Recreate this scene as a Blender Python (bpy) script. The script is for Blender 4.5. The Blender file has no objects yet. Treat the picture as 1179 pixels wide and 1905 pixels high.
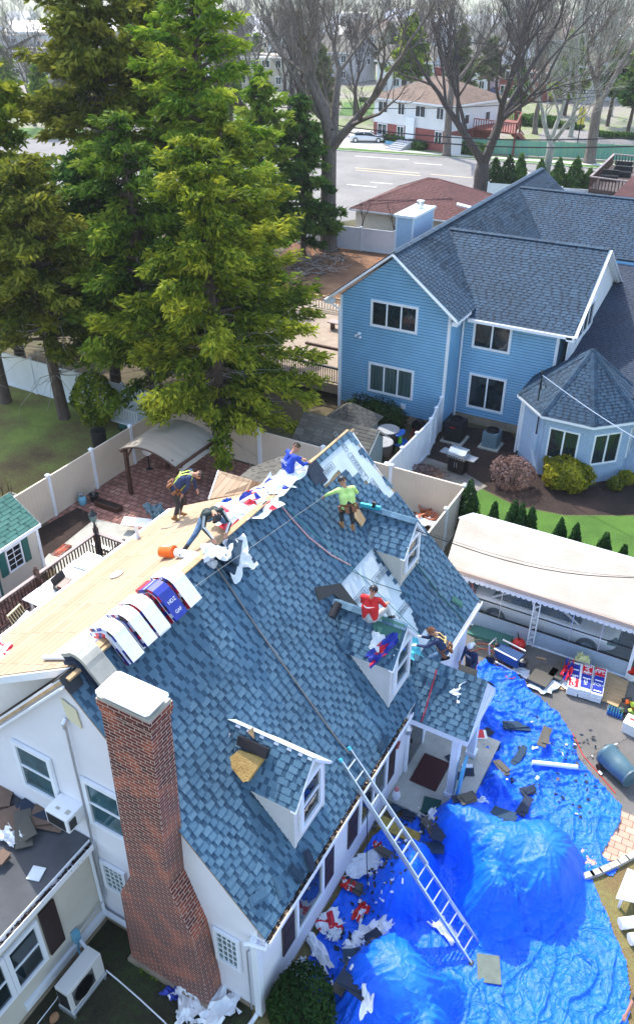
import bpy, bmesh, math, random
import numpy as np
from mathutils import Vector, Matrix, noise
S = bpy.context.scene
COL = S.collection
rad = math.radians
# ---------- camera ----------
cd = bpy.data.cameras.new('camera'); cam = bpy.data.objects.new('camera', cd); COL.objects.link(cam)
S.camera = cam
cd.sensor_fit = 'VERTICAL'; cd.sensor_height = 24; cd.lens = 24*1515/1905.
cd.clip_start = .1; cd.clip_end = 3000
_th = rad(32.96); _hd = rad(29.5)
_f = Vector((-math.sin(_hd)*math.cos(_th), math.cos(_hd)*math.cos(_th), -math.sin(_th)))
_r = Vector((math.cos(_hd), math.sin(_hd), 0)); _u = _r.cross(_f)
M = Matrix((_r, _u, -_f)).transposed().to_4x4(); M.translation = Vector((5.185,-6.838,18))
cam.matrix_world = M
# ---------- light ----------
SUN_EL, SUN_AZ = rad(52), (-.8, .6)
W = bpy.data.worlds.new('World'); S.world = W; W.use_nodes = True
nt = W.node_tree; bg = nt.nodes['Background']
sky = nt.nodes.new('ShaderNodeTexSky'); sky.sky_type = 'NISHITA'; sky.sun_disc = False
sky.sun_elevation = SUN_EL; sky.sun_rotation = math.atan2(SUN_AZ[0], SUN_AZ[1])
sky.air_density = 1.3; sky.dust_density = 2.0
nt.links.new(sky.outputs[0], bg.inputs[0]); bg.inputs[1].default_value = .15
sl = bpy.data.lights.new('sun', 'SUN'); sl.energy = 2.0; sl.angle = rad(.5); sl.color = (1, .95, .87)
so = bpy.data.objects.new('sun', sl); COL.objects.link(so)
sv = Vector((SUN_AZ[0]*math.cos(SUN_EL), SUN_AZ[1]*math.cos(SUN_EL), math.sin(SUN_EL)))
so.rotation_euler = sv.to_track_quat('Z', 'Y').to_euler(); so.location = (0, 0, 60)
S.view_settings.view_transform = 'Standard'; S.view_settings.look = 'None'
S.view_settings.gamma = 1; S.view_settings.exposure = 1.58
# ---------- helpers ----------
X, Y, Z = Vector((1,0,0)), Vector((0,1,0)), Vector((0,0,1))
V = lambda *a: Vector(a[0] if len(a) == 1 else a)
rnd = random.Random(7)
def tag(o, label=None, cat=None, group=None, kind=None):
    if label: o['label'] = label
    if cat: o['category'] = cat
    if group: o['group'] = group
    if kind: o['kind'] = kind
    return o
def thing(name, label, cat, loc=(0,0,0), group=None):
    o = bpy.data.objects.new(name, None); COL.objects.link(o); o.location = loc
    o.empty_display_size = .2
    bpy.context.view_layer.update() if False else None
    return tag(o, label, cat, group)
def origin(p):
    v = Vector((0,0,0))
    while p is not None: v = v + Vector(p.location); p = p.parent
    return v
class MB:
    """collects faces in world space"""
    def __init__(s): s.v = []; s.f = []; s.m = []; s.t = []
    def face(s, pts, mi=0, tone=0.5):
        n = len(s.v); s.v += [tuple(p) for p in pts]; s.f.append(tuple(range(n, n+len(pts)))); s.m.append(mi); s.t.append(tone)
    def poly(s, vs, fs, mi=0, tone=.5):
        n = len(s.v); s.v += [tuple(p) for p in vs]
        for f in fs: s.f.append(tuple(n+i for i in f)); s.m.append(mi); s.t.append(tone)
    def fbox(s, O, A, B, Cc, a, b, c, mi=0, tone=.5):
        O = Vector(O); vs = [O+A*i+B*j+Cc*k for k in c for j in b for i in a]
        fs = [(0,2,3,1),(4,5,7,6),(0,1,5,4),(2,6,7,3),(0,4,6,2),(1,3,7,5)]
        if A.cross(B).dot(Cc)*(a[1]-a[0])*(b[1]-b[0])*(c[1]-c[0]) < 0: fs = [f[::-1] for f in fs]
        s.poly(vs, fs, mi, tone); return s
    def box(s, x, y, z, mi=0, tone=.5): return s.fbox((0,0,0), X, Y, Z, x, y, z, mi, tone)
    def rbox(s, c, size, rot=(0,0,0), mi=0, tone=.5):
        R = Matrix.Rotation(rot[2],3,'Z') @ Matrix.Rotation(rot[1],3,'Y') @ Matrix.Rotation(rot[0],3,'X')
        return s.fbox(c, R@X, R@Y, R@Z, (-size[0]/2,size[0]/2), (-size[1]/2,size[1]/2), (-size[2]/2,size[2]/2), mi, tone)
    def prism(s, pts, d, mi=0):
        """planar polygon extruded by vector d"""
        pts = [Vector(p) for p in pts]; d = Vector(d); n = len(pts)
        nn = Vector((0,0,0))
        for i in range(n): nn += pts[i].cross(pts[(i+1)%n])
        if nn.dot(d) > 0: pts = pts[::-1]
        vs = pts+[p+d for p in pts]
        s.poly(vs, [tuple(range(n)), tuple(range(2*n-1, n-1, -1))]+[(i, n+i, n+(i+1)%n, (i+1)%n)[::1] for i in range(n)], mi)
        return s
    def bar(s, a, b, w, h=None, mi=0, up=Z):
        a, b = Vector(a), Vector(b); d = b-a; L = d.length; d.normalize(); h = h or w
        sd = d.cross(up)
        if sd.length < 1e-4: sd = d.cross(X)
        sd.normalize(); u = sd.cross(d)
        return s.fbox(a, d, sd, u, (0,L), (-w/2,w/2), (-h/2,h/2), mi)
    def tube(s, pts, r, n=6, mi=0, cap=True, tone=.5):
        pts = [Vector(p) for p in pts]; rs = r if hasattr(r, '__len__') else [r]*len(pts)
        rings = []; pr = None
        for i, p in enumerate(pts):
            d = (pts[min(i+1, len(pts)-1)]-pts[max(i-1, 0)])
            if d.length < 1e-9: d = Z.copy()
            d.normalize()
            if pr is None: pr = d.cross(Z) if abs(d.z) < .95 else d.cross(X)
            q = pr-d*pr.dot(d)
            if q.length < 1e-4: q = d.cross(X) if abs(d.x) < .9 else d.cross(Y)
            q.normalize(); pr = q; w = d.cross(q)
            rings.append([p+(q*math.cos(a)+w*math.sin(a))*rs[i] for a in [2*math.pi*k/n for k in range(n)]])
        vs = [x for g in rings for x in g]; fs = []
        for i in range(len(pts)-1):
            for k in range(n): fs.append((i*n+k, i*n+(k+1)%n, (i+1)*n+(k+1)%n, (i+1)*n+k))
        if cap: fs += [tuple(range(n))[::-1], tuple(range((len(pts)-1)*n, len(pts)*n))]
        s.poly(vs, fs, mi, tone); return s
    def lathe(s, c, prof, n=20, axis=Z, mi=0, sx=1, sy=1):
        c = Vector(c); ax = Vector(axis).normalized(); q = ax.cross(X) if abs(ax.x) < .9 else ax.cross(Y); q.normalize(); w = ax.cross(q)
        vs = [c+ax*h+(q*math.cos(a)*sx+w*math.sin(a)*sy)*r for r, h in prof for a in [2*math.pi*k/n for k in range(n)]]
        fs = []
        for i in range(len(prof)-1):
            for k in range(n): fs.append((i*n+k, i*n+(k+1)%n, (i+1)*n+(k+1)%n, (i+1)*n+k))
        if prof[0][0] > 1e-4: fs.append(tuple(range(n))[::-1])
        if prof[-1][0] > 1e-4: fs.append(tuple(range((len(prof)-1)*n, len(prof)*n)))
        s.poly(vs, fs, mi); return s
    def build(s, name, mats, parent=None, smooth=False, bevel=0):
        me = bpy.data.meshes.new(name)
        o0 = origin(parent) if parent else Vector((0,0,0))
        vs = [(a[0]-o0.x, a[1]-o0.y, a[2]-o0.z) for a in s.v]
        me.from_pydata(vs, [], s.f)
        mats = mats if isinstance(mats, (list, tuple)) else [mats]
        for m in mats: me.materials.append(m)
        if len(mats) > 1: me.polygons.foreach_set('material_index', s.m)
        if any(t != .5 for t in s.t) or any('shingle' in m.name for m in mats):
            at = me.attributes.new('tone', 'FLOAT', 'FACE'); at.data.foreach_set('value', s.t)
        if smooth: me.polygons.foreach_set('use_smooth', [True]*len(s.f))
        me.update()
        o = bpy.data.objects.new(name, me); COL.objects.link(o)
        if parent: o.parent = parent
        if bevel:
            b = o.modifiers.new('bevel', 'BEVEL'); b.width = bevel; b.segments = 2; b.limit_method = 'ANGLE'
        return o
def top(o, label, cat, group=None, kind=None): return tag(o, label, cat, group, kind)
def dup(root, d=(0,0,0), label=None, parent=None):
    r = root.copy(); COL.objects.link(r)
    if parent is None: r.location = Vector(root.location)+Vector(d)
    else: r.parent = parent
    if label: r['label'] = label
    for ch in list(root.children): dup(ch, parent=r)
    return r
# ---------- materials ----------
def nd(nt, t, **k):
    n = nt.nodes.new(t)
    for a, b in k.items(): setattr(n, a, b)
    return n
def mat(name, col, rough=.7, metal=0, var=0, vscale=6, bump=0, bscale=60, spec=None, col2=None, trans=0, coord='Object', detail=4, stretch=None, alpha=1):
    m = bpy.data.materials.new(name); m.use_nodes = True; nt = m.node_tree; b = nt.nodes['Principled BSDF']
    b.inputs['Base Color'].default_value = (*col, 1); b.inputs['Roughness'].default_value = rough; b.inputs['Metallic'].default_value = metal
    if spec is not None: b.inputs['Specular IOR Level'].default_value = spec
    if trans: b.inputs['Transmission Weight'].default_value = trans
    if alpha < 1: b.inputs['Alpha'].default_value = alpha
    tc = nd(nt, 'ShaderNodeTexCoord'); src = tc.outputs[coord]
    if stretch:
        mp = nd(nt, 'ShaderNodeMapping'); mp.inputs['Scale'].default_value = stretch; nt.links.new(src, mp.inputs[0]); src = mp.outputs[0]
    if var or col2:
        n = nd(nt, 'ShaderNodeTexNoise'); n.inputs['Scale'].default_value = vscale; n.inputs['Detail'].default_value = detail; n.inputs['Roughness'].default_value = .65
        nt.links.new(src, n.inputs['Vector'])
        r = nd(nt, 'ShaderNodeValToRGB'); e = r.color_ramp.elements; e[0].position = .33; e[1].position = .68
        c2 = col2 or tuple(c*(1-var) for c in col); c1 = col if col2 else tuple(min(1, c*(1+var)) for c in col)
        e[0].color = (*c2, 1); e[1].color = (*c1, 1)
        nt.links.new(n.outputs['Fac'], r.inputs[0]); nt.links.new(r.outputs[0], b.inputs['Base Color'])
    if bump:
        n2 = nd(nt, 'ShaderNodeTexNoise'); n2.inputs['Scale'].default_value = bscale; n2.inputs['Detail'].default_value = 3; nt.links.new(src, n2.inputs['Vector'])
        bp = nd(nt, 'ShaderNodeBump'); bp.inputs['Strength'].default_value = bump; bp.inputs['Distance'].default_value = .02
        nt.links.new(n2.outputs['Fac'], bp.inputs['Height']); nt.links.new(bp.outputs[0], b.inputs['Normal'])
    return m
def shingle_mat(name, cols, rough=.85):
    """granule roofing: colour of each tab from its own random number"""
    m = bpy.data.materials.new(name); m.use_nodes = True; nt = m.node_tree; b = nt.nodes['Principled BSDF']
    at = nd(nt, 'ShaderNodeAttribute', attribute_name='tone'); r = nd(nt, 'ShaderNodeValToRGB'); e = r.color_ramp.elements
    while len(e) < len(cols): e.new(.5)
    for i, c in enumerate(cols): e[i].position = i/(len(cols)-1); e[i].color = (*c, 1)
    nt.links.new(at.outputs['Fac'], r.inputs[0])
    tc = nd(nt, 'ShaderNodeTexCoord'); n = nd(nt, 'ShaderNodeTexNoise'); n.inputs['Scale'].default_value = 45; n.inputs['Detail'].default_value = 4
    nt.links.new(tc.outputs['Object'], n.inputs['Vector'])
    n3 = nd(nt, 'ShaderNodeTexNoise'); n3.inputs['Scale'].default_value = .8; nt.links.new(tc.outputs['Object'], n3.inputs['Vector'])
    ad = nd(nt, 'ShaderNodeMath', operation='ADD'); nt.links.new(n.outputs['Fac'], ad.inputs[0]); nt.links.new(n3.outputs['Fac'], ad.inputs[1])
    mr = nd(nt, 'ShaderNodeMapRange'); mr.inputs['From Min'].default_value = .5; mr.inputs['From Max'].default_value = 1.5; mr.inputs['To Min'].default_value = .6; mr.inputs['To Max'].default_value = 1.4
    nt.links.new(ad.outputs[0], mr.inputs[0])
    mx = nd(nt, 'ShaderNodeVectorMath', operation='SCALE'); nt.links.new(r.outputs[0], mx.inputs[0]); nt.links.new(mr.outputs[0], mx.inputs['Scale'])
    nt.links.new(mx.outputs[0], b.inputs['Base Color']); b.inputs['Roughness'].default_value = rough
    bp = nd(nt, 'ShaderNodeBump'); bp.inputs['Strength'].default_value = .4; bp.inputs['Distance'].default_value = .01
    n2 = nd(nt, 'ShaderNodeTexNoise'); n2.inputs['Scale'].default_value = 220; nt.links.new(tc.outputs['Object'], n2.inputs['Vector'])
    nt.links.new(n2.outputs['Fac'], bp.inputs['Height']); nt.links.new(bp.outputs[0], b.inputs['Normal'])
    return m
def wallmap(nt, sx=1, sy=1):
    """(u,v) on an upright axis-aligned wall"""
    tc = nd(nt, 'ShaderNodeTexCoord'); g = nd(nt, 'ShaderNodeNewGeometry')
    s = nd(nt, 'ShaderNodeSeparateXYZ'); nt.links.new(tc.outputs['Object'], s.inputs[0])
    s2 = nd(nt, 'ShaderNodeSeparateXYZ'); nt.links.new(g.outputs['True Normal'], s2.inputs[0])
    ax = nd(nt, 'ShaderNodeMath', operation='ABSOLUTE'); ay = nd(nt, 'ShaderNodeMath', operation='ABSOLUTE')
    nt.links.new(s2.outputs[0], ax.inputs[0]); nt.links.new(s2.outputs[1], ay.inputs[0])
    gt = nd(nt, 'ShaderNodeMath', operation='GREATER_THAN'); nt.links.new(ax.outputs[0], gt.inputs[0]); nt.links.new(ay.outputs[0], gt.inputs[1])
    mx = nd(nt, 'ShaderNodeMix'); nt.links.new(gt.outputs[0], mx.inputs[0]); nt.links.new(s.outputs[0], mx.inputs[2]); nt.links.new(s.outputs[1], mx.inputs[3])
    c = nd(nt, 'ShaderNodeCombineXYZ'); nt.links.new(mx.outputs[0], c.inputs[0]); nt.links.new(s.outputs[2], c.inputs[1])
    return c.outputs[0], tc
def brick_mat(name, c1, c2, mortar, bw=.21, rh=.075, ms=.008, c3=None, stain=None, flat=False, bias=0, rough=.85, offset=.5):
    m = bpy.data.materials.new(name); m.use_nodes = True; nt = m.node_tree; b = nt.nodes['Principled BSDF']
    if flat: tc = nd(nt, 'ShaderNodeTexCoord'); src = tc.outputs['Object']
    else: src, tc = wallmap(nt)
    bt = nd(nt, 'ShaderNodeTexBrick'); bt.inputs['Scale'].default_value = 1; bt.inputs['Brick Width'].default_value = bw; bt.inputs['Row Height'].default_value = rh
    bt.inputs['Mortar Size'].default_value = ms; bt.inputs['Mortar Smooth'].default_value = .2; bt.inputs['Bias'].default_value = bias; bt.offset = offset
    bt.inputs['Color1'].default_value = (*c1,1); bt.inputs['Color2'].default_value = (*c2,1); bt.inputs['Mortar'].default_value = (*mortar,1)
    nt.links.new(src, bt.inputs['Vector']); out = bt.outputs['Color']
    if c3:
        n = nd(nt, 'ShaderNodeTexNoise'); n.inputs['Scale'].default_value = 1.6; n.inputs['Detail'].default_value = 6; n.inputs['Roughness'].default_value = .7; nt.links.new(tc.outputs['Object'], n.inputs['Vector'])
        r = nd(nt, 'ShaderNodeValToRGB'); r.color_ramp.elements[0].position = .5; r.color_ramp.elements[1].position = .62; nt.links.new(n.outputs['Fac'], r.inputs[0])
        mu = nd(nt, 'ShaderNodeMath', operation='MULTIPLY'); iv = nd(nt, 'ShaderNodeMath', operation='SUBTRACT'); iv.inputs[0].default_value = 1
        nt.links.new(bt.outputs['Fac'], iv.inputs[1]); nt.links.new(iv.outputs[0], mu.inputs[0]); nt.links.new(r.outputs[0], mu.inputs[1])
        mx = nd(nt, 'ShaderNodeMix', data_type='RGBA'); nt.links.new(mu.outputs[0], mx.inputs[0]); nt.links.new(out, mx.inputs[6]); mx.inputs[7].default_value = (*c3,1); out = mx.outputs[2]
    if stain:
        n = nd(nt, 'ShaderNodeTexNoise'); n.inputs['Scale'].default_value = 2.3; n.inputs['Detail'].default_value = 7; nt.links.new(tc.outputs['Object'], n.inputs['Vector'])
        r = nd(nt, 'ShaderNodeValToRGB'); r.color_ramp.elements[0].position = .45; r.color_ramp.elements[1].position = .7; nt.links.new(n.outputs['Fac'], r.inputs[0])
        mx = nd(nt, 'ShaderNodeMix', data_type='RGBA'); nt.links.new(r.outputs[0], mx.inputs[0]); nt.links.new(out, mx.inputs[6]); mx.inputs[7].default_value = (*stain,1); out = mx.outputs[2]
    nt.links.new(out, b.inputs['Base Color']); b.inputs['Roughness'].default_value = rough
    bp = nd(nt, 'ShaderNodeBump'); bp.inputs['Strength'].default_value = .6; bp.inputs['Distance'].default_value = .01; bp.invert = True
    nt.links.new(bt.outputs['Fac'], bp.inputs['Height']); nt.links.new(bp.outputs[0], b.inputs['Normal'])
    return m
def ground_mat(name, stops, scale=.6, bump=.5, bscale=25, rough=.95, detail=8, fine=9):
    """mottled ground from two noise sizes"""
    m = bpy.data.materials.new(name); m.use_nodes = True; nt = m.node_tree; b = nt.nodes['Principled BSDF']
    tc = nd(nt, 'ShaderNodeTexCoord')
    n = nd(nt, 'ShaderNodeTexNoise'); n.inputs['Scale'].default_value = scale; n.inputs['Detail'].default_value = detail; n.inputs['Roughness'].default_value = .6
    n2 = nd(nt, 'ShaderNodeTexNoise'); n2.inputs['Scale'].default_value = fine; n2.inputs['Detail'].default_value = 6; n2.inputs['Roughness'].default_value = .75
    for q in (n, n2): nt.links.new(tc.outputs['Object'], q.inputs['Vector'])
    mx = nd(nt, 'ShaderNodeMix'); mx.inputs[0].default_value = .45; nt.links.new(n.outputs['Fac'], mx.inputs[2]); nt.links.new(n2.outputs['Fac'], mx.inputs[3])
    r = nd(nt, 'ShaderNodeValToRGB'); e = r.color_ramp.elements
    while len(e) < len(stops): e.new(.5)
    for i, (p, c) in enumerate(stops): e[i].position = p; e[i].color = (*c, 1)
    nt.links.new(mx.outputs[0], r.inputs[0]); nt.links.new(r.outputs[0], b.inputs['Base Color']); b.inputs['Roughness'].default_value = rough
    n3 = nd(nt, 'ShaderNodeTexNoise'); n3.inputs['Scale'].default_value = bscale; n3.inputs['Detail'].default_value = 5; nt.links.new(tc.outputs['Object'], n3.inputs['Vector'])
    bp = nd(nt, 'ShaderNodeBump'); bp.inputs['Strength'].default_value = bump; bp.inputs['Distance'].default_value = .04
    nt.links.new(n3.outputs['Fac'], bp.inputs['Height']); nt.links.new(bp.outputs[0], b.inputs['Normal'])
    return m
K = {}
K['white'] = mat('white_vinyl', (.78,.8,.83), .45, var=.05, vscale=1.5)
K['trim'] = mat('white_trim', (.8,.83,.88), .4, var=.04, vscale=2)
K['cream'] = mat('cream_siding', (.68,.66,.64), .5, var=.06, vscale=1.3)
K['creamside'] = mat('beige_siding', (.58,.54,.46), .5, var=.07, vscale=1.2)
K['blue'] = mat('blue_siding', (.19,.42,.64), .5, var=.1, vscale=.8)
K['glass'] = mat('window_glass', (.01,.022,.03), .04, spec=.8, var=.5, vscale=1.2)
K['blinds'] = mat('glass_with_blinds', (.05,.09,.095), .08, spec=.8, var=.7, vscale=1.5, stretch=(14,14,.3))
K['teal_glass'] = mat('screened_glass', (.03,.09,.11), .1, spec=.6, var=.4, vscale=1.5)
K['black'] = mat('black_plastic', (.012,.012,.015), .45, var=.2)
K['dark'] = mat('dark_metal', (.02,.022,.025), .4, .3, var=.2)
K['brown'] = mat('brown_shutter', (.03,.016,.015), .5, var=.2)
K['alu'] = mat('aluminium', (.66,.7,.74), .35, .75, var=.08, vscale=9)
K['grey'] = mat('grey_plastic', (.12,.19,.22), .45, var=.12)
K['white_paint'] = mat('white_paint', (.82,.83,.85), .5, var=.04)
K['lav'] = mat('smooth_stucco', (.7,.7,.72), .7, var=.06, vscale=.9, bump=.1, bscale=90)
K['wood'] = mat('red_brown_wood', (.07,.03,.02), .6, var=.3, vscale=3, stretch=(1,1,8))
K['concrete'] = mat('concrete', (.4,.39,.34), .9, var=.15, vscale=2.5, bump=.3)
K['found'] = mat('foundation', (.3,.24,.17), .9, var=.25, vscale=2.5, bump=.3)
K['shingle'] = shingle_mat('blue_grey_shingle', [(.013,.044,.088),(.032,.088,.15),(.06,.138,.215),(.085,.172,.25),(.12,.205,.28)])
K['shingle2'] = shingle_mat('slate_shingle', [(.005,.017,.036),(.011,.036,.07),(.02,.056,.1),(.034,.078,.13)])
K['shingle_dark'] = shingle_mat('charcoal_shingle', [(.008,.016,.035),(.015,.028,.055),(.024,.042,.075)])
K['shingle_red'] = shingle_mat('red_shingle', [(.05,.014,.015),(.09,.026,.026),(.13,.045,.042)])
K['shingle_grey'] = shingle_mat('weathered_shingle', [(.05,.046,.04),(.09,.083,.07),(.135,.125,.105)])
K['shingle_green'] = shingle_mat('green_shingle', [(.03,.1,.085),(.05,.16,.13),(.09,.22,.18)])
K['shingle_tan'] = shingle_mat('tan_shingle', [(.09,.055,.04),(.14,.09,.065),(.19,.13,.1)])
K['shingle_cream'] = shingle_mat('pale_shingle', [(.4,.35,.29),(.43,.375,.315),(.46,.405,.34)])
K['ply'] = None
def deck_mat():
    m = brick_mat('bare_plank_deck', (.35,.24,.15), (.43,.31,.205), (.13,.07,.04), bw=2.1, rh=.19, ms=.006, flat=True, c3=(.4,.285,.185))
    nt = m.node_tree; bt = [n for n in nt.nodes if n.type == 'TEX_BRICK'][0]; tc = [n for n in nt.nodes if n.type == 'TEX_COORD'][0]
    mp = nd(nt, 'ShaderNodeMapping'); mp.inputs['Rotation'].default_value = (0,0,rad(90)); nt.links.new(tc.outputs['Object'], mp.inputs[0]); nt.links.new(mp.outputs[0], bt.inputs['Vector'])
    return m
K['ply'] = deck_mat()
K['plywood'] = mat('raw_wood', (.42,.28,.15), .8, var=.25, vscale=2, stretch=(1,9,3))
K['under'] = mat('pale_underlayment', (.55,.62,.67), .5, var=.1, vscale=1.5, bump=.25, bscale=7)
K['paperwhite'] = mat('white_wrapper', (.78,.8,.82), .4, var=.06, bump=.2, bscale=14)
K['ink'] = mat('grey_print', (.13,.17,.2), .6)
K['chimbrick'] = brick_mat('old_red_brick', (.17,.025,.015), (.06,.01,.01), (.5,.38,.32), bw=.235, rh=.079, ms=.0095, c3=(.36,.075,.03))
# ---------- clipping and coursed surfaces ----------
def clip(poly, nx, ny, c):
    out = []; n = len(poly)
    for i in range(n):
        a, b = poly[i], poly[(i+1)%n]; da = nx*a[0]+ny*a[1]-c; db = nx*b[0]+ny*b[1]-c
        if da <= 0: out.append(a)
        if (da < 0 < db) or (db < 0 < da):
            t = da/(da-db); out.append((a[0]+(b[0]-a[0])*t, a[1]+(b[1]-a[1])*t))
    return out
def clipconv(poly, conv):
    """clip 2D poly by convex conv"""
    A = sum(conv[i][0]*conv[(i+1)%len(conv)][1]-conv[(i+1)%len(conv)][0]*conv[i][1] for i in range(len(conv)))
    cv = conv if A > 0 else conv[::-1]
    for i in range(len(cv)):
        a, b = cv[i], cv[(i+1)%len(cv)]; nx, ny = b[1]-a[1], -(b[0]-a[0])
        poly = clip(poly, nx, ny, nx*a[0]+ny*a[1])
        if len(poly) < 3: return []
    return poly
def inpoly(x, y, P):
    c = False; n = len(P); j = n-1
    for i in range(n):
        if (P[i][1] > y) != (P[j][1] > y) and x < (P[j][0]-P[i][0])*(y-P[i][1])/(P[j][1]-P[i][1]+1e-12)+P[i][0]: c = not c
        j = i
    return c
def courses(mb, O, U, D, poly, ex=.143, th=.011, tabs=(.11,.24), skip=(), tth=.006, seed=1, base=(.05,.22), tt=(.46,.78), mi=0, start=0.):
    """overlapping courses on the plane O+U*u+D*d (D points down the slope); poly is convex in (u,d)"""
    R = random.Random(seed); O = Vector(O); N = U.cross(D)
    if N.z < 0 or (abs(N.z) < 1e-3 and False): N = -N
    N.normalize(); us = [p[0] for p in poly]; ds = [p[1] for p in poly]; d = min(ds)-start; dmax = max(ds)
    Nn = N
    def put(q, d0, h0, h1, tone, e):
        q = clipconv(q, poly)
        if len(q) < 3: return
        cx = sum(p[0] for p in q)/len(q); cy = sum(p[1] for p in q)/len(q)
        for s in skip:
            if inpoly(cx, cy, s): return
        P3 = [O+U*p[0]+D*p[1]+Nn*(h0+(h1-h0)*(p[1]-d0)/e) for p in q]
        nn = (P3[1]-P3[0]).cross(P3[2]-P3[1])
        if nn.dot(Nn) < 0: P3 = P3[::-1]; q = q[::-1]
        mb.face(P3, mi, tone)
        n = len(q)
        for i in range(n):
            a, b = q[i], q[(i+1)%n]
            if abs(a[1]-b[1]) < 1e-6 and a[1] < d0+e*.5: continue
            A, B = P3[i], P3[(i+1)%n]; A0 = O+U*a[0]+D*a[1]; B0 = O+U*b[0]+D*b[1]
            mb.face([A, A0, B0, B], mi, tone*.6)
    while d < dmax:
        u0, u1 = min(us), max(us); x = u0-R.random()*.3
        if tabs is None:
            put([(u0,d),(u1,d),(u1,d+ex),(u0,d+ex)], d, 0, th, .5, ex)
        else:
            while x < u1:
                w = R.uniform(.25,.7); put([(x,d),(x+w,d),(x+w,d+ex),(x,d+ex)], d, 0, th, R.uniform(*base), ex); x += w
            x = u0-R.random()*.2
            while x < u1:
                w = R.uniform(*tabs); put([(x,d),(x+w,d),(x+w,d+ex+.002),(x,d+ex+.002)], d, tth, th+tth, R.uniform(*tt), ex)
                x += w+R.uniform(.05,.12)
        d += ex
def caps(mb, a, b, w=.14, step=.14, N1=Z, tone=(.3,.8), seed=3, drop=.06, lift=.035):
    """ridge / hip caps from a to b (laid towards b)"""
    R = random.Random(seed); a, b = Vector(a), Vector(b); d = b-a; L = d.length; d.normalize(); s = d.cross(Z); s.normalize(); n = s.cross(d); n.normalize()
    k = 0
    while k*step < L:
        e = min(step*1.05, L-k*step); p = a+d*k*step; t = R.uniform(*tone); h0, h1 = lift, lift+.012
        for g in (-1, 1):
            q = [p+n*h0, p+d*e+n*h1, p+d*e+n*(h1-drop)+s*w*g, p+n*(h0-drop)+s*w*g]
            mb.face(q if g > 0 else q[::-1], 0, t)
            mb.face([p+d*e+n*h1, p+d*e+n*(h1-.012), p+d*e+n*(h1-drop-.012)+s*w*g, p+d*e+n*(h1-drop)+s*w*g], 0, t*.5)
        k += 1
def siding(mb, O, U, poly, ex=.11, th=.012, mi=0, gap=0):
    """lap siding on an upright wall; poly in (u, z) relative to O; outward normal is U x Z"""
    O = Vector(O); N = U.cross(Z); zs = [p[1] for p in poly]; us = [p[0] for p in poly]; z = min(zs)
    while z < max(zs):
        q = clipconv([(min(us),z),(max(us),z),(max(us),z+ex-gap),(min(us),z+ex-gap)], poly)
        if len(q) >= 3:
            P3 = [O+U*p[0]+Z*p[1]+N*(gap*.8+th*(1-(p[1]-z)/ex)) for p in q]; mb.face(P3, mi)
            lo = sorted([p for p in q if abs(p[1]-z) < 1e-5])
            if len(lo) >= 2:
                a, b = lo[0], lo[-1]; mb.face([O+U*a[0]+Z*z, O+U*b[0]+Z*z, O+U*b[0]+Z*z+N*th, O+U*a[0]+Z*z+N*th][::-1], mi)
        z += ex
def window(parent, O, U, w, h, cols=(1,), sash=False, tw=.09, frame='trim', glass='glass', depth=.06, name='window', munt=None):
    """window standing on O (lower left), facing U x Z"""
    O = Vector(O); N = U.cross(Z); f = MB(); g = MB()
    f.fbox(O, U, Z, N, (-tw,w+tw), (-tw,0), (0,depth)); f.fbox(O, U, Z, N, (-tw,w+tw), (h,h+tw), (0,depth))
    f.fbox(O, U, Z, N, (-tw,0), (0,h), (0,depth)); f.fbox(O, U, Z, N, (w,w+tw), (0,h), (0,depth))
    x = 0; tot = sum(cols)
    for i, c in enumerate(cols):
        x2 = x+w*c/tot
        if i: f.fbox(O, U, Z, N, (x-.035,x+.035), (0,h), (0,depth-.01))
        if sash: f.fbox(O, U, Z, N, (x,x2), (h*.5-.025,h*.5+.025), (0,depth-.02))
        if munt:
            for k in range(1, munt[0]): f.fbox(O, U, Z, N, (x+(x2-x)*k/munt[0]-.01, x+(x2-x)*k/munt[0]+.01), (0,h), (0,depth-.025))
            for k in range(1, munt[1]): f.fbox(O, U, Z, N, (x,x2), (h*k/munt[1]-.01, h*k/munt[1]+.01), (0,depth-.028))
        x = x2
    g.fbox(O, U, Z, N, (0,w), (0,h), (.004,.018))
    fo = f.build(name, K[frame], parent); g.build('pane', K[glass], fo)
    return fo
def text3(s, O, U, Vv, size, m, parent=None, name='lettering', lift=.006, shear=0):
    cu = bpy.data.curves.new(name, 'FONT'); cu.body = s; cu.size = size; cu.extrude = .001; cu.shear = shear
    cu.align_x = 'CENTER'; cu.align_y = 'CENTER'
    t = bpy.data.objects.new(name, cu); COL.objects.link(t)
    dg = bpy.context.evaluated_depsgraph_get(); me = bpy.data.meshes.new_from_object(t.evaluated_get(dg))
    bpy.data.objects.remove(t); U = Vector(U).normalized(); Vv = Vector(Vv).normalized(); N = U.cross(Vv)
    O = Vector(O)+N*lift-(origin(parent) if parent else Vector((0,0,0)))
    R = Matrix((U, Vv, N)).transposed().to_4x4(); R.translation = O
    me.transform(R); me.materials.clear(); me.materials.append(m)
    o = bpy.data.objects.new(name, me); COL.objects.link(o)
    if parent: o.parent = parent
    return o
def sheet(name, pts, z, m, th=0):
    """flat ground sheet from an outline"""
    mb = MB(); P = [Vector((p[0], p[1], z)) for p in pts]
    nn = sum(P[i].x*P[(i+1)%len(P)].y-P[(i+1)%len(P)].x*P[i].y for i in range(len(P)))
    if nn < 0: P = P[::-1]
    mb.face(P) if not th else mb.prism([p-Z*th for p in P], (0,0,th))
    return mb.build(name, m)

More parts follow.
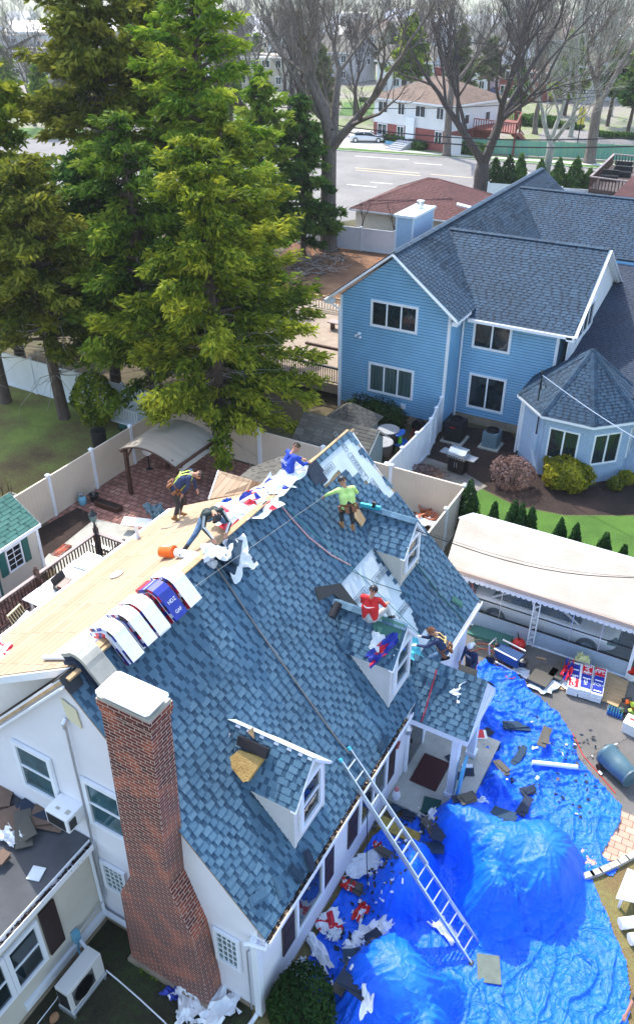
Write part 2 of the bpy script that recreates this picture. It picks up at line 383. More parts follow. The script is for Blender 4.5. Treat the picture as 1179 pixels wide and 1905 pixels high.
# ================= ground =================
K['earth'] = ground_mat('bare_earth', [(.35,(.05,.04,.025)),(.5,(.1,.075,.04)),(.58,(.08,.085,.03)),(.7,(.15,.11,.06))], .35)
K['lawn'] = ground_mat('patchy_lawn', [(.4,(.1,.06,.028)),(.48,(.17,.13,.04)),(.54,(.18,.22,.04)),(.66,(.32,.38,.06))], .35, fine=14)
K['grass'] = ground_mat('bright_lawn', [(.35,(.03,.08,.008)),(.55,(.065,.155,.015)),(.7,(.12,.22,.025))], .5, fine=22, bscale=60)
K['mulch'] = ground_mat('dark_mulch', [(.36,(.01,.006,.005)),(.52,(.035,.019,.014)),(.68,(.09,.05,.036))], .6, fine=16, bscale=40, bump=1)
K['leaflitter'] = ground_mat('leaf_litter', [(.34,(.08,.035,.018)),(.5,(.2,.095,.045)),(.66,(.33,.19,.1))], .4, fine=10, bscale=30, bump=.8)
K['dirtyard'] = ground_mat('mossy_dirt', [(.36,(.008,.01,.005)),(.48,(.03,.028,.012)),(.56,(.03,.05,.012)),(.66,(.09,.07,.035)),(.75,(.07,.13,.02))], .8, fine=8, bscale=22, bump=1)
K['dryverge'] = ground_mat('dry_grass', [(.35,(.09,.07,.025)),(.48,(.19,.13,.055)),(.58,(.2,.19,.06)),(.7,(.32,.22,.12))], .9, fine=14, bscale=40, bump=1)
K['asphalt'] = ground_mat('driveway_asphalt', [(.32,(.075,.07,.065)),(.5,(.14,.13,.12)),(.7,(.2,.185,.17))], .55, fine=30, bscale=90, bump=.3)
K['road'] = ground_mat('pale_road', [(.35,(.15,.145,.14)),(.5,(.2,.19,.185)),(.7,(.26,.25,.24))], .25, fine=3, bscale=50, bump=.1)
K['walk'] = ground_mat('pale_pavement', [(.35,(.42,.4,.36)),(.65,(.52,.5,.46))], .4, fine=5, bscale=30, bump=.1)
K['town'] = ground_mat('far_gardens', [(.34,(.12,.1,.075)),(.46,(.24,.21,.19)),(.54,(.15,.2,.06)),(.62,(.3,.27,.25)),(.72,(.45,.44,.45))], .045, fine=.4, bscale=2, bump=.1)
K['gravel'] = ground_mat('grey_gravel', [(.34,(.1,.09,.075)),(.5,(.22,.2,.17)),(.66,(.36,.33,.3))], .9, fine=22, bscale=60, bump=.9)
K['paver'] = brick_mat('red_hexagon_pavers', (.42,.19,.15), (.32,.14,.11), (.1,.06,.045), bw=.32, rh=.27, ms=.025, c3=(.5,.28,.21), stain=(.16,.07,.05), flat=True)
K['pinkpaver'] = brick_mat('pink_pavers', (.47,.27,.19), (.55,.34,.25), (.16,.1,.07), bw=.28, rh=.2, ms=.01, flat=True)
def st(o): o['kind'] = 'structure'; return o
st(sheet('ground', [(-1500,-60),(1500,-60),(1500,1800),(-1500,1800)], 0, K['town']))
st(sheet('garden_earth', [(-60,-20),(40,-20),(40,62),(-60,62)], .004, K['earth']))
st(sheet('lawn', [(-60,-5),(-17.5,-5),(-17.5,20),(-60,20)], .008, K['lawn']))
st(sheet('patio', [(-17.5,11.3),(-17.5,19.2),(-7.5,19.2),(-7.5,9),(-11.6,9.0),(-14.6,11.6)], .012, K['paver']))
st(sheet('patio_lower', [(-17,3),(-7.6,3),(-7.6,9.2),(-11.6,9.2),(-13.6,9.6),(-14.6,8.6),(-17,8.6)], .008, K['paver']))
st(sheet('concrete_pad', [(-12.955,8.194),(-15.827,9.659),(-16.02,12.49),(-13.888,12.815),(-12.071,12.789),(-11.529,11.132),(-12.595,9.435)], .016, K['concrete']))
st(sheet('flower_bed', [(-17.384,10.837),(-17.148,12.77),(-15.97,12.654),(-15.702,9.534),(-16.654,9.788)], .02, K['mulch']))
st(sheet('side_yard', [(-4.2,-9),(3,-9),(3,0),(-4.2,0)], .008, K['dirtyard']))
st(sheet('driveway', [(-1.645,15.278),(5.56,15.43),(10.797,12.018),(7.279,8.93),(5.42,8.694),(4.365,8.764),(1.149,6.945),(-0.736,9.868)], .012, K['asphalt']))
st(sheet('garden_verge', [(4.77,6.17),(5.352,6.659),(6.574,8.531),(9.66,9.59),(10.079,0.837),(1.626,-3.946),(-0.223,-0.005),(-0.187,5.804),(2.139,7.505)], .010, K['dryverge']))
st(sheet('paver_apron', [(4.636,7.435),(5.334,8.776),(6.519,8.857),(6.976,8.411),(5.267,7.021),(4.922,6.578)], .016, K['pinkpaver']))
st(sheet('mulch_bed', [(-7.767,26.709),(-4.054,28.155),(-1.403,24.94),(0.725,24.835),(1.866,27.889),(4.177,30.941),(4.686,27.332),(2.766,23.436),(0.327,22.056),(-1.602,21.801),(-3.324,22.392),(-4.837,22.204),(-6.704,23.608)], .008, K['mulch']))
st(sheet('front_lawn', [(-3.969,22.18),(-3.294,22.309),(-1.576,21.721),(0.349,21.977),(2.782,23.354),(6.694,28.468),(12.402,23.225),(6.248,16.249),(-2.374,18.275)], .012, K['grass']))
st(sheet('gravel_strip', [(-7.556,22.278),(-6.492,23.728),(-4.86,23.527),(-3.17,22.632),(-3.559,21.415),(-6.445,21.555)], .016, K['gravel']))
st(sheet('back_garden', [(-27.816,42.022),(-30.837,54.094),(-26.464,53.638),(-18.771,53.49),(-12.843,45.004),(-18.118,35.053)], .008, K['leaflitter']))
st(sheet('road', [(-166.095,50.886),(-66.548,91.661),(-46.128,92.978),(-34.24,95.298),(-11.996,96.521),(22.925,88.722),(21.725,78.147),(-9.656,84.933),(-18.948,82.65),(-30.103,60.512),(-47.097,55.672),(-115.837,31.614)], .012, K['road']))
st(sheet('far_verge', [(-138.164,75.363),(-54.651,100.511),(-49.002,98.517),(-35.535,98.518),(-13.16,102.284),(10.388,99.861),(10.409,95.422),(-12.26,97.826),(-34.38,95.647),(-46.495,93.686),(-50.591,93.235),(-128.219,69.202)], .02, K['grass']))
st(sheet('far_pavement', [(-60.15,95.281),(-48.207,96.986),(-35.241,97.787),(-12.946,101.225),(5.325,100.165),(5.415,98.294),(-12.598,99.501),(-34.735,96.529),(-47.434,95.495),(-58.953,93.39)], .026, K['walk']))
st(sheet('parking_pad', [(-52.153,99.806),(-55.567,110.307),(-50.182,111.54),(-44.476,104.149),(-41.024,99.122),(-48.35,94.977)], .03, K['walk']))
K['roadpaint'] = mat('road_paint', (.8,.8,.78), .7); K['yellowpaint'] = mat('yellow_paint', (.75,.6,.3), .7)
K['kerb'] = mat('kerb_stone', (.45,.43,.4), .9, var=.15)
mb = MB()
for a, b in zip([(-58.078,92.01,0.05),(-46.26,93.229,0.05),(-34.2,95.188,0.05),(-23.063,96.349,0.05),(-12.145,97.207,0.05)][:-1], [(-46.26,93.229,0.05),(-34.2,95.188,0.05),(-23.063,96.349,0.05),(-12.145,97.207,0.05),(0.347,96.406,0.05)]): mb.bar(a, b, .15, .13)
st(mb.build('kerb', K['kerb']))
mb = MB()
for a, b in [((-40.963,83.703,0.02),(-33.127,84.44,0.02)),((-31.824,84.463,0.02),(-26.86,84.834,0.02)),((-40.255,82.599,0.02),(-32.406,83.078,0.02))]: mb.bar(a, b, .15, .006)
st(mb.build('centre_line_marking', K['yellowpaint']))
mb = MB()
for a, b in [((-35.648,77.19,0.02),(-33.266,77.566,0.02)),((-36.202,89.912,0.02),(-32.764,90.272,0.02)),((-37.399,74.907,0.02),(-34.045,75.227,0.02)),((-44.532,90.628,0.02),(-37.638,91.552,0.02)),((-28.072,89.865,0.02),(-22.261,90.588,0.02))]: mb.bar(a, b, .18, .006)
st(mb.build('lane_marking', K['roadpaint']))

# ================= main house under re-roofing =================
H = thing('house', 'cream cape house being re-shingled, with a brick chimney and three dormers', 'house', (-3.9, 5.7, 0))
RX, RZ, EX, EZ = -3.88, 7.7, .2, 3.05
SL = math.hypot(EX-RX, RZ-EZ); DF = Vector((EX-RX, 0, EZ-RZ))/SL; NF = Vector((RZ-EZ, 0, EX-RX)).normalized()
YF0, YF1 = 11.0, 11.5
def rp(y, d, lift=0): return Vector((RX, y, RZ))+DF*d+NF*lift
K['gablewall'] = mat('smooth_wide_siding', (.76,.75,.79), .55, var=.05, vscale=.8)
mb = MB()      # walls
g = [(-9.2,0,0),(0,0,0),(0,0,3.2),(RX,0,RZ-.08),(-6.6,0,4.95),(-7.9,0,3.75),(-9.2,0,3.75)]
mb.prism([(-7.3,.06,0),(-.0,.06,0),(-.0,.06,3.2),(RX,.06,RZ-.1),(-7.3,.06,4.3)], (0,.1,0))
mb.box((-.14,-.004), (.16,11.35), (.12,3.16)); mb.box((-7.4,-7.25), (.16,11.3), (0,4.2)); mb.box((-7.3,-.1), (11.2,11.34), (0,3.1))
mb.prism([(-7.3,11.25,3),(-.1,11.25,3),(RX,11.15,RZ-.15)], (0,.08,0))
mb.build('wall', K['gablewall'], H)
mb = MB(); O = (-7.3,.056,0); siding(mb, O, X, [(0,0),(7.3,0),(7.3,3.22),(3.42,RZ-.12),(0,4.3)], .2, .012)
mb.build('gable_siding', K['gablewall'], H)
mb = MB(); siding(mb, (0,.06,0), Y, [(0,.14),(11.3,.14),(11.3,3.0),(0,3.0)], .2, .01); mb.build('front_siding', K['lav'], H)
mb = MB(); mb.box((-.1,.015), (-.012,11.3), (0,.13)); mb.box((-1.0,.015), (.02,.05), (0,.12)); mb.box((-7.2,-3.1), (.02,.055), (0,.16)); mb.build('foundation', K['found'], H)
# front slope
mb = MB()
mb.prism([rp(.04,0,-.03), rp(YF0-.03,0,-.03), rp(YF1-.04,SL,-.03), rp(.04,SL,-.03)], -NF*.08)
mb.build('roof_deck', K['plywood'], H)
P1 = [(8.909,0.088),(10.832,0.123),(11.118,2.175),(10.811,2.167),(10.662,1.991),(10.573,1.849),(10.39,1.783),(10.463,1.57),(10.287,1.527),(10.34,1.305),(10.134,1.264),(10.192,1.064),(9.976,1.035),(9.97,0.838),(9.719,0.842),(9.7,0.658),(9.454,0.664),(9.162,0.712),(8.772,0.701)]
P2 = [(8.799,2.675),(7.124,2.649),(6.816,3.178),(7.183,4.279),(7.452,4.908),(7.952,5.515),(8.641,5.575),(8.793,4.933),(8.867,4.271),(8.964,3.946)]
mb = MB(); fr = [(0,0),(YF0,0),(YF1,SL+.02),(0,SL+.02)]
courses(mb, (RX,0,RZ), Y, DF, fr, skip=(P1,P2), seed=11)
mb.build('shingle_roof', K['shingle'], H)
mb = MB()
for P in (P1, P2):
    q = [rp(a,b,-.016) for a,b in P]; mb.face(q if (q[1]-q[0]).cross(q[2]-q[1]).dot(NF) > 0 else q[::-1])
# underlayment sheets slightly larger than the gaps
mb = MB()
def big(P, k):
    cx = sum(p[0] for p in P)/len(P); cy = sum(p[1] for p in P)/len(P)
    return [(min(cx+(a-cx)*k, YF0+.03*b), max(.0, cy+(b-cy)*k)) for a, b in P]
for P in (P1, P2): 
    q = [rp(a,b,-.006) for a,b in big(P,1.12)]; nn = sum((q[i].cross(q[(i+1)%len(q)]) for i in range(len(q))), Vector((0,0,0)))
    mb.face(q if nn.dot(NF) > 0 else q[::-1])
un = mb.build('underlayment', K['under'], H)
def utext(s, px, size, ang=0, parent=un, fr=True):
    """print on the underlayment; px is (y, d) on the slope"""
    c = rp(px[0], px[1], 0); U = (-Y*math.cos(ang)+DF*math.sin(ang)); Vv = NF.cross(U)
    text3(s, c, U, Vv, size, K['ink'], parent, 'print', .004)
    if fr:
        w, h = size*len(s)*.31, size*.52; f = MB()
        for a0, a1, b0, b1 in ((-w,w,h,h+.012),(-w,w,-h-.012,-h),(-w-.012,-w,-h,h),(w,w+.012,-h,h)):
            f.fbox(c, U, Vv, U.cross(Vv), (a0,a1), (b0,b1), (.001,.004))
        f.build('print_frame', K['ink'], parent)
for p, sz, an in zip([(9.198,0.388),(10.405,0.893),(10.406,0.075),(8.6,3.349),(7.444,3.319),(8.49,4.45),(10.564,1.699)], (.16,.17,.12,.16,.16,.15,.12), (0,rad(90),rad(90),rad(0),rad(0),0,rad(90))):
    utext('EVERBILT', p, sz, an)
# ridge strip of bare plank + first white sheets along ridge
mb = MB(); mb.bar((RX-.03,.75,RZ+.02), (RX-.03,8.5,RZ+.02), .15, .03); mb.bar((RX-.05,8.5,RZ+.01), (RX-.05,YF0,RZ+.01), .07, .03); mb.bar((RX+.08,.1,RZ-.02), (RX+.08,2.2,RZ-.02), .1,.05)
mb.build('ridge_board', K['plywood'], H)
mb = MB(); mb.prism([rp(0,-.03,.02), rp(.38,-.03,.02), rp(.3,.32,.03), rp(0,.32,.03)], NF*.012); mb.prism([(RX-.02,0,RZ+.03),(RX-.02,.38,RZ+.03),(RX-.22,.38,RZ-.17),(RX-.22,0,RZ-.17)], (-.01,0,.012))
mb.build('ridge_flashing', K['dark'], H)
mb = MB()
for (y, d) in ((8.55,.05),(8.8,.15),(8.72,.4),(8.5,.3)): mb.prism([rp(y,d-.15,.03), rp(y+.3,d-.15,.03), rp(y+.3,d+.2,.035), rp(y,d+.2,.035)], NF*.006)
mb.build('cap_shingles', K['shingle_dark'], H)
# rear: shed dormer deck
MS = .45
def dp(x, y, l=0): return Vector((x, y, RZ+MS*(x-RX)+l))
XB = -7.3
dk = [(RX+.02,.46),(XB,.85),(XB,7.45),(RX,7.75)]
dk = [(-3.747,0.481),(-6.77,-0.042),(-7.335,0.365),(-7.189,7.126),(-6.761,7.389),(-6.183,7.517),(-4.998,7.533),(-4.617,7.905),(-4.301,8.176),(-4.138,8.811)]
dk = [(RX+.02,.46),(-5.7,.1),(XB,.55),(XB,7.3),(-6.3,7.42),(-5.5,7.5),(-4.75,7.58),(-4.5,7.9),(RX,8.4)]
mb = MB(); q = [dp(a,b,.0) for a,b in dk]; mb.prism([p-Z*.03 for p in q], (0,0,.03)); mb.build('bare_deck', K['ply'], H)
mb = MB(); q = [dp(a,b,-.03) for a,b in dk]; mb.bar(dp(-3.85,.42,-.1), dp(-5.7,.06,-.1), .03, .16); mb.bar(dp(-5.7,.06,-.1), dp(XB,.5,-.1), .03, .16); mb.bar(dp(XB,.5,-.1), dp(XB,7.3,-.1), .03,.15)
mb.build('fascia', K['trim'], H)
mb = MB(); mb.bar(dp(XB-.07,.4,-.1), dp(XB-.07,7.35,-.1), .12, .1); mb.bar(dp(XB-.14,.4,-.04), dp(XB-.14,7.35,-.04), .02, .03, mi=0); mb.build('rear_gutter', K['alu'], H)
mb = MB(); mb.prism([(-7.25,.5,4.2),(-4.1,.5,7.25),(-4.0,.5,7.48),(-7.25,.5,6.0)], (0,.08,0)); mb.box((-7.3,-7.2), (.5,7.5), (4.1,6.05)); mb.build('dormer_cheek', K['cream'], H)
# rear steep slope near gable, bare planks and fascia
mb = MB(); D2 = Vector((-1,0,-1.0)).normalized(); O2 = Vector((RX,-.0,RZ))
def r2(y, d, l=0): return O2+Y*y+D2*d+Vector((-.7,0,.7))*l
mb.prism([r2(-.02,0,.0), r2(.5,0,.0), r2(.5,4.9,.0), r2(-.02,4.9,.0)], Vector((.04,0,-.04))); mb.build('rear_planks', K['plywood'], H); mb = MB(); mb.prism([r2(7.4,0,-.01), r2(11.2,0,-.01), r2(11.2,4.6,-.01), r2(7.4,4.6,-.01)], Vector((.04,0,-.04))); mb.build('rear_planks', K['plywood'], H)
mb = MB(); mb.bar(r2(-.02,.0,-.12), r2(-.02,4.9,-.12), .04, .16, up=Y); mb.bar(r2(.02,.02,.02), r2(.02,4.9,.02), .05, .02, up=Y); mb.build('rake_board', K['trim'], H)
mb = MB(); mb.bar(r2(.3,.0,.03), r2(.3,4.9,.03), .06,.03, up=Y); mb.build('edge_strip', K['dark'], H)
# far rear addition with old weathered roof and a little bare cross roof
mb = MB(); courses(mb, (-7.4,0,4.5), Y, Vector((-.93,0,-.36)), [(10.2,-1.0),(11.9,-1.8),(13.9,-.3),(14.1,.8),(13.4,1.6),(12.2,1.55)], seed=5, ex=.18, tabs=(.2,.5)); mb.build('old_roof', K['shingle_grey'], H)
mb = MB(); mb.box((-8.2,-6.4), (10.8,13.2), (0,3.9)); mb.build('addition_wall', K['cream'], H)
mb = MB(); q = [Vector(p) for p in [(-7.267,8.887,5.6),(-7.654,9.947,5.9),(-6.471,9.971,5.9),(-6.473,9.615,5.65)]]; mb.prism(q, (0,0,-.05)); q2 = [Vector(p) for p in [(-6.471,9.971,5.9),(-6.158,10.252,5.7),(-6.143,10.311,5.6),(-6.473,9.615,5.65)]]; mb.prism([p-Z*.01 for p in q2], (0,0,-.05))
mb.build('bare_cross_roof', K['ply'], H)
mb = MB(); mb.bar(q[0]-Z*.05, q[1]-Z*.05, .04, .14); mb.build('cross_roof_fascia', K['trim'], H)
mb = MB(); mb.prism([q[0]-Z*.12, q[3]-Z*.12, Vector((q[3].x,q[3].y,3)), Vector((q[0].x,q[0].y,3))], Vector((.02,.05,0))); mb.build('cross_wall', K['cream'], H)
# gutter on front eave
mb = MB()
for a, b in ((-.03,6.55),(8.9,11.45)):
    mb.box((EX-.01,EX+.0), (a,b), (EZ-.13,EZ-.0)); mb.box((EX,EX+.11), (a,b), (EZ-.13,EZ-.12)); mb.box((EX+.11,EX+.125), (a,b), (EZ-.13,EZ+.0))
mb.box((EX-.2,EX-.01), (.02,11.4), (EZ-.16,EZ-.1)); mb.box((-.04,.02), (.012,11.35), (EZ-.1,EZ+.08))
fg = mb.build('front_gutter', K['white_paint'], H)
mb = MB(); R = random.Random(5)
for i in range(420):
    y = R.random()*6.4; mb.rbox((EX+.05+R.uniform(-.04,.04), y, EZ-.08+R.random()*.05), (.05,.06,.015), (R.random(),R.random(),R.random()*6), mi=R.choice((0,0,0,1,2)))
mb.build('gutter_debris', [K['mulch'], K['plywood'], K['shingle_dark']], H)
# downspout
mb = MB(); mb.tube([(EX+.05,.03,EZ-.1),(EX+.03,-.03,EZ-.25),(-.1,-.08,EZ-.3),(-.2,-.1,EZ-.35)], .045, 8); mb.box((-.12,.01), (-.045,.05), (.05,EZ-.2)); mb.box((-.005,.03), (-.03,.1), (.05,EZ-.15)); mb.tube([(-.06,-.06,.15),(-.1,-.14,.03),(-.12,-.35,.02)], .05, 8); mb.build('downspout', K['trim'], H)
mb = MB(); mb.tube([(-.22,-.03,.1),(-.22,-.03,2.3),(-.15,-.03,2.45)], .02, 6); mb.build('cable_duct', K['alu'], H)
# chimney
mb = MB(); yf, yb = -.42, .08
prof = [(-3.08,0),(-1.04,0),(-1.04,.6),(-1.2,2.45),(-1.62,3.85),(-1.5,6.6),(-1.44,8.3),(-2.47,8.3),(-2.52,6.6),(-2.6,3.78),(-2.62,3.45),(-3.0,2.6),(-3.08,.6)]
mb.prism([(a,yf,b) for a,b in prof], (0,yb-yf,0))
mb.box((-2.49,-1.42), (yf-.02,yb+.02), (8.1,8.22)); mb.box((-2.51,-1.4), (yf-.035,yb+.035), (8.22,8.38))
ch = mb.build('chimney', K['chimbrick'], H)
mb = MB(); mb.prism([(-2.49,yf-.02,8.382),(-1.42,yf-.02,8.382),(-1.42,yb+.02,8.382),(-2.49,yb+.02,8.382)], (0,0,.045)); mb.build('mortar_crown', K['concrete'], ch)
mb = MB(); mb.box((-2.4,-1.5), (yf+.08,yb-.06), (8.43,8.55)); mb.build('flue_box', K['alu'], ch)
mb = MB(); mb.prism([(-2.4,yf-.1,8.57),(-1.42,yf-.1,8.57),(-1.37,yf-.05,8.57),(-1.37,yb-.06,8.57),(-1.42,yb-.02,8.57),(-2.4,yb-.02,8.57),(-2.46,yb-.07,8.57),(-2.46,yf-.05,8.57)], (0,0,.03))
o = mb.build('cap', K['white_paint'], ch); b_ = o.modifiers.new('b', 'BEVEL'); b_.width = .02; b_.segments = 2
mb = MB(); mb.box((-3.16,-.97), (yf-.07,.05), (0,.12)); mb.build('footing', K['found'], ch)
# gable windows
window(H, (-5.72,.035,3.82), X, .86, 1.2, sash=True, tw=.11, glass='teal_glass')
window(H, (-3.84,.035,3.82), X, .8, 1.18, sash=True, tw=.11, glass='teal_glass')
K['glassblock'] = mat('glass_block', (.1,.16,.15), .15, var=.5, vscale=9)
window(H, (-3.87,.035,1.6), X, .5, .78, tw=.09, glass='glassblock', munt=(4,5))
window(H, (-.96,.035,1.38), X, .46, .95, tw=.08, glass='glassblock', munt=(4,5))
K['cream_panel'] = mat('yellowed_vent', (.72,.66,.46), .6)
mb = MB(); mb.prism([(-4.0,.03,7.2),(-3.92,.03,6.72),(-3.6,.03,6.62),(-3.66,.03,7.08)], (0,-.02,0)); mb.build('gable_vent', K['cream_panel'], H)
mb = MB(); mb.tube([(-3.98,-.0,6.6),(-3.98,-.03,6.5),(-4.0,-.03,3.2),(-4.02,-.03,1.2),(-4.1,-.03,.9)], .028, 8); mb.tube([(-3.98,.02,6.68),(-3.98,-.05,6.62),(-3.98,-.04,6.5)], .05, 8); mb.tube([(-4.1,-.05,.92),(-4.12,-.4,.86),(-4.12,-.8,.8)], .02, 6); mb.build('electric_conduit', K['alu'], H)
# front windows with shutters
for y0, w in ((1.45,1.0),(4.35,1.35)):
    window(H, (.012,y0,.98), Y, w, 1.3, sash=False, cols=(1,1) if w > 1.1 else (1,), tw=.09)
    for q in (y0-.6, y0+w+.12):
        mb = MB(); mb.box((.012,.045), (q,q+.46), (.92,2.38)); mb.fbox((.045,q,.92), Y, Z, X, (.06,.4), (.08,.68), (0,.008)); mb.fbox((.045,q,.92), Y, Z, X, (.06,.4), (.78,1.38), (0,.008)); mb.build('shutter', K['brown'], H)
mb = MB(); mb.box((.012,.08), (7.0,7.12), (.2,2.45)); mb.box((.012,.08), (8.15,8.27), (.2,2.45)); mb.box((.012,.08), (7.12,8.15), (2.33,2.45)); fr_ = mb.build('door_frame', K['trim'], H)
mb = MB(); mb.box((.014,.05), (7.14,8.13), (.22,2.32)); mb.build('glass_door', K['glass'], fr_)
mb = MB(); mb.rbox((.09,7.22,1.25), (.05,.03,.16)); mb.build('handle', K['dark'], fr_)
mb = MB(); mb.lathe((.14,6.75,2.0), [(.03,0),(.09,.03),(.11,.2),(.06,.3),(0.01,.36)], 10); mb.box((.01,.14), (6.72,6.78), (2.12,2.18)); mb.build('wall_lantern', K['alu'], H)
mb = MB(); c = Vector((.03,6.42,1.85)); mb.prism([c+Y*.14, c+Z*.14, c-Y*.14, c-Z*.14], (.02,0,0)); mb.build('red_plaque', mat('red_plaque',(.3,.04,.03),.5), H)
# dormers
def dormer(yc, xf, zr, hw, xb_ridge, wz, cheek, ztip, old=False, ridge='white'):
    """gabled dormer: ridge at (yc, zr), half width hw, front at xf"""
    pit = 1.16; ze = zr-pit*hw
    w_ = MB(); zb = EZ+(EX-xf)*1.14-.02
    wy0, wy1 = yc-hw+.05, yc+hw-.05
    w_.prism([(xf-.1,wy0,zb),(xf-.1,wy1,zb),(xf-.1,wy1,ze+.03),(xf-.1,yc,zr-.07),(xf-.1,wy0,ze+.03)], (.1,0,0))
    wl = w_.build('dormer', K[cheek], H)
    s_ = MB(); xb = EX-(ze-EZ)/1.14   # where the eave meets the slope
    for g, yy in ((1, wy0), (-1, wy1)):
        O = Vector((xf if g < 0 else xf-(xf-xb), yy, 0)); U = X if g > 0 else -X
        s_ = MB()
        if g > 0: siding(s_, (xb-.05,yy,0), X, [(0,ze-.0),(xf-xb+.05,zb),(xf-xb+.05,ze+.04),(0,ze+.04)], .11, .012)
        else: siding(s_, (xf,yy,0), -X, [(0,zb),(xf-xb+.05,ze),(xf-xb+.05,ze+.04),(0,ze+.04)], .11, .012)
        s_.build('siding', K[cheek], wl)
    s_ = MB()
    s_.box((xf-.07,xf+.015), (wy0-.02,wy0+.06), (zb,ze+.02)); s_.build('corner_board', K[cheek], wl); s_ = MB(); s_.box((xf-.07,xf+.015), (wy1-.06,wy1+.02), (zb,ze+.02))
    s_.build('corner_board', K[cheek], wl)
    window(wl, (xf+.005, yc-.33, zb+.42), Y, .66, ze-zb-.3, sash=True, tw=.1, depth=.07)
    # roof planes: run along -X from the front edge; clipped behind by the main slope itself
    L = xf+.1-xb_ridge
    for g in (-1, 1):
        D = Vector((0, g, -pit)).normalized(); sl = math.hypot(1, pit)*(hw+.06)
        O = Vector((xf+.1, yc, zr)); U = -X
        # back edge: slope plane intersection
        back_r = L+.0; back_e = xf+.1-xb
        po = [(0,0),(back_r,0),(back_e,sl),(0,sl)]
        d_ = MB(); q = [O+U*a+D*b for a,b in po]; n = U.cross(D); n = n if n.z > 0 else -n
        d_.prism([p-n*.015 for p in q], -n*.05); d_.build('soffit_board', K['trim'], wl)
        r_ = MB()
        if g > 0 and ridge == 'white': r_.prism([p-n*.012 for p in q], n*.02); r_.build('roof_sheet', K['under'], wl)
        else:
            courses(r_, O, U, D, po, seed=int(yc*10), ex=.14); r_.build('dormer_roof', K['shingle'], wl)
    t_ = MB(); t_.bar((xf+.06,wy0-.12,ze-.11), (xf+.06,yc,zr-.045), .05,.13, up=X); t_.bar((xf+.06,yc,zr-.045), (xf+.06,wy1+.12,ze-.11), .05,.13, up=X); t_.build('rake_trim', K['trim'], wl)
    c_ = MB()
    if ridge == 'white': c_.prism([(xf+.12,yc-.02,zr+.02),(xb_ridge,yc-.02,zr+.02),(xb_ridge,yc+.14,zr-.09),(xf+.12,yc+.14,zr-.09)], (0,0,.012)); c_.build('ridge_sheet', K['under'], wl)
    else: caps(c_, (xf+.1,yc,zr), (xb_ridge,yc,zr), w=.13); c_.build('ridge_caps', K['shingle'], wl)
    return wl
dormer(2.28, -.15, 5.57, .64, -2.02, 0, 'cream', 0)
dormer(6.64, -.15, 5.57, .64, -2.05, 0, 'cream', 0, ridge='caps')
dormer(9.55, -1.25, 6.45, .62, -2.9, 0, 'creamside', 0, ridge='caps')
# porch
PZ, PR = 2.62, 3.75
mb = MB(); D = Vector((0,-1,-(PR-PZ)/1.05)).normalized(); sl = math.hypot(1.05, PR-PZ)
courses(mb, (1.72,7.75,PR), -X, D, [(0,0),(2.0,0),(1.5,sl),(0,sl)], seed=21); D = Vector((0,1,-(PR-PZ)/1.05)).normalized(); courses(mb, (1.72,7.75,PR), -X, D, [(0,0),(2.0,0),(1.5,sl),(0,sl)], seed=22)
mb.build('porch_roof', K['shingle'], H)
mb = MB(); mb.prism([(1.68,6.74,PZ-.03),(1.68,8.76,PZ-.03),(1.68,7.75,PR-.03)], (-1.6,0,0)); mb.box((.0,1.7), (6.72,6.86), (PZ-.2,PZ-.03)); mb.box((.0,1.7), (8.64,8.78), (PZ-.2,PZ-.03)); mb.box((1.56,1.7), (6.86,8.64), (PZ-.2,PZ-.03)); mb.build('porch_frame', K['trim'], H)
for yy in (6.95, 8.5):
    mb = MB(); mb.box((1.28,1.48), (yy-.1,yy+.1), (.2,PZ-.2)); mb.box((1.24,1.52), (yy-.14,yy+.14), (.2,.34)); mb.box((1.25,1.51), (yy-.13,yy+.13), (PZ-.32,PZ-.2)); mb.build('porch_post', K['trim'], H, bevel=.01)
mb = MB(); mb.box((.02,1.95), (6.0,9.3), (.0,.2)); mb.build('porch_slab', K['concrete'], H)
# flat roofed side wing
Wg = thing('side_wing', 'low beige side wing with flat dark roof strewn with torn shingles, left of the chimney', 'building', (-6,-2,0))
K['rolled'] = mat('rolled_roofing', (.055,.06,.07), .8, var=.25, vscale=1.2, bump=.3, bscale=80)
mb = MB(); mb.box((-12,-4.22), (-9,.0), (0,2.9)); mb.build('wall', K['creamside'], Wg)
mb = MB(); siding(mb, (-4.21,-9,0), Y, [(0,.15),(8.98,.15),(8.98,2.9),(0,2.9)], .14, .016); mb.build('siding', K['creamside'], Wg)
mb = MB(); mb.box((-12,-4.14), (-9.1,.03), (2.9,3.0)); mb.build('flat_roof', K['rolled'], Wg)
mb = MB(); mb.box((-4.135,-4.12), (-9.1,.0), (2.86,3.0)); mb.box((-4.12,-4.0), (-9.1,0), (2.86,2.875)); mb.box((-4.0,-3.985), (-9.1,0), (2.86,3.02)); mb.box((-4.14,-4.13), (-9,0), (2.99,3.03)); mb.build('gutter', K['white_paint'], Wg)
mb = MB(); R = random.Random(9)
for i in range(500): mb.rbox((-4.06+R.uniform(-.05,.05), -R.random()*8, 2.9+R.random()*.07), (.06,.05,.012), (R.random(),R.random(),R.random()*6), mi=R.choice((0,0,1)))
mb.build('gutter_leaves', [K['mulch'], K['brown']], Wg)
mb = MB(); mb.box((-4.2,-4.16), (-9,-.02), (2.6,2.86)); mb.build('frieze', K['cream'], Wg)
window(Wg, (-4.185,-2.36,1.15), Y, .64, 1.2, sash=True, tw=.1)
window(Wg, (-4.185,-3.25,1.15), Y, .68, 1.2, sash=True, tw=.1)
mb = MB(); mb.box((-4.19,-4.14), (-1.54,-1.14), (1.02,2.48)); mb.build('shutter', K['brown'], Wg)
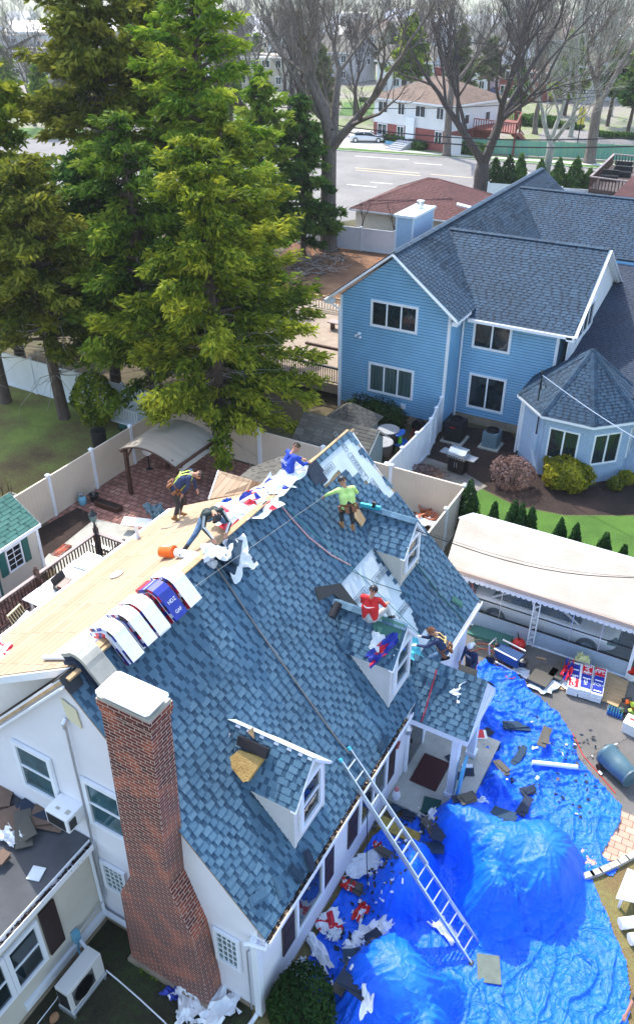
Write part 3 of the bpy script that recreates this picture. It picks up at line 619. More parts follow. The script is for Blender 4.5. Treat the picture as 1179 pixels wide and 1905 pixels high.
mb = MB(); mb.box((-4.2,-4.12), (-2.4,.0), (.4,.52)); mb.box((-4.19,-3.1), (-.09,-.02), (.4,.52)); mb.box((-4.2,-4.13), (-2.4,0), (.3,.36)); mb.build('pipe_cover', K['trim'], Wg)
mb = MB(); mb.tube([(-4.14,-.06,2.85),(-4.14,-.06,.5)], .04, 8); mb.build('downspout', K['trim'], Wg)
mb = MB(); mb.box((-4.3,-4.19), (-9,0), (0,.13)); mb.build('foundation', K['found'], Wg)

# ================= blue neighbour house =================
Bh = thing('house', 'large blue sided two storey house with slate roof, beyond the tan fence', 'house', (-6, 32, 0))
K['ltblue'] = mat('pale_blue_siding', (.4,.52,.68), .5, var=.06)
K['bluebrick'] = brick_mat('painted_brick', (.36,.48,.64), (.32,.44,.6), (.26,.37,.52), bw=.2, rh=.07, ms=.006)
YA, YB2 = 26.4, 28.0
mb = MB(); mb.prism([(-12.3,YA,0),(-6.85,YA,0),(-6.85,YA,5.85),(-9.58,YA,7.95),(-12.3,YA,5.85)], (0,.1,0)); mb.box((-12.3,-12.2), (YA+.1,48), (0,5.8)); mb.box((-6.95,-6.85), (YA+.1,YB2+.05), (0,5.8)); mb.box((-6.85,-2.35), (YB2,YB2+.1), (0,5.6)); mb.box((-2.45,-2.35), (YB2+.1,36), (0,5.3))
mb.box((-2.3,12), (38.1,38.2), (0,6)); mb.box((-2.4,12), (47.9,48), (0,5)); mb.build('wall', mat('lap_shade_backing',(.015,.035,.06),.9), Bh)  # dark backing behind added siding gaps, coloured in for the shade under laps
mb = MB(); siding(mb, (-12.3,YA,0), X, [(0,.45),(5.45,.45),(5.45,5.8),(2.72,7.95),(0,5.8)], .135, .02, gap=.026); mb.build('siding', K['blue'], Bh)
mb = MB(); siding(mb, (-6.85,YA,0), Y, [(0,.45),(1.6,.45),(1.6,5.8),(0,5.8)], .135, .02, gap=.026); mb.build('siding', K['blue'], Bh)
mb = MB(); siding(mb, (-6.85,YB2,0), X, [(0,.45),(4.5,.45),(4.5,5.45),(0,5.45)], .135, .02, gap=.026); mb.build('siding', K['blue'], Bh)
mb = MB(); siding(mb, (-2.35,YB2,0), Y, [(0,2.9),(8,2.9),(8,5.3),(0,5.3)], .1); mb.build('siding', K['blue'], Bh)
mb = MB(); siding(mb, (-2.3,38.1,0), X, [(0,4),(14,4),(14,5.9),(0,5.9)], .1); mb.build('siding', K['blue'], Bh)

mb = MB(); mb.box((-12.32,-6.83), (YA-.03,YA), (0,.44)); mb.box((-6.85,-2.3), (YB2-.03,YB2), (0,.44)); mb.build('foundation', K['found'], Bh)
for x, y, z in ((-12.3,YA,5.8),(-6.88,YA,5.7),(-6.83,YB2,5.4),(-2.4,YB2,5.3)): mb = MB(); mb.box((x-.05,x+.08), (y-.04,y+.06), (0,z)); mb.build('corner_trim', K['trim'], Bh)
zr, ez = 8.2, 5.72; SA = (zr-ez)/3.25
def slope(O, U, dv, poly, seed, m='shingle2', ex=.16, name='roof'):
    D = Vector(dv); D.normalize(); mb = MB(); O = Vector(O)
    courses(mb, O, U, D, poly, seed=seed, ex=ex, tabs=(.18,.36), th=.014, tth=.008)
    q = [O+U*a+D*b for a,b in poly]; n = U.cross(D); n = n if n.z > 0 else -n
    mb2 = MB(); mb2.prism([p-n*.03 for p in q], -n*.06)
    r = mb.build(name, K[m], Bh); mb2.build('roof_edge', K['trim'], r)
    return r
k = math.hypot(1, SA)
slope((-9.6,26.0,zr), Y, (1,0,-SA), [(0,0),(22.4,0),(22.4,3.3*k),(2.4,3.3*k),(0,3.3*k)], 31)
slope((-9.6,28.3,zr), Y, (1,0,-SA), [(0,0),(20,0),(20,5*k),(0,5*k)], 37)
slope((-9.6,26.0,zr), Y, (-1,0,-SA), [(0,0),(22.4,0),(22.4,3.3*k),(0,3.3*k)], 32)
z2, s2 = 8.02, .61; k2 = math.hypot(1, s2)
slope((-9.6,31.9,z2), X, (0,-1,-s2), [(0,0),(7.94,0),(7.94,4.35*k2),(2.6,4.35*k2)], 33)
slope((-9.6,31.9,z2), X, (0,1,-s2), [(0,0),(7.94,0),(7.94,5.6*k2),(2.9,5.6*k2)], 34)
slope((-9.6,43.0,z2), X, (0,-1,-s2), [(0,0),(22,0),(22,4.8*k2),(3.3,5.6*k2)], 35)
slope((-9.6,43.0,z2), X, (0,1,-s2), [(0,0),(22,0),(22,5*k2),(3,5*k2)], 36)
mb = MB(); caps(mb, (-9.6,26,zr), (-9.6,48.3,zr), w=.16, step=.2); caps(mb, (-9.3,31.9,z2), (-1.66,31.9,z2), w=.16, step=.2); caps(mb, (-9.3,43,z2), (12,43,z2), w=.16, step=.2); mb.build('ridge_cap', K['shingle2'], Bh)
mb = MB()   # white rakes, soffits, gutters
mb.bar((-12.85,25.98,ez-.12), (-9.6,25.98,zr-.1), .05, .2, up=Y); mb.bar((-9.6,25.98,zr-.1), (-6.35,25.98,ez-.12), .05, .2, up=Y)
mb.bar((-12.85,26.15,ez-.16), (-9.6,26.15,zr-.14), .3, .03); mb.bar((-9.6,26.15,zr-.14), (-6.35,26.15,ez-.16), .3, .03)
mb.box((-6.6,-6.35), (25.96,26.4), (ez-.3,ez-.12)); mb.box((-13,-12.6), (25.96,26.4), (ez-.3,ez-.12))
mb.build('gable_trim', K['trim'], Bh)
for g_ in (((-6.4,-1.7), (27.42,27.56), (5.2,5.33)), ((-6.4,-6.28), (26.0,27.5), (ez-.16,ez-.04)), ((-2.2,12), (37.9,38.05), (5.35,5.5))): mb = MB(); mb.box(*g_); mb.build('gutter', K['trim'], Bh)
mb = MB(); mb.tube([(-6.6,27.5,5.25),(-6.74,27.9,5.0),(-6.76,27.92,.1)], .05, 8); mb.build('downspout', K['trim'], Bh); mb = MB(); mb.tube([(-12.9,26.1,ez-.2),(-12.35,26.3,ez-.6),(-12.33,26.33,.1)], .05, 8); mb.build('downspout', K['trim'], Bh)
# gable end facing the turret
mb = MB(); mb.prism([(-1.9,28.0,4.0),(-1.9,35.8,4.0),(-1.9,35.8,5.6),(-1.9,31.9,7.95),(-1.9,28.0,5.6)], (-.06,0,0)); mb.build('gable_end', K['white'], Bh)
mb = MB(); mb.bar((-1.64,27.5,5.3), (-1.64,31.9,7.95), .04, .24, up=X); mb.bar((-1.64,31.9,7.95), (-1.64,36.9,5.0), .04, .24, up=X); mb.box((-1.95,-1.62), (27.42,27.75), (5.12,5.3)); mb.build('end_trim', K['trim'], Bh)
window(Bh, (-1.89,29.35,4.55), Y, 2.5, 1.1, cols=(1,1,1), tw=.14)
window(Bh, (-10.62,YA-.035,4.7), X, 2.15, 1.05, cols=(1,1,1), tw=.11)
window(Bh, (-10.62,YA-.035,1.4), X, 2.15, 1.3, cols=(1,1,1), tw=.11, glass='blinds')
window(Bh, (-6.15,YB2-.035,3.95), X, 1.6, 1.3, cols=(1,1), tw=.11)
window(Bh, (-6.1,YB2-.035,.95), X, 1.6, 1.55, cols=(1,1), tw=.11)
# roof light, siding stack
mb = MB(); mb.rbox((-4.3,36.75,6.05), (.9,.7,.12), (0,0,0)); mb.build('skylight', K['trim'], Bh)
mb = MB(); mb.box((-11.95,-11.02), (31.4,33.9), (4,8.35)); sk = mb.build('siding_stack', K['ltblue'], Bh)
mb = MB(); siding(mb, (-11.95,31.4,0), X, [(0,6),(.93,6),(.93,8.35),(0,8.35)], .1); mb.build('siding', K['ltblue'], sk); mb = MB(); siding(mb, (-11.02,31.4,0), Y, [(0,6),(2.5,6),(2.5,8.35),(0,8.35)], .1); mb.build('siding', K['ltblue'], sk)
mb = MB(); mb.box((-12.05,-10.92), (31.3,34), (8.35,8.47))
for x in (-11.96,-11.07): mb.box((x,x+.07), (31.37,31.44), (6,8.35)) 
mb.box((-11.06,-10.99), (33.84,33.92), (6,8.35)); mb.build('stack_trim', K['trim'], sk)
mb = MB(); mb.lathe((-11.45,33.2,8.47), [(.16,0),(.16,.25),(.2,.26),(.2,.36),(.0,.4)], 12); mb.build('flue', K['alu'], sk); mb = MB(); mb.lathe((-11.5,32.2,8.47), [(.14,0),(.14,.14),(0,.15)], 12); mb.build('flue', K['alu'], sk)
mb = MB(); mb.lathe((-11.3,YA-.05,4.05), [(.0,-.02),(.09,0),(.09,.1),(.0,.12)], 8); mb.lathe((-11.42,YA-.1,4.0), [(.0,-.02),(.06,0),(.06,.1),(.0,.12)], 8, axis=-Y); mb.lathe((-11.2,YA-.1,3.95), [(0,-.02),(.06,0),(.06,.1),(.0,.12)], 8, axis=-Y); mb.build('floodlight', K['trim'], Bh)
mb = MB(); mb.box((-8.95,-8.7), (YA-.08,YA-.01), (.75,1.0)); mb.build('wall_vent', K['trim'], Bh)
# lower roof + turret
mb = MB(); D = Vector((0,-1,-.2)).normalized(); courses(mb, (-2.2,38.1,5.75), X, D, [(0,0),(14,0),(14,11.6),(0,11.6)], seed=41, tabs=(.18,.36), ex=.16); mb.build('lower_roof', K['shingle_dark'], Bh)  # darker shingle colour puts the house's shade into this roof
mb = MB(); mb.box((-2.2,12), (26.9,38), (0,3.3)); mb.build('lower_wall', K['ltblue'], Bh)
TC = Vector((-.68,27.0,0)); RR, RW, TZ, TP = 2.8, 2.45, 2.95, 5.15
def oc(r, i, z): a = rad(-112.5+45*i); return Vector((TC.x+r*math.cos(a), TC.y+r*math.sin(a), z))
mb = MB()
for i in range(8):
    a, b, c = oc(RR,i,TZ), oc(RR,i+1,TZ), Vector((TC.x,TC.y,TP)); m_ = (a+b)/2; U = (b-a).normalized(); D = (m_-c).normalized(); L = (m_-c).length; w = (b-a).length/2
    courses(mb, c, U, D, [(0,.01),(w,L),(-w,L)], seed=50+i, tabs=(.15,.28), ex=.15)
tr = mb.build('turret_roof', K['shingle2'], Bh)
mb = MB()
for i in range(8): caps(mb, oc(RR,i,TZ), (TC.x,TC.y,TP), w=.13, step=.17, lift=.05)
mb.build('hip_cap', K['shingle2'], tr)
mb = MB(); mb.prism([oc(RR+.03,i,TZ-.04) for i in range(8)], (0,0,-.1)); mb.prism([oc(RR-.05,i,TZ-.14) for i in range(8)], (0,0,-.03)); mb.build('turret_gutter', K['trim'], Bh)
mb = MB(); mb.prism([oc(RW,i,0) for i in range(8)], (0,0,TZ-.15)); mb.build('turret_wall', K['bluebrick'], Bh)
mb = MB(); a, b = oc(RW,7,0), oc(RW,8,0); U = (b-a).normalized(); siding(mb, a+Vector((0,0,0)), U, [(0,.2),(1.75,.2),(1.75,TZ-.16),(0,TZ-.16)], .1, .02); mb.build('turret_siding', K['ltblue'], Bh)
for i, kk in ((0,(.27,1.15)),(1,(.27,1.15)),(2,(.27,1.15))):
    a, b = oc(RW,i,0), oc(RW,i+1,0); U = (b-a).normalized(); window(Bh, a+U*.27+Z*1.0, U, 1.15, 1.3, cols=(1,1), tw=.07)
    mb = MB(); mb.fbox(a+U*.17+Z*.84, U, Z, U.cross(Z), (0,1.35), (0,.08), (0,.06)); mb.build('sill', K['bluebrick'], Bh)
mb = MB(); a = oc(RW,7,0); mb.tube([a+Z*2.8+Vector((-.1,-.05,0)), a+Z*.1+Vector((-.12,-.05,0))], .05, 8); mb.bar(oc(RW+.01,7,.2), oc(RW+.01,7,TZ-.2), .1); mb.build('turret_trim', K['trim'], Bh)
c = (oc(RW,7,0)*.25+oc(RW,8,0)*.75); n_ = (c-TC); n_.z = 0; n_.normalize()
mb = MB(); mb.fbox(c+n_*.02+Z*1.0, n_.cross(Z), n_, Z, (-.16,.16), (0,.16), (0,.75)); mb.build('meter_box', K['ltblue'], Bh)
mb = MB(); mb.tube([c+n_*.1+Z*1.7, c+n_*.1+Z*2.7], .03, 6); mb.build('service_conduit', K['dark'], Bh)
mb = MB(); p = Vector((-2.122,24.861,3.35)); mb.tube([p, p+Z*1.25], .03, 6); mb.tube([p+Z*.5+X*.05, p+Z*1.1, p+Vector((.25,.0,.65)), p+Vector((.05,0,.6))], .02, 5); mb.lathe(p+Z*1.22, [(0,0),(.06,.02),(.05,.1),(0,.14)], 8); mb.build('service_mast', K['dark'], Bh)
MAST = p+Z*1.15
# ================= fences =================
K['tan'] = mat('tan_vinyl', (.62,.53,.43), .5, var=.05, vscale=1)
K['fencewhite'] = mat('bright_vinyl', (.74,.78,.84), .45, var=.06, vscale=1)
def vfence(pts, h, m, label, name='vinyl_fence', posts=None, step=2.4, boards=True, group=None):
    root = thing(name, label, 'fence', pts[0], group)
    for i in range(len(pts)-1):
        a, b = Vector(pts[i]), Vector(pts[i+1]); L = (b-a).length; U = (b-a).normalized(); n = max(1, round(L/step)); N = U.cross(Z)
        for k in range(n):
            p = a+U*(L*k/n); q = L/n
            mb = MB(); mb.fbox(p, U, Z, N, (.05,q-.05), (.1,h-.08), (-.015,.015)); mb.fbox(p, U, Z, N, (.04,q-.04), (h-.12,h), (-.035,.035)); mb.fbox(p, U, Z, N, (.04,q-.04), (.04,.16), (-.035,.035))
            if boards:
                x = .2
                while x < q-.1: mb.fbox(p, U, Z, N, (x-.004,x+.004), (.16,h-.12), (-.02,.02), 0); x += .18
            mb.build('panel', m, root)
        for k in range(n+(1 if i == len(pts)-2 else 0)):
            p = a+U*(L*k/n); mb = MB(); mb.box((p.x-.065,p.x+.065), (p.y-.065,p.y+.065), (0,h+.06)); mb.prism([(p.x-.085,p.y-.085,h+.06),(p.x+.085,p.y-.085,h+.06),(p.x+.085,p.y+.085,h+.06),(p.x-.085,p.y+.085,h+.06)], (0,0,.03)); mb.lathe((p.x,p.y,h+.09), [(.1,0),(0,.07)], 4)
            mb.build('post', K['fencewhite'] if m is K['tan'] else m, root)
    return root
vfence([(-17.5,4.6,0),(-17.5,19.2,0)], 1.83, K['tan'], 'long tan privacy fence between the lawn and the red paver patio')
vfence([(-17.3,19.3,0),(-12.5,19.3,0)], 1.83, K['tan'], 'tan privacy fence panels under the conifers behind the brown pergola')
vfence([(-12.4,19.25,0),(-3.05,19.25,0)], 1.83, K['tan'], 'tan privacy fence behind the roof, in front of the grey shed and black drums', step=3)
vfence([(-3.05,19.2,0),(-3.05,13.6,0)], 1.83, K['tan'], 'tan privacy fence running back from the white carport roof past the clay pots', step=1.9)
vfence([(-36,20.1,0),(-17.6,19.9,0)], 1.9, K['fencewhite'], 'white privacy fence behind the lawn under the conifers', step=3.0)
vfence([(-6.45,19.4,0),(-6.45,24.0,0),(-6.9,26.3,0)], 1.75, K['fencewhite'], 'white gated fence between the grill and the black drums', step=1.55)
vfence([(-30,52.2,0),(-16,53.2,0)], 1.8, K['fencewhite'], 'white privacy fence below the tan wall of the red roofed house', step=2.6)
# ================= red roofed house =================
def hip(mbr, mbw, A, B, dep, ez, rz, ov=.4, seed=1, gable=False, ex=.22, tabs=(.25,.5), mt=None):
    """hip or gable roof on a rectangle; A->B is the front edge, depth to its left"""
    A, B = Vector(A), Vector(B); U = (B-A).normalized(); Vv = Z.cross(U); L = (B-A).length
    P = lambda a, b, z: A+U*a+Vv*b+Z*(z-A.z)
    hw = dep/2+ov; ins = 0 if gable else hw; L2 = L+2*ov
    r0, r1 = P(-ov+ins,dep/2,rz), P(L+ov-ins,dep/2,rz)
    c = [P(-ov,-ov,ez), P(L+ov,-ov,ez), P(L+ov,dep+ov,ez), P(-ov,dep+ov,ez)]
    def fc(a, b, t1, t2, s):
        m_ = (a+b)/2; U_ = (b-a).normalized(); O = t1 if t1 is not None else m_; D = (Z.cross(U_)*-1); 
        D = ((a-t1)-U_*((a-t1).dot(U_))).normalized(); sl = (a-t1).dot(D)
        f = lambda p: ((p-t1).dot(U_), (p-t1).dot(D))
        courses(mbr, t1, U_, D, [f(p) for p in (t1,t2,b,a)] if (t2-t1).length > .01 else [f(t1),f(b),f(a)], seed=s, ex=ex, tabs=tabs)
    fc(c[0], c[1], r0, r1, seed); fc(c[2], c[3], r1, r0, seed+1)
    if not gable: fc(c[1], c[2], r1, r1, seed+2); fc(c[3], c[0], r0, r0, seed+3)
    else:
        for a, b in ((P(0,0,ez),P(0,dep,ez)), (P(L,0,ez),P(L,dep,ez))): mbw.prism([a, b, (a+b)/2+Z*(rz-ez)*.9], U*.05)
    return U, Vv, P, (c, r0, r1)
Rh = thing('bungalow', 'low house with red shingled hip roof and tan wall, beyond the blue house', 'house', (-21,57,0))
r_, w_ = MB(), MB(); U, Vv, P, g = hip(r_, w_, (-25.6,53.9,0), (-16.2,54.0,0), 8.6, 2.95, 4.9, seed=60, ex=.2)
mb = MB(); mb.prism([P(0,0,0),P(9.4,0,0),P(9.4,8.6,0),P(0,8.6,0)], (0,0,2.9)); mb.build('wall', K['creamside'], Rh); r_.build('roof', K['shingle_red'], Rh)
mb = MB(); siding(mb, (-25.6,53.9,0), U, [(0,.3),(9.4,.3),(9.4,2.8),(0,2.8)], .14); mb.build('siding', K['creamside'], Rh)
mb = MB(); c = g[0]
for i in range(4): mb.bar(c[i]-Z*.08, c[(i+1)%4]-Z*.08, .1, .12)
mb.build('gutter', K['trim'], Rh)
mb = MB(); caps(mb, g[1], g[2], w=.16, step=.22); [caps(mb, c[i], g[1] if i in (0,3) else g[2], w=.16, step=.22) for i in range(4)]; mb.build('hip_cap', K['shingle_red'], Rh)
mb = MB(); mb.rbox((-16.85,54.634,3.9), (1.1,.7,.1), (0,.2,.3)); mb.build('skylight', K['trim'], Rh)
# ================= carport =================
Cp = thing('carport', 'long white carport with pale shingled roof and glazed side beside the driveway', 'carport', (1.8,15,0))
y0, ye, yc1, yc2, yb = 13.84, 13.58, 15.75, 16.25, 17.4
xl, xr = -1.6, 7.5
mb = MB(); D = Vector((0,-1,-(2.72-2.26)/(yc1-ye))).normalized(); L = math.hypot(yc1-ye, 2.72-2.26)
courses(mb, (xr,yc1,2.72), -X, D, [(0,0),(xr+2.0,0),(xr+1.6,L),(0,L)], seed=71, ex=.12, tabs=None, th=.003); mb.build('shingled_roof', K['shingle_cream'], Cp)
K['sheetwhite'] = mat('white_roof_sheet', (.66,.66,.7), .4, var=.05, vscale=1, bump=.2, bscale=3)
mb = MB(); mb.prism([(xl-.46,yc1,2.725),(xr,yc1,2.725),(xr,yc2,2.76),(xl-.12,yc2,2.74)], (0,0,-.06)); mb.prism([(xl-.12,yc2,2.73),(xr,yc2,2.75),(xr,yb,2.0),(xl-.12,yb,2.0)], (0,0,-.05)); mb.build('white_roof', K['sheetwhite'], Cp)
mb = MB(); mb.box((xl,xr), (ye-.04,ye), (2.1,2.25)); mb.build('fascia', mat('tan_fascia',(.5,.38,.3),.6), Cp)
mb = MB(); mb.box((xl+.2,xr), (y0-.08,y0-.02), (1.85,2.12)); mb.box((xl,xr), (y0-.2,y0-.02), (2.06,2.1))
x = xl+.2
while x < xr: mb.lathe((x,y0-.09,1.87), [(.001,0),(.09,0),(.09,.02),(0,.02)], 10, axis=-Y); x += .17
mb.build('scalloped_valance', K['white_paint'], Cp)
mb = MB(); mb.box((-.85,4.42), (y0-.02,y0+.01), (.03,.66)); mb.build('kick_panel', mat('silver_panel', (.42,.52,.64), .35, .3, var=.06), Cp)
K['clear'] = mat('clear_screen', (.3,.4,.45), .05, alpha=.1)
mb = MB(); mb.box((-.85,4.42), (y0-.012,y0-.004), (.68,1.86)); mb.build('clear_panel', K['clear'], Cp)
mb = MB(); mb.box((-.85,4.42), (y0-.03,y0-.012), (.64,.7)); mb.box((-.85,4.42), (y0-.03,y0-.012), (1.16,1.2)); mb.build('rail', K['dark'], Cp)
for x in (.28,2.55,3.45): mb = MB(); mb.box((x,x+.025), (y0-.035,y0-.012), (.68,1.86)); mb.build('mullion', K['alu'], Cp)
mb = MB(); mb.box((-.9,4.45), (y0-.05,y0+.02), (0,.04)); mb.build('sill', K['white_paint'], Cp)
for x in (1.32,): 
    mb = MB(); mb.box((x,x+.035), (y0-.1,y0-.06), (0,2.05)); mb.box((x+.19,x+.225), (y0-.1,y0-.06), (0,2.05))
    for i in range(9):
        z = .15+i*.21; sgn = 1 if i%2 else -1
        mb.tube([Vector((x+.11+.07*math.cos(t)*sgn*(1-t/9), y0-.08, z+.06*math.sin(t)*(1-t/9))) for t in [j*.7 for j in range(10)]], .01, 4)
        if i%2: mb.bar((x+.03,y0-.08,z-.1), (x+.2,y0-.08,z+.1), .015)
    mb.build('scroll_post', K['white_paint'], Cp)
mb = MB(); mb.box((4.42,4.52), (y0-.08,y0+.02), (0,2.05)); mb.box((-.95,-.87), (y0-.06,y0+.02), (0,2.05)); mb.build('corner_post', K['white_paint'], Cp)
mb = MB(); mb.box((-1.0,7.4), (17.0,17.1), (0,2.0)); mb.box((-1.1,-1.0), (14,17.0), (0,2.0)); mb.build('back_wall', K['grey'], Cp)  # wall coloured dark to stand in for the shade inside the carport
st(sheet('carport_floor', [(-1,13.9),(7.4,13.9),(7.4,17.6),(-1,17.6)], .022, K['asphalt']))

# ================= vegetation =================
def leaf_mat(name, cols, trans=.4):
    m = bpy.data.materials.new(name); m.use_nodes = True; nt = m.node_tree; b = nt.nodes['Principled BSDF']; out = nt.nodes['Material Output']
    at = nd(nt, 'ShaderNodeAttribute', attribute_name='tone'); r = nd(nt, 'ShaderNodeValToRGB'); e = r.color_ramp.elements
    while len(e) < len(cols): e.new(.5)
    for i, c in enumerate(cols): e[i].position = i/(len(cols)-1); e[i].color = (*c, 1)
    nt.links.new(at.outputs['Fac'], r.inputs[0]); nt.links.new(r.outputs[0], b.inputs['Base Color']); b.inputs['Roughness'].default_value = .75; b.inputs['Specular IOR Level'].default_value = .2
    tl = nd(nt, 'ShaderNodeBsdfTranslucent'); nt.links.new(r.outputs[0], tl.inputs[0]); mx = nd(nt, 'ShaderNodeMixShader'); mx.inputs[0].default_value = trans
    nt.links.new(b.outputs[0], mx.inputs[1]); nt.links.new(tl.outputs[0], mx.inputs[2]); nt.links.new(mx.outputs[0], out.inputs[0])
    return m
L_ = {}
L_['cedar'] = leaf_mat('cedar_foliage', [(.018,.055,.005),(.09,.15,.01),(.24,.29,.018),(.44,.44,.035)])
L_['cedarg'] = leaf_mat('green_cedar_foliage', [(.012,.04,.006),(.045,.11,.01),(.13,.22,.018),(.28,.33,.03)])
L_['dark'] = leaf_mat('dark_conifer_foliage', [(.014,.05,.012),(.035,.11,.018),(.09,.19,.025),(.19,.28,.04)])
L_['olive'] = leaf_mat('olive_cedar_foliage', [(.022,.045,.006),(.09,.12,.012),(.2,.22,.02),(.33,.32,.045)])
L_['bright'] = leaf_mat('bright_conifer_foliage', [(.02,.08,.008),(.09,.19,.013),(.23,.34,.022),(.42,.47,.05)])
L_['hedge'] = leaf_mat('hedge_foliage', [(.006,.025,.006),(.015,.05,.01),(.035,.085,.015),(.06,.12,.02)])
L_['gold'] = leaf_mat('golden_foliage', [(.09,.12,.01),(.22,.24,.015),(.42,.38,.03),(.6,.5,.06)])
L_['pinky'] = leaf_mat('budding_foliage', [(.1,.05,.045),(.2,.12,.1),(.34,.22,.2),(.45,.33,.3)])
L_['arbor'] = leaf_mat('arborvitae_foliage', [(.006,.03,.008),(.015,.06,.012),(.035,.1,.02),(.06,.14,.03)])
L_['haze'] = leaf_mat('far_foliage', [(.05,.08,.03),(.1,.14,.05),(.17,.2,.08),(.26,.28,.12)])
L_['twig'] = leaf_mat('far_twigs', [(.1,.085,.08),(.16,.135,.125),(.22,.19,.18),(.28,.25,.24)], .1)
K['bark'] = mat('brown_bark', (.09,.065,.05), .95, var=.45, vscale=3, bump=1, bscale=12, stretch=(3,3,.6))
K['barkgrey'] = mat('grey_bark', (.15,.125,.105), .95, var=.4, vscale=3, bump=1, bscale=12, stretch=(3,3,.6))
K['barkdark'] = mat('dark_bark', (.07,.058,.055), .95, var=.35, vscale=3, bump=1, bscale=12, stretch=(3,3,.6))
K['barkpale'] = mat('pale_bark', (.33,.33,.28), .95, var=.35, vscale=3, bump=1, bscale=12, stretch=(3,3,.6))
K['deadtwig'] = mat('dead_twigs', (.36,.33,.3), .9, var=.3)
def leafmesh(name, P, Nn, size, tone, m, parent, asp=2.0, seed=0, ax=None):
    """one quad per leaf: positions P, facing Nn"""
    rg = np.random.default_rng(seed); n = len(P); o0 = origin(parent) if parent else Vector((0,0,0))
    N = Nn/np.maximum(np.linalg.norm(Nn, axis=1, keepdims=True), 1e-6)
    r = rg.normal(size=(n,3)); A = np.cross(N, r) if ax is None else ax+r*.35-N*np.sum((ax+r*.35)*N, axis=1, keepdims=True); A /= np.maximum(np.linalg.norm(A, axis=1, keepdims=True), 1e-6); B = np.cross(N, A)
    s = (size*rg.uniform(.6,1.4,n))[:,None]; a = A*s*asp/2; b = B*s/2
    P = P-np.array(o0)
    v = np.stack([P-a, P-b*.9, P+a, P+b*.9], 1).reshape(-1,3)
    me = bpy.data.meshes.new(name); me.vertices.add(4*n); me.vertices.foreach_set('co', v.ravel().astype(np.float32))
    me.loops.add(4*n); me.loops.foreach_set('vertex_index', np.arange(4*n, dtype=np.int32)); me.polygons.add(n); me.polygons.foreach_set('loop_start', np.arange(0,4*n,4, dtype=np.int32))
    me.materials.append(m); at = me.attributes.new('tone', 'FLOAT', 'FACE'); at.data.foreach_set('value', np.clip(tone,0,1).astype(np.float32)); me.update(calc_edges=True); me.validate()
    o = bpy.data.objects.new(name, me); COL.objects.link(o); 
    if parent: o.parent = parent
    return o
def cloud(C_, R_, n, rg, shell=.5, up=.4):
    """leaf positions/normals in ellipsoids with centres C_ (k,3), radii R_ (k,3)"""
    k = len(C_); d = rg.normal(size=(k*n,3)); d /= np.linalg.norm(d, axis=1, keepdims=True); rr = (shell+(1-shell)*rg.random(k*n))[:,None]
    c = np.repeat(C_, n, 0); R = np.repeat(R_, n, 0); P = c+d*R*rr
    N = d/np.maximum(R, .05)*R.mean()+rg.normal(size=(k*n,3))*.55+np.array([0,0,up])
    return P, N
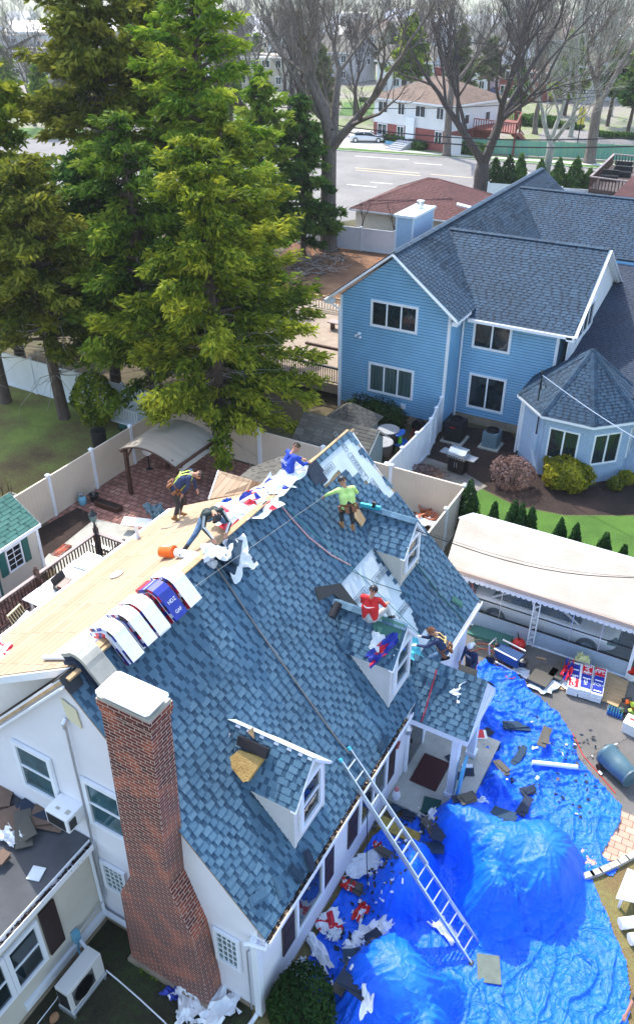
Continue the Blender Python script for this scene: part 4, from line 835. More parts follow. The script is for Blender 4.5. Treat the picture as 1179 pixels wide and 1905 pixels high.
def conifer(name, label, base, h, r, z0=.12, m='cedar', seed=1, trunk='bark', dens=1., lean=(0,0), top=.9, tr=.32, droop=.12, open_=.0, lsize=.13, dead=40, prof=.75, group=None, cat='tree', xtra=None):
    rg = np.random.default_rng(seed); R = random.Random(seed); base = Vector(base); root = thing(name, label, cat, base, group)
    tp = [base+Vector((lean[0]*t**1.3+.12*math.sin(5*t+seed), lean[1]*t**1.3+.12*math.cos(4*t+seed), h*t)) for t in [i/10 for i in range(11)]]
    mb = MB(); mb.tube([tp[0]-Z*.05]+tp, [tr*1.25]+[tr*(1-.93*i/10)+.015 for i in range(11)], 9); mb.build('trunk', K[trunk], root, smooth=True)
    bm_, dd = MB(), MB(); C_, R_, T_ = [], [], []
    nb = int(h*7*min(dens,1.6)**.5); ph = R.random()*6
    for i in range(nb):
        t = z0+(1-z0)*(i+R.random())/nb; a = ph+i*2.4+R.uniform(-.5,.5); ln = r*((1-t)/(1-z0))**prof*R.uniform(.5,1.15)+.25
        if t < z0+.12: ln *= .6+.4*(t-z0)/.12
        if open_ and R.random() < open_: ln *= .25
        j = min(9, int(t*10)); p0 = tp[j].lerp(tp[j+1], t*10-j); d = Vector((math.cos(a), math.sin(a), R.uniform(-.15,.6)))
        pts = [p0+d*ln*s+Z*(-droop*ln*s*s+.25*droop*ln*s**3) for s in (0,.35,.7,1)]
        bm_.tube(pts, [.05+.02*ln, .04, .025, .01], 4, cap=False)
        nc = max(2, int(ln*4.2)); ct = R.uniform(.25,.75)
        for k in range(nc):
            s = .25+.78*(k+R.random()*.8)/nc; s_ = min(s,1); seg = min(2, int(s_*3)); q = pts[seg].lerp(pts[seg+1], s_*3-seg)
            w = (.3+.36*(1-abs(s_-.6)))*min(1, .4+ln/3.); 
            C_.append(q+Vector((R.uniform(-.3,.3)*w, R.uniform(-.3,.3)*w, R.uniform(-.05,.2)))); R_.append((w*R.uniform(.6,1.05), w*R.uniform(.6,1.05), w*R.uniform(.35,.75))); T_.append(ct+.3*(s_-.5)+R.uniform(-.22,.22))
        if R.random() < .5:
            q = pts[2]; C_.append(q+Vector((R.uniform(-.6,.6),R.uniform(-.6,.6),.1))); R_.append((.5,.5,.22)); T_.append(ct)
    for k in range(dead):
        t = z0*.6+R.random()*.5; j = min(9, int(t*10)); p0 = tp[j]; a = R.random()*6.3; ln = r*R.uniform(.4,1.0)*(1-t*.6); p = p0; d = Vector((math.cos(a), math.sin(a), R.uniform(-.4,.3))); pp = [p]
        for q in range(5): p = p+d*ln/5; d = (d+Vector((R.uniform(-.5,.5),R.uniform(-.5,.5),R.uniform(-.35,.3)))).normalized(); pp.append(p)
        dd.tube(pp, [.022,.018,.014,.01,.008,.005], 3, cap=False)
    bm_.build('branches', K[trunk], root)
    if dead: dd.build('dead_twigs', K['deadtwig'], root)
    C_ = np.array([tuple(c) for c in C_]); R_ = np.array(R_); n = int(21*dens)
    P, N = cloud(C_, R_, n, rg, .0, .5); N = rg.normal(size=P.shape)*.7+np.array([0,0,.55]); o_ = np.repeat(C_, n, 0)-np.array([base.x,base.y,0]); o_[:,2] = 0; o_ /= np.maximum(np.linalg.norm(o_, axis=1, keepdims=True), .2); o_ = o_+np.array([0,0,-.25])+rg.normal(size=P.shape)*.25
    tone = np.repeat(np.array(T_), n)+rg.normal(size=len(P))*.13
    leafmesh('crown', P, N, lsize, tone, L_[m], root, asp=2.9, seed=seed, ax=o_)
    return root
def bare(name, label, base, h, seed, m='barkgrey', tr=.3, spread=.55, fork=.35, levels=5, kids=(3,4), lean=(0,0), twig=.006, group=None, lenf=.62, stems=1, tw=None):
    R = random.Random(seed); base = Vector(base); root = thing(name, label, 'tree', base, group)
    t_, c_ = MB(), MB(); ft = base+Vector((lean[0], lean[1], h*fork))
    pts = [base-Z*.05, base+Z*.25, base.lerp(ft,.4)+Vector((R.uniform(-.15,.15),R.uniform(-.15,.15),0)), base.lerp(ft,.75)+Vector((R.uniform(-.15,.15),R.uniform(-.15,.15),0)), ft]
    t_.tube(pts, [tr*1.5, tr*1.15, tr, tr*.92, tr*.85], 10)
    def grow(p, d, ln, r, lv):
        n = 4 if lv < 3 else 3; pp = [p]; q = p; dd = d.copy(); rs = [r]
        for i in range(n):
            dd = (dd+Vector((R.uniform(-.22,.22),R.uniform(-.22,.22),R.uniform(-.08,.2)))).normalized(); q = q+dd*ln/n; pp.append(q); rs.append(max(twig, r*(1-.45*(i+1)/n)))
        if lv >= levels: rs[-1] = twig*.6
        (t_ if lv == 0 else c_).tube(pp, rs, 7 if lv < 1 else (5 if lv < 3 else 3), cap=False)
        if lv >= levels: return
        nk = R.randint(*kids)+(1 if lv > 1 else 0)
        for k in range(nk):
            s = 1 if k == 0 else R.uniform(.3,1.0); i = min(n-1, int(s*n)); b = pp[i].lerp(pp[i+1], s*n-i) if i < n else pp[-1]
            perp = dd.cross(Vector((R.uniform(-1,1),R.uniform(-1,1),R.uniform(-1,1)))).normalized()
            nd_ = (dd+perp*(R.uniform(.1,.3) if k == 0 else R.uniform(spread*.8,spread*1.7))+Z*.12).normalized()
            grow(b, nd_, ln*lenf*R.uniform(.8,1.2), rs[i]*(.8 if k == 0 else .58), lv+1)
    k0 = R.randint(3,4)+stems-1; ph = R.random()*6
    for k in range(k0):
        a = ph+k*6.283/k0+R.uniform(-.4,.4); d = Vector((math.cos(a)*spread, math.sin(a)*spread, R.uniform(.75,1.1))).normalized()
        grow(ft-Z*R.uniform(0,h*fork*.18)*(k>0), d, h*(1-fork)*R.uniform(.42,.52), tr*.6, 0)
    t_.build('trunk', K[m], root, smooth=True); c_.build('branches', K[m], root)
    return root
def bush(name, label, c, r, m='hedge', seed=1, n=3500, lsize=.06, group=None, cat='bush', box=False, lumps=9):
    """rounded shrub: lumpy leaf shell over dark stems"""
    rg = np.random.default_rng(seed); c = Vector(c); root = thing(name, label, cat, c, group)
    mb = MB(); R = random.Random(seed)
    for i in range(14):
        a = R.random()*6.3; mb.tube([c, c+Vector((math.cos(a)*r[0]*.5, math.sin(a)*r[1]*.5, r[2]*R.uniform(.8,1.6)))], [.02,.006], 4)
    mb.build('stems', K['bark'], root)
    d = rg.normal(size=(n,3)); d /= np.linalg.norm(d, axis=1, keepdims=True)
    if box: q = np.abs(d).max(1, keepdims=True); d = d/q**.55
    ph = rg.uniform(0,6.28,(lumps,3)); lump = 1+.22*np.sin(d@rg.normal(size=(3,3))*4+ph[0]).mean(1)+.06*np.sin(d@rg.normal(size=(3,3))*9).mean(1)
    P = d*np.array(r)*(lump*rg.uniform(.72,1.02,n)**.6)[:,None]; P[:,2] += r[2]*.92; keep = P[:,2] > .02; P = P[keep]+np.array(c); N = d[keep]+rg.normal(size=(keep.sum(),3))*.5
    tone = .45+.3*d[keep][:,2]*0+rg.normal(size=keep.sum())*.17+.15*np.sin(P[:,0]*5+P[:,1]*4)
    leafmesh('foliage', P, N, lsize, tone, L_[m], root, seed=seed); return root
def cone(name, label, c, h, r, m='arbor', seed=1, n=1500, lsize=.07, group=None):
    rg = np.random.default_rng(seed); c = Vector(c); root = thing(name, label, 'shrub', c, group)
    mb = MB(); mb.tube([c, c+Z*h*.85], [.035,.01], 6); mb.build('trunk', K['bark'], root)
    t = 1-rg.random(n)**.62; a = rg.uniform(0,6.28,n); rr = (r*(1-t)**.75+.03)*(1+.15*np.sin(a*3+t*9+seed))*rg.uniform(.7,1.05,n)*np.minimum(1,.6+t*6)
    P = np.stack([np.cos(a)*rr, np.sin(a)*rr, .04+t*h],1)+np.array(c); N = np.stack([np.cos(a),np.sin(a),np.full(n,.5)],1)+rg.normal(size=(n,3))*.45
    leafmesh('foliage', P, N, lsize, .45+rg.normal(size=n)*.18, L_[m], root, seed=seed); return root
# --- big conifers at the left ---
conifer('cedar_tree', 'broad bushy cedar with yellow green crown leaning over the patio, nearest the blue house', (-14.6,19.4,0), 13.0, 5.1, z0=.13, m='cedar', seed=11, dens=2.6, open_=.12, prof=.62, lean=(-.3,0), tr=.34, dead=50, lsize=.09)
conifer('cedar_tree', 'tall cedar with dense green crown at the far end of the tan patio fence', (-19.3,20.6,0), 13.6, 4.8, z0=.18, m='cedarg', seed=12, dens=2.1, open_=.2, prof=.6, tr=.36, dead=80, lsize=.09)
conifer('cedar_tree', 'tall bright green tree with long level boughs, reaching the top of the view', (-20.0,27.0,0), 20.0, 5.3, z0=.12, m='bright', seed=13, lsize=.11, dens=1.5, prof=.6, open_=.45, tr=.32, dead=50)
conifer('cedar_tree', 'yellow green cedar between the bright tall tree and the broad bushy cedar', (-17.4,24.5,0), 13.6, 4.6, z0=.12, m='cedar', seed=23, lsize=.1, dens=1.8, open_=.2, prof=.6, tr=.3, dead=40)
conifer('cedar_tree', 'olive brown cedar with bare lower trunk and wispy dead twigs, reaching the top', (-26.5,27.5,0), 19.5, 4.2, z0=.52, m='olive', seed=14, dens=1.2, prof=.5, open_=.38, tr=.34, dead=220)
conifer('cedar_tree', 'olive cedar on the lawn before the white fence, second from the left', (-23.6,18.7,0), 11.8, 4.6, z0=.33, m='olive', seed=15, open_=.2, dens=2.0, prof=.6, tr=.3, dead=90, lsize=.095)
conifer('cedar_tree', 'green cedar whose trunk stands on the lawn before the white fence, leftmost', (-27.4,18.6,0), 12.6, 4.6, z0=.33, m='cedar', seed=16, open_=.2, dens=2.0, prof=.6, tr=.3, dead=80, lsize=.095)
conifer('cedar_tree', 'green cedar with yellow tips at the left edge of the view', (-31.0,23.0,0), 16.5, 5.2, z0=.15, m='cedar', seed=17, dens=1.5, prof=.55, tr=.3, dead=40)
conifer('cedar_tree', 'dark green cedar filling the gap between the olive cedars behind the white fence', (-24.0,23.0,0), 11.5, 4.0, z0=.3, m='dark', seed=24, dens=1.5, prof=.6, tr=.3, dead=50)
conifer('cedar_tree', 'thin brown cedar between the olive cedar and the bright tall tree', (-24.8,30.0,0), 18.5, 3.2, z0=.5, m='olive', seed=18, dens=1.0, prof=.5, open_=.3, tr=.28, dead=150)
conifer('cedar_tree', 'light green cedar low behind the thin brown cedar', (-25.5,36.0,0), 11.0, 4.2, z0=.1, m='bright', seed=25, dens=.9, prof=.6, tr=.28, dead=30, lsize=.16)
conifer('pine_tree', 'fresh green tree wrapped round the big bare trunk by the white fence', (-27.836,49.173,0), 11.2, 3.2, z0=.1, m='dark', seed=19, dens=1.0, prof=.5, open_=.1, tr=.22, dead=10, lsize=.17)
conifer('pine_tree', 'pale green tree behind the fallen branches, left of the big bare trunk', (-29.5,46.5,0), 13.0, 3.4, z0=.1, m='bright', seed=20, dens=.9, prof=.6, open_=.1, tr=.22, dead=10, lsize=.18)
bush('shrub', 'loose green shrub leaning on the white fence at the back of the lawn', (-21.3,18.6,.3), (1.3,.9,1.3), 'cedar', 33, 2600, .11, cat='shrub')
# --- bare street trees ---
bare('bare_tree', 'great bare tree with one tall grey trunk by the white back fence', (-26.8,51.6,0), 21, 41, 'barkgrey', .62, .5, .42, 5, (3,3), lenf=.66)
bare('bare_tree', 'dark forked bare tree beside the red roofed house', (-22.9,76.0,0), 20, 42, 'barkdark', .75, .62, .16, 5, (3,4), lenf=.68, stems=1)
bare('bare_tree', 'bare tree with grey trunk on the verge before the brick house', (-34.6,96.2,0), 19, 43, 'barkgrey', .45, .4, .45, 4, (3,4), lenf=.66)
bare('bare_tree', 'pale barked bare tree behind the row of green shrubs', (-18.908,84.849,0), 15, 44, 'barkpale', .42, .6, .3, 5, (3,3), lenf=.66)
bare('bare_tree', 'stout grey bare tree on the verge beside the teal fence', (-18.017,100.335,0), 19, 45, 'barkgrey', .6, .6, .36, 5, (3,3), lenf=.66)
bare('bare_tree', 'bare tree at the top left behind the tall conifers', (-40,52,0), 18, 46, 'barkgrey', .4, .5, .3, 5, (3,3))
bare('bare_tree', 'brown bare tree behind the conifers, left of the great bare tree', (-36,60,0), 19, 47, 'barkdark', .4, .5, .25, 5, (3,3))
for i, (x, y) in enumerate([(-36.768,130.65),(-22.982,131.856),(-18.307,122.702),(-53.968,128.051),(-49.033,151.512)]):
    conifer('pine_tree', ['dark pine with bare lower trunk behind the teal fence, left of the road sign', 'dark pine with bare trunk at the far right behind the hedge','dark evergreen at the right edge behind the hedge','dark green pine between the white houses behind the brick house','dusty green pine beyond the brick house and its red deck'][i], (x,y,0), [7,11,10,14,10][i], [2,4,3.5,4,3.5][i], z0=.35, m=['dark','dark','dark','bright','haze'][i], seed=60+i, dens=.7, lsize=.3, dead=0, open_=.15, tr=.3)
# arborvitae
for i, (bx, by, ty) in enumerate(((915,362,300),(940,358,295),(962,352,292),(1000,352,303),(1033,352,300),(1065,352,298),(1092,352,318))):
    x, y, h = [(-22.235,77.816,3.16),(-21.374,79.475,3.24),(-20.806,81.599,3.13),(-18.948,82.65,2.57),(-17.334,83.563,2.72),(-15.769,84.449,2.82),(-14.449,85.195,1.79)][i]
    cone('arborvitae', ['wide dark arborvitae beside the dark forked tree','arborvitae pressed against the wide dark one','slim arborvitae above the tip of the blue house roof','arborvitae left of the pale barked trunk','arborvitae right of the pale barked trunk','pointed arborvitae beside the low shrub and rooftop deck','low round shrub beside the rooftop deck'][i], (x,y,0), h*1.1, [1.5,1.3,1.1,1.0,1.2,1.3,1.1][i], 'hedge' if i < 2 else 'dark', 80+i, 900, .22, 'evergreens along the road behind the blue house')
for i, (bx, by, hh) in enumerate([(-2.756,19,2.313),(-1.537,18.3,2.088),(-0.85,18.4,2.325),(-0.544,18.3,2.363),(-0.203,18.4,2.25),(0.887,18.4,2.113),(1.443,18.3,2.127),(2.461,18.4,2.019),(3.145,18.3,1.785)]):
    cone('arborvitae', ['largest dark conical shrub, at the corner of the tan fence','small conical shrub, first after the large one by the tan fence','conical shrub, left one of the close pair behind the carport','conical shrub, right one of the close pair behind the carport','conical shrub just right of the close pair behind the carport','conical shrub at the middle of the row behind the carport','small pointed shrub right of the middle of the row','broad conical shrub near the right end of the row','tiny conical shrub at the right edge behind the carport'][i], (bx,by,0), hh, [.6,.38,.46,.42,.42,.44,.42,.52,.34][i], 'arbor', 90+i, 3200, .06, 'conical shrubs behind the carport')
# garden shrubs by the blue house
bush('hedge', 'dark clipped hedge against the wall of the blue house', (-9.759,25.253,0), (1.45,.8,.72), 'hedge', 101, 5200, .07, box=True, cat='hedge')
bush('bush', 'round golden yellow bush in front of the turret', (-0.274,24.27,0), (1.1,.85,.68), 'gold', 102, 5200, .075)
bush('bush', 'pinkish budding bush at the left of the turret', (-2.271,23.14,0), (.95,.8,.72), 'pinky', 103, 2100, .06)
bush('bush', 'small tan bush in the mulch right of the golden bush', (1.613,25.085,0), (.35,.35,.3), 'olive', 104, 700, .05)
bush('bush', 'small orange bush at the right end of the mulch bed', (1.915,25.765,0), (.38,.38,.33), 'gold', 105, 800, .05)
bush('bush', 'low pink flowering patch beside the grill', (-5.917,22.385,0), (1.0,.4,.18), 'pinky', 106, 900, .05)
bush('bush', 'dark green round bush at the foot of the front wall, bottom of the view', (0.737,0.356,0), (.72,.72,.62), 'hedge', 107, 6500, .045)
bush('bush', 'green weeds by the chimney footing', (-2.548,-0.301,0), (.35,.3,.06), 'bright', 108, 350, .035)

# ================= things in the back garden =================
def P2(t, z=0): return Vector((t[0], t[1], z))
RED = mat('red_plastic', (.6,.02,.015), .4); ORG = mat('orange_plastic', (.8,.13,.01), .45); BLU = mat('blue_plastic', (.01,.12,.5), .4); GRN = mat('lime_plastic', (.12,.6,.04), .4)
DGR = mat('dark_teal_paint', (.01,.11,.1), .5); CHR = mat('brushed_steel', (.6,.62,.65), .25, .8); SKY2 = mat('powder_blue', (.15,.4,.55), .5); YEL = mat('yellow_plastic', (.65,.5,.08), .5)
K['navy'] = mat('navy_print', (.01,.03,.3), .45, var=.2, vscale=12); K['redprint'] = mat('red_print', (.6,.01,.03), .45); K['whiteprint'] = mat('white_print', (.8,.82,.85), .45)
# garden shed
Gs_ = thing('garden_shed', 'cream garden shed with green shingled roof and white double doors at the left edge', 'shed', (-16.2,6.5,0))
mb = MB(); mb.box((-17.3,-15.1), (3.9,8.96), (.0,2.1)); mb.prism([(-17.3,8.9,2.1),(-15.1,8.9,2.1),(-16.2,8.9,2.95)], (0,.06,0)); mb.build('wall', K['creamside'], Gs_)
mb = MB(); siding(mb, (-15.1,3.9,0), Y, [(0,.1),(5.06,.1),(5.06,2.05),(0,2.05)], .12); mb.build('siding', K['creamside'], Gs_)
mb = MB(); D = Vector((1,0,-.72)).normalized(); courses(mb, (-16.2,3.8,3.0), Y, D, [(0,0),(5.26,0),(5.26,1.55),(0,1.55)], seed=120, ex=.15, tabs=(.3,.5)); D = Vector((-1,0,-.72)).normalized(); courses(mb, (-16.2,3.8,3.0), Y, D, [(0,0),(5.26,0),(5.26,1.55),(0,1.55)], seed=121, ex=.15, tabs=(.3,.5)); mb.build('roof', K['shingle_green'], Gs_)
mb = MB(); mb.box((-14.98,-14.93), (3.8,9.06), (1.98,2.12)); mb.box((-15.12,-15.05), (8.88,8.99), (0,2.0)); mb.bar((-16.2,9.04,2.95), (-14.95,9.04,2.05), .03, .1, up=Y); mb.build('trim', K['trim'], Gs_)
for y in (5.35, 6.15):
    mb = MB(); mb.box((-15.1,-15.04), (y,y+.78), (.12,1.92)); 
    for zz in ((.2,.95),(1.05,1.85)): mb.box((-15.04,-15.02), (y+.08,y+.7), zz)
    d_ = mb.build('door', K['white_paint'], Gs_, bevel=.01)
    for zz in (.3,1.0,1.75): m2 = MB(); m2.box((-15.03,-15.01), (y+(.5 if y > 6 else 0),y+.78-(0 if y > 6 else .5)), (zz,zz+.03)); m2.build('hinge', K['black'], d_)
mb = MB(); mb.rbox((-15.0,6.1,1.0), (.05,.05,.12)); mb.build('handle', K['black'], Gs_)
mb = MB(); mb.box((-15.09,-15.05), (6.95,7.03), (.1,2.0)); mb.build('door_edge', DGR, Gs_)
window(Gs_, (-15.07,7.5,1.0), Y, .6, .85, munt=(2,4), tw=.05)
for y in (7.15, 8.2): mb = MB(); mb.box((-15.07,-15.02), (y,y+.26), (.95,1.9)); mb.build('shutter', DGR, Gs_)
# deck rail
Rl = thing('deck_railing', 'dark spindle railing with lighter handrail around the back deck', 'railing', (-13.8,7,0))
def rail(a, b, h=1.0, z0=.25, top='plank', col='wood', sp=.14, posts=True, parent=None, pr=None):
    a, b = Vector(a), Vector(b); L = (b-a).length; U = (b-a).normalized()
    m1 = MB(); m1.bar(a+Z*(z0+h), b+Z*(z0+h), .12, .04); m1.build('handrail', pr or K['rail2'], parent)
    m2 = MB(); m2.bar(a+Z*(z0+.1), b+Z*(z0+.1), .05, .05); m2.bar(a+Z*(z0+h-.06), b+Z*(z0+h-.06), .05, .05); m2.build('bottom_rail', K[col], parent)
    m3 = MB(); n = int(L/sp)
    for i in range(1, n): p = a+U*(L*i/n)+Z*z0; m3.tube([p+Z*.1, p+Z*.2, p+Z*.5, p+Z*.8, p+Z*(h-.05)], [.02,.03,.022,.03,.02], 6)
    m3.build('spindles', K[col], parent)
K['rail2'] = mat('faded_rail', (.32,.25,.24), .6, var=.15)
K['deckwood'] = mat('dark_deck_boards', (.07,.045,.04), .7, var=.3, vscale=2, stretch=(1,8,1))
rail((-13.85,2.5,0), (-13.85,10.5,0), parent=Rl); rail((-13.85,10.5,0), (-12.0,10.5,0), parent=Rl)
for y in (4.6,7.6,10.5): mb = MB(); mb.box((-13.92,-13.78), (y-.07,y+.07), (0,1.45)); mb.lathe((-13.85,y,1.45), [(.09,0),(.05,.04),(.07,.09),(0,.14)], 8); mb.build('post', K['wood'], Rl)
st(sheet('back_deck', [(-13.85,2.5),(-8,2.5),(-8,10.5),(-13.85,10.5)], .25, K['deckwood'], .2))
Lp = thing('lamp_post', 'black garden lamp post at the corner of the deck railing', 'lamp', (-13.75,10.35,.25))
mb = MB(); mb.lathe((-13.75,10.4,.25), [(.12,0),(.1,.15),(.05,.25),(.035,1.5),(.06,1.55)], 10); mb.build('post', K['black'], Lp)
mb = MB(); mb.lathe((-13.75,10.4,1.8), [(.06,0),(.13,.1),(.15,.3),(.1,.36)], 10); mb.build('glass_globe', K['glassblock'], Lp)
mb = MB(); mb.lathe((-13.75,10.4,2.12), [(.17,0),(.08,.1),(.02,.2),(0,.3)], 10); mb.build('cap', K['black'], Lp)
Tb = thing('patio_table', 'white rectangular table seen beyond the rear gutter', 'table', (-12.9,8.2,.25))
mb = MB(); mb.box((-13.55,-12.35), (6.6,9.7), (.98,1.02)); mb.build('tabletop', K['white_paint'], Tb, bevel=.01)
for x in (-13.4,-12.5):
    for y in (6.8,9.5): mb = MB(); mb.box((x-.03,x+.03), (y-.03,y+.03), (.25,.98)); mb.build('leg', K['white_paint'], Tb)
o = MB(); R = random.Random(3); 
def crumple(name, c, size, m, seed=0, amp=.08, nrm=Z, ang=0, n=9, parent=None, droop=0, cut=.0, mats=None):
    """crumpled sheet of paper, foil or torn shingle"""
    R = random.Random(seed); nrm = Vector(nrm).normalized(); U = nrm.cross(Vector((math.sin(ang),math.cos(ang),.02))).normalized(); Vv = nrm.cross(U); c = Vector(c); mb = MB(); vs = []
    for j in range(n+1):
        for i in range(n+1):
            a, b = i/n-.5, j/n-.5; e = 1+.22*noise.noise(Vector((a*3+seed, b*3, seed*1.7)))*2; h = noise.noise(Vector((a*4.3+seed*3.1, b*4.3, seed)))*amp*1.6+abs(noise.noise(Vector((a*9+seed, b*9, 2))))*amp
            vs.append(c+U*a*size[0]*e+Vv*b*size[1]*e+nrm*(max(h+amp*.45, .004)-droop*(a*a+b*b)))
    R2 = random.Random(seed+1); fs = []; ms = []
    for j in range(n):
        for i in range(n):
            edge = i in (0,n-1) or j in (0,n-1)
            if edge and R2.random() < cut: continue
            q = j*(n+1)+i; mb.poly([vs[q],vs[q+1],vs[q+n+2],vs[q+n+1]], [(0,1,2,3)], (1 if mats and noise.noise(Vector((i*.35+seed, j*.35, 5))) > .12 else 0))
    # weld for smooth look
    me_o = mb.build(name, mats or m, parent); bmm = bmesh.new(); bmm.from_mesh(me_o.data); bmesh.ops.remove_doubles(bmm, verts=bmm.verts, dist=1e-5); bmesh.ops.solidify(bmm, geom=bmm.faces[:], thickness=.006); bmm.to_mesh(me_o.data); bmm.free()
    return me_o
tag(crumple('plastic_sheet', (-12.9,9.2,1.03), (1.1,.9), K['paperwhite'], 4, .06), 'crumpled white plastic sheet on the far end of the white table', 'sheet')
Gb = thing('camp_grill', 'small black and red open folding grill on the white table', 'grill', (-12.8,7.7,1.02)); mb = MB(); mb.rbox((-12.8,7.75,1.12), (.4,.6,.16), (0,.1,.1)); mb.build('body', K['black'], Gb); mb = MB(); mb.rbox((-12.72,7.7,1.22), (.22,.42,.05), (0,.1,.1)); mb.build('tray', mat('maroon',(.2,.01,.015),.4), Gb); mb = MB(); mb.rbox((-13.0,7.75,1.3), (.03,.6,.32), (0,-.4,.1)); mb.build('lid', K['black'], Gb)
Ch = thing('garden_chair', 'white spindle backed chair lying against the deck rail', 'chair', (-12.9,5.9,.25)); mb = MB(); mb.rbox((-12.7,6.0,.85), (.55,.6,.05), (.2,.5,.2)); mb.build('seat', K['white_paint'], Ch)
mb = MB(); mb.bar((-13.1,5.6,1.2), (-13.15,6.2,1.25), .05); [mb.tube([(-13.1,5.6+.1*i,1.2),(-12.95,5.65+.1*i,.8)], .014, 5) for i in range(7)]; mb.build('backrest', mat('cream_paint',(.62,.55,.3),.5), Ch)
for i in range(4): mb = MB(); mb.tube([(-12.9+.35*(i%2),5.75+.45*(i//2),.82),(-12.95+.45*(i%2),5.7+.55*(i//2),.26)], .02, 6); mb.build('leg', K['white_paint'], Ch)
# pergola
Pg = thing('pergola', 'brown post pergola with pale arched canopy on the red paver patio', 'pergola', (-14.6,15.8,0))
xa, xb2, ya, yb3, ze = -16.15, -12.95, 14.55, 17.3, 2.15
def arch(t): return Vector((xa+(xb2-xa)*t, 0, ze+.55*math.sin(math.pi*t)**.9*(1-.25*t)-.15*t))
mb = MB()
for i in range(16):
    a, b = arch(i/16), arch((i+1)/16)
    for k in range(6):
        y1, y2 = ya+(yb3-ya)*k/6, ya+(yb3-ya)*(k+1)/6; w = lambda p, y: Vector((p.x, y, p.z+(.02 if 0 < (y-ya) < (yb3-ya) else 0)))
        mb.face([w(a,y1), w(b,y1), w(b,y2), w(a,y2)])
K['canopy'] = mat('taupe_canopy', (.33,.28,.225), .6, var=.12, vscale=1, stretch=(.4,3,.4)); cn = mb.build('canopy', K['canopy'], Pg); sm = cn.modifiers.new('s','SOLIDIFY'); sm.thickness = .012
for yy in (ya, (ya+yb3)/2, yb3): mb = MB(); mb.tube([arch(i/12)+Vector((0,yy,-.05)) for i in range(13)], .035, 6); mb.build('rib', K['wood'], Pg)
for x in (xa+.2, xb2-.2):
    for y in (ya+.15, yb3-.15): mb = MB(); mb.box((x-.07,x+.07), (y-.07,y+.07), (0,2.2)); mb.build('post', K['wood'], Pg)
    mb = MB(); mb.box((x-.04,x+.04), (ya-.1,yb3+.1), (2.1,2.22)); mb.bar((x,ya+.15,1.7), (x+(.4 if x < -15 else -.4),ya+.15,2.3), .06); mb.build('beam', K['wood'], Pg)
def one(name, mb, m, label, cat, smooth=False, **k): o = mb.build(name, m, None, smooth); return tag(o, label, cat, **k)
c = P2((-16.647,16.744,0.6), .9); t = thing('patio_heater_fan', 'round silver fan standing by the fence behind the pergola post', 'fan', c); mb = MB(); mb.lathe(c, [(.0,.02),(.22,0),(.24,.06),(.2,.1)], 16, axis=Vector((.5,-.8,.2))); mb.build('drum', CHR, t); mb = MB(); mb.tube([c, c-Z*.88], .03, 6); mb.lathe(c-Z*.9, [(.2,0),(.05,.05)], 10); mb.build('stand', K['dark'], t)
c = P2((-17.158,13.095,0)); t = thing('gas_bottle', 'blue grey gas bottle by the fence at the edge of the pavers', 'gas bottle', c); mb = MB(); mb.lathe(c, [(.12,0),(.16,.05),(.17,.3),(.1,.4),(.03,.42)], 14); mb.build('tank', SKY2, t, True); mb = MB(); mb.lathe(c+Z*.41, [(.11,0),(.11,.1),(.09,.1),(.09,.02)], 12); mb.build('collar', CHR, t)
c = P2((-16.906,13.524,0)); t = thing('plant_pot', 'black plant pot by the fence next to the blue gas bottle', 'pot', c); mb = MB(); mb.lathe(c, [(.14,0),(.2,.3),(.22,.3),(.22,.34),(.18,.33),(.16,.28),(0,.27)], 14); mb.build('pot', K['black'], t); mb = MB(); [mb.tube([c+Z*.25, c+Vector((.2*math.sin(i*2),.2*math.cos(i*2),.9))], [.012,.004], 4) for i in range(5)]; mb.build('stems', K['deadtwig'], t)
c = P2((-16.037,13.399,0)); t = thing('planter_box', 'long brown wooden planter on the red pavers', 'planter', c); mb = MB(); [mb.rbox(c+Vector((0,dy,.12)), (1.2,.04,.22)) for dy in (-.16,.16)]; [mb.rbox(c+Vector((dx,0,.12)), (.04,.3,.22)) for dx in (-.58,.58)]; mb.build('box', K['wood'], t); mb = MB(); mb.rbox(c+Z*.1, (1.12,.28,.16)); mb.build('soil', K['mulch'], t)
mb = MB(); mb.rbox((-15.457,10.136,0.08), (.35,.8,.1), (0,0,.15)); one('step_stone', mb, K['chimbrick'], 'red flat paving slab lying at the edge of the concrete pad', 'slab')
mb = MB(); mb.rbox((-15.361,9.486,0.08), (.5,.7,.08), (0,0,.3)); one('step_stone', mb, K['concrete'], 'tan flat paving slab lying by the shed corner', 'slab')
c = P2((-19.791,17.081,0)); t = thing('compost_barrel', 'large black lidded barrel on the lawn against the tan fence', 'barrel', c); mb = MB(); mb.lathe(c, [(.28,0),(.34,.4),(.34,.85),(.36,.86),(.36,.92),(.3,.93)], 18); mb.build('barrel', K['black'], t, False); mb = MB(); mb.lathe(c+Z*.93, [(.34,0),(.33,.05),(.12,.08),(0,.08)], 18); mb.build('lid', K['dark'], t)
c = P2((-20.029,19.117,0)); t = thing('toy_wagon', 'teal garden toy among the roots by the fence', 'toy', c); mb = MB(); mb.rbox(c+Z*.3, (.5,.4,.25), (.1,0,.4)); mb.build('tub', DGR, t, bevel=.03); mb = MB(); [mb.lathe(c+Vector((dx,dy,.12)), [(.0,0),(.12,0),(.12,.05),(0,.05)], 10, axis=Y) for dx in (-.2,.2) for dy in (-.2,.2)]; mb.build('wheels', K['black'], t)
t = thing('planter_blocks', 'hollow concrete blocks with reeds on the lawn edge at the left', 'planter', (-19.772,11.285,0)); c = P2((-19.772,11.285,0)); mb = MB()
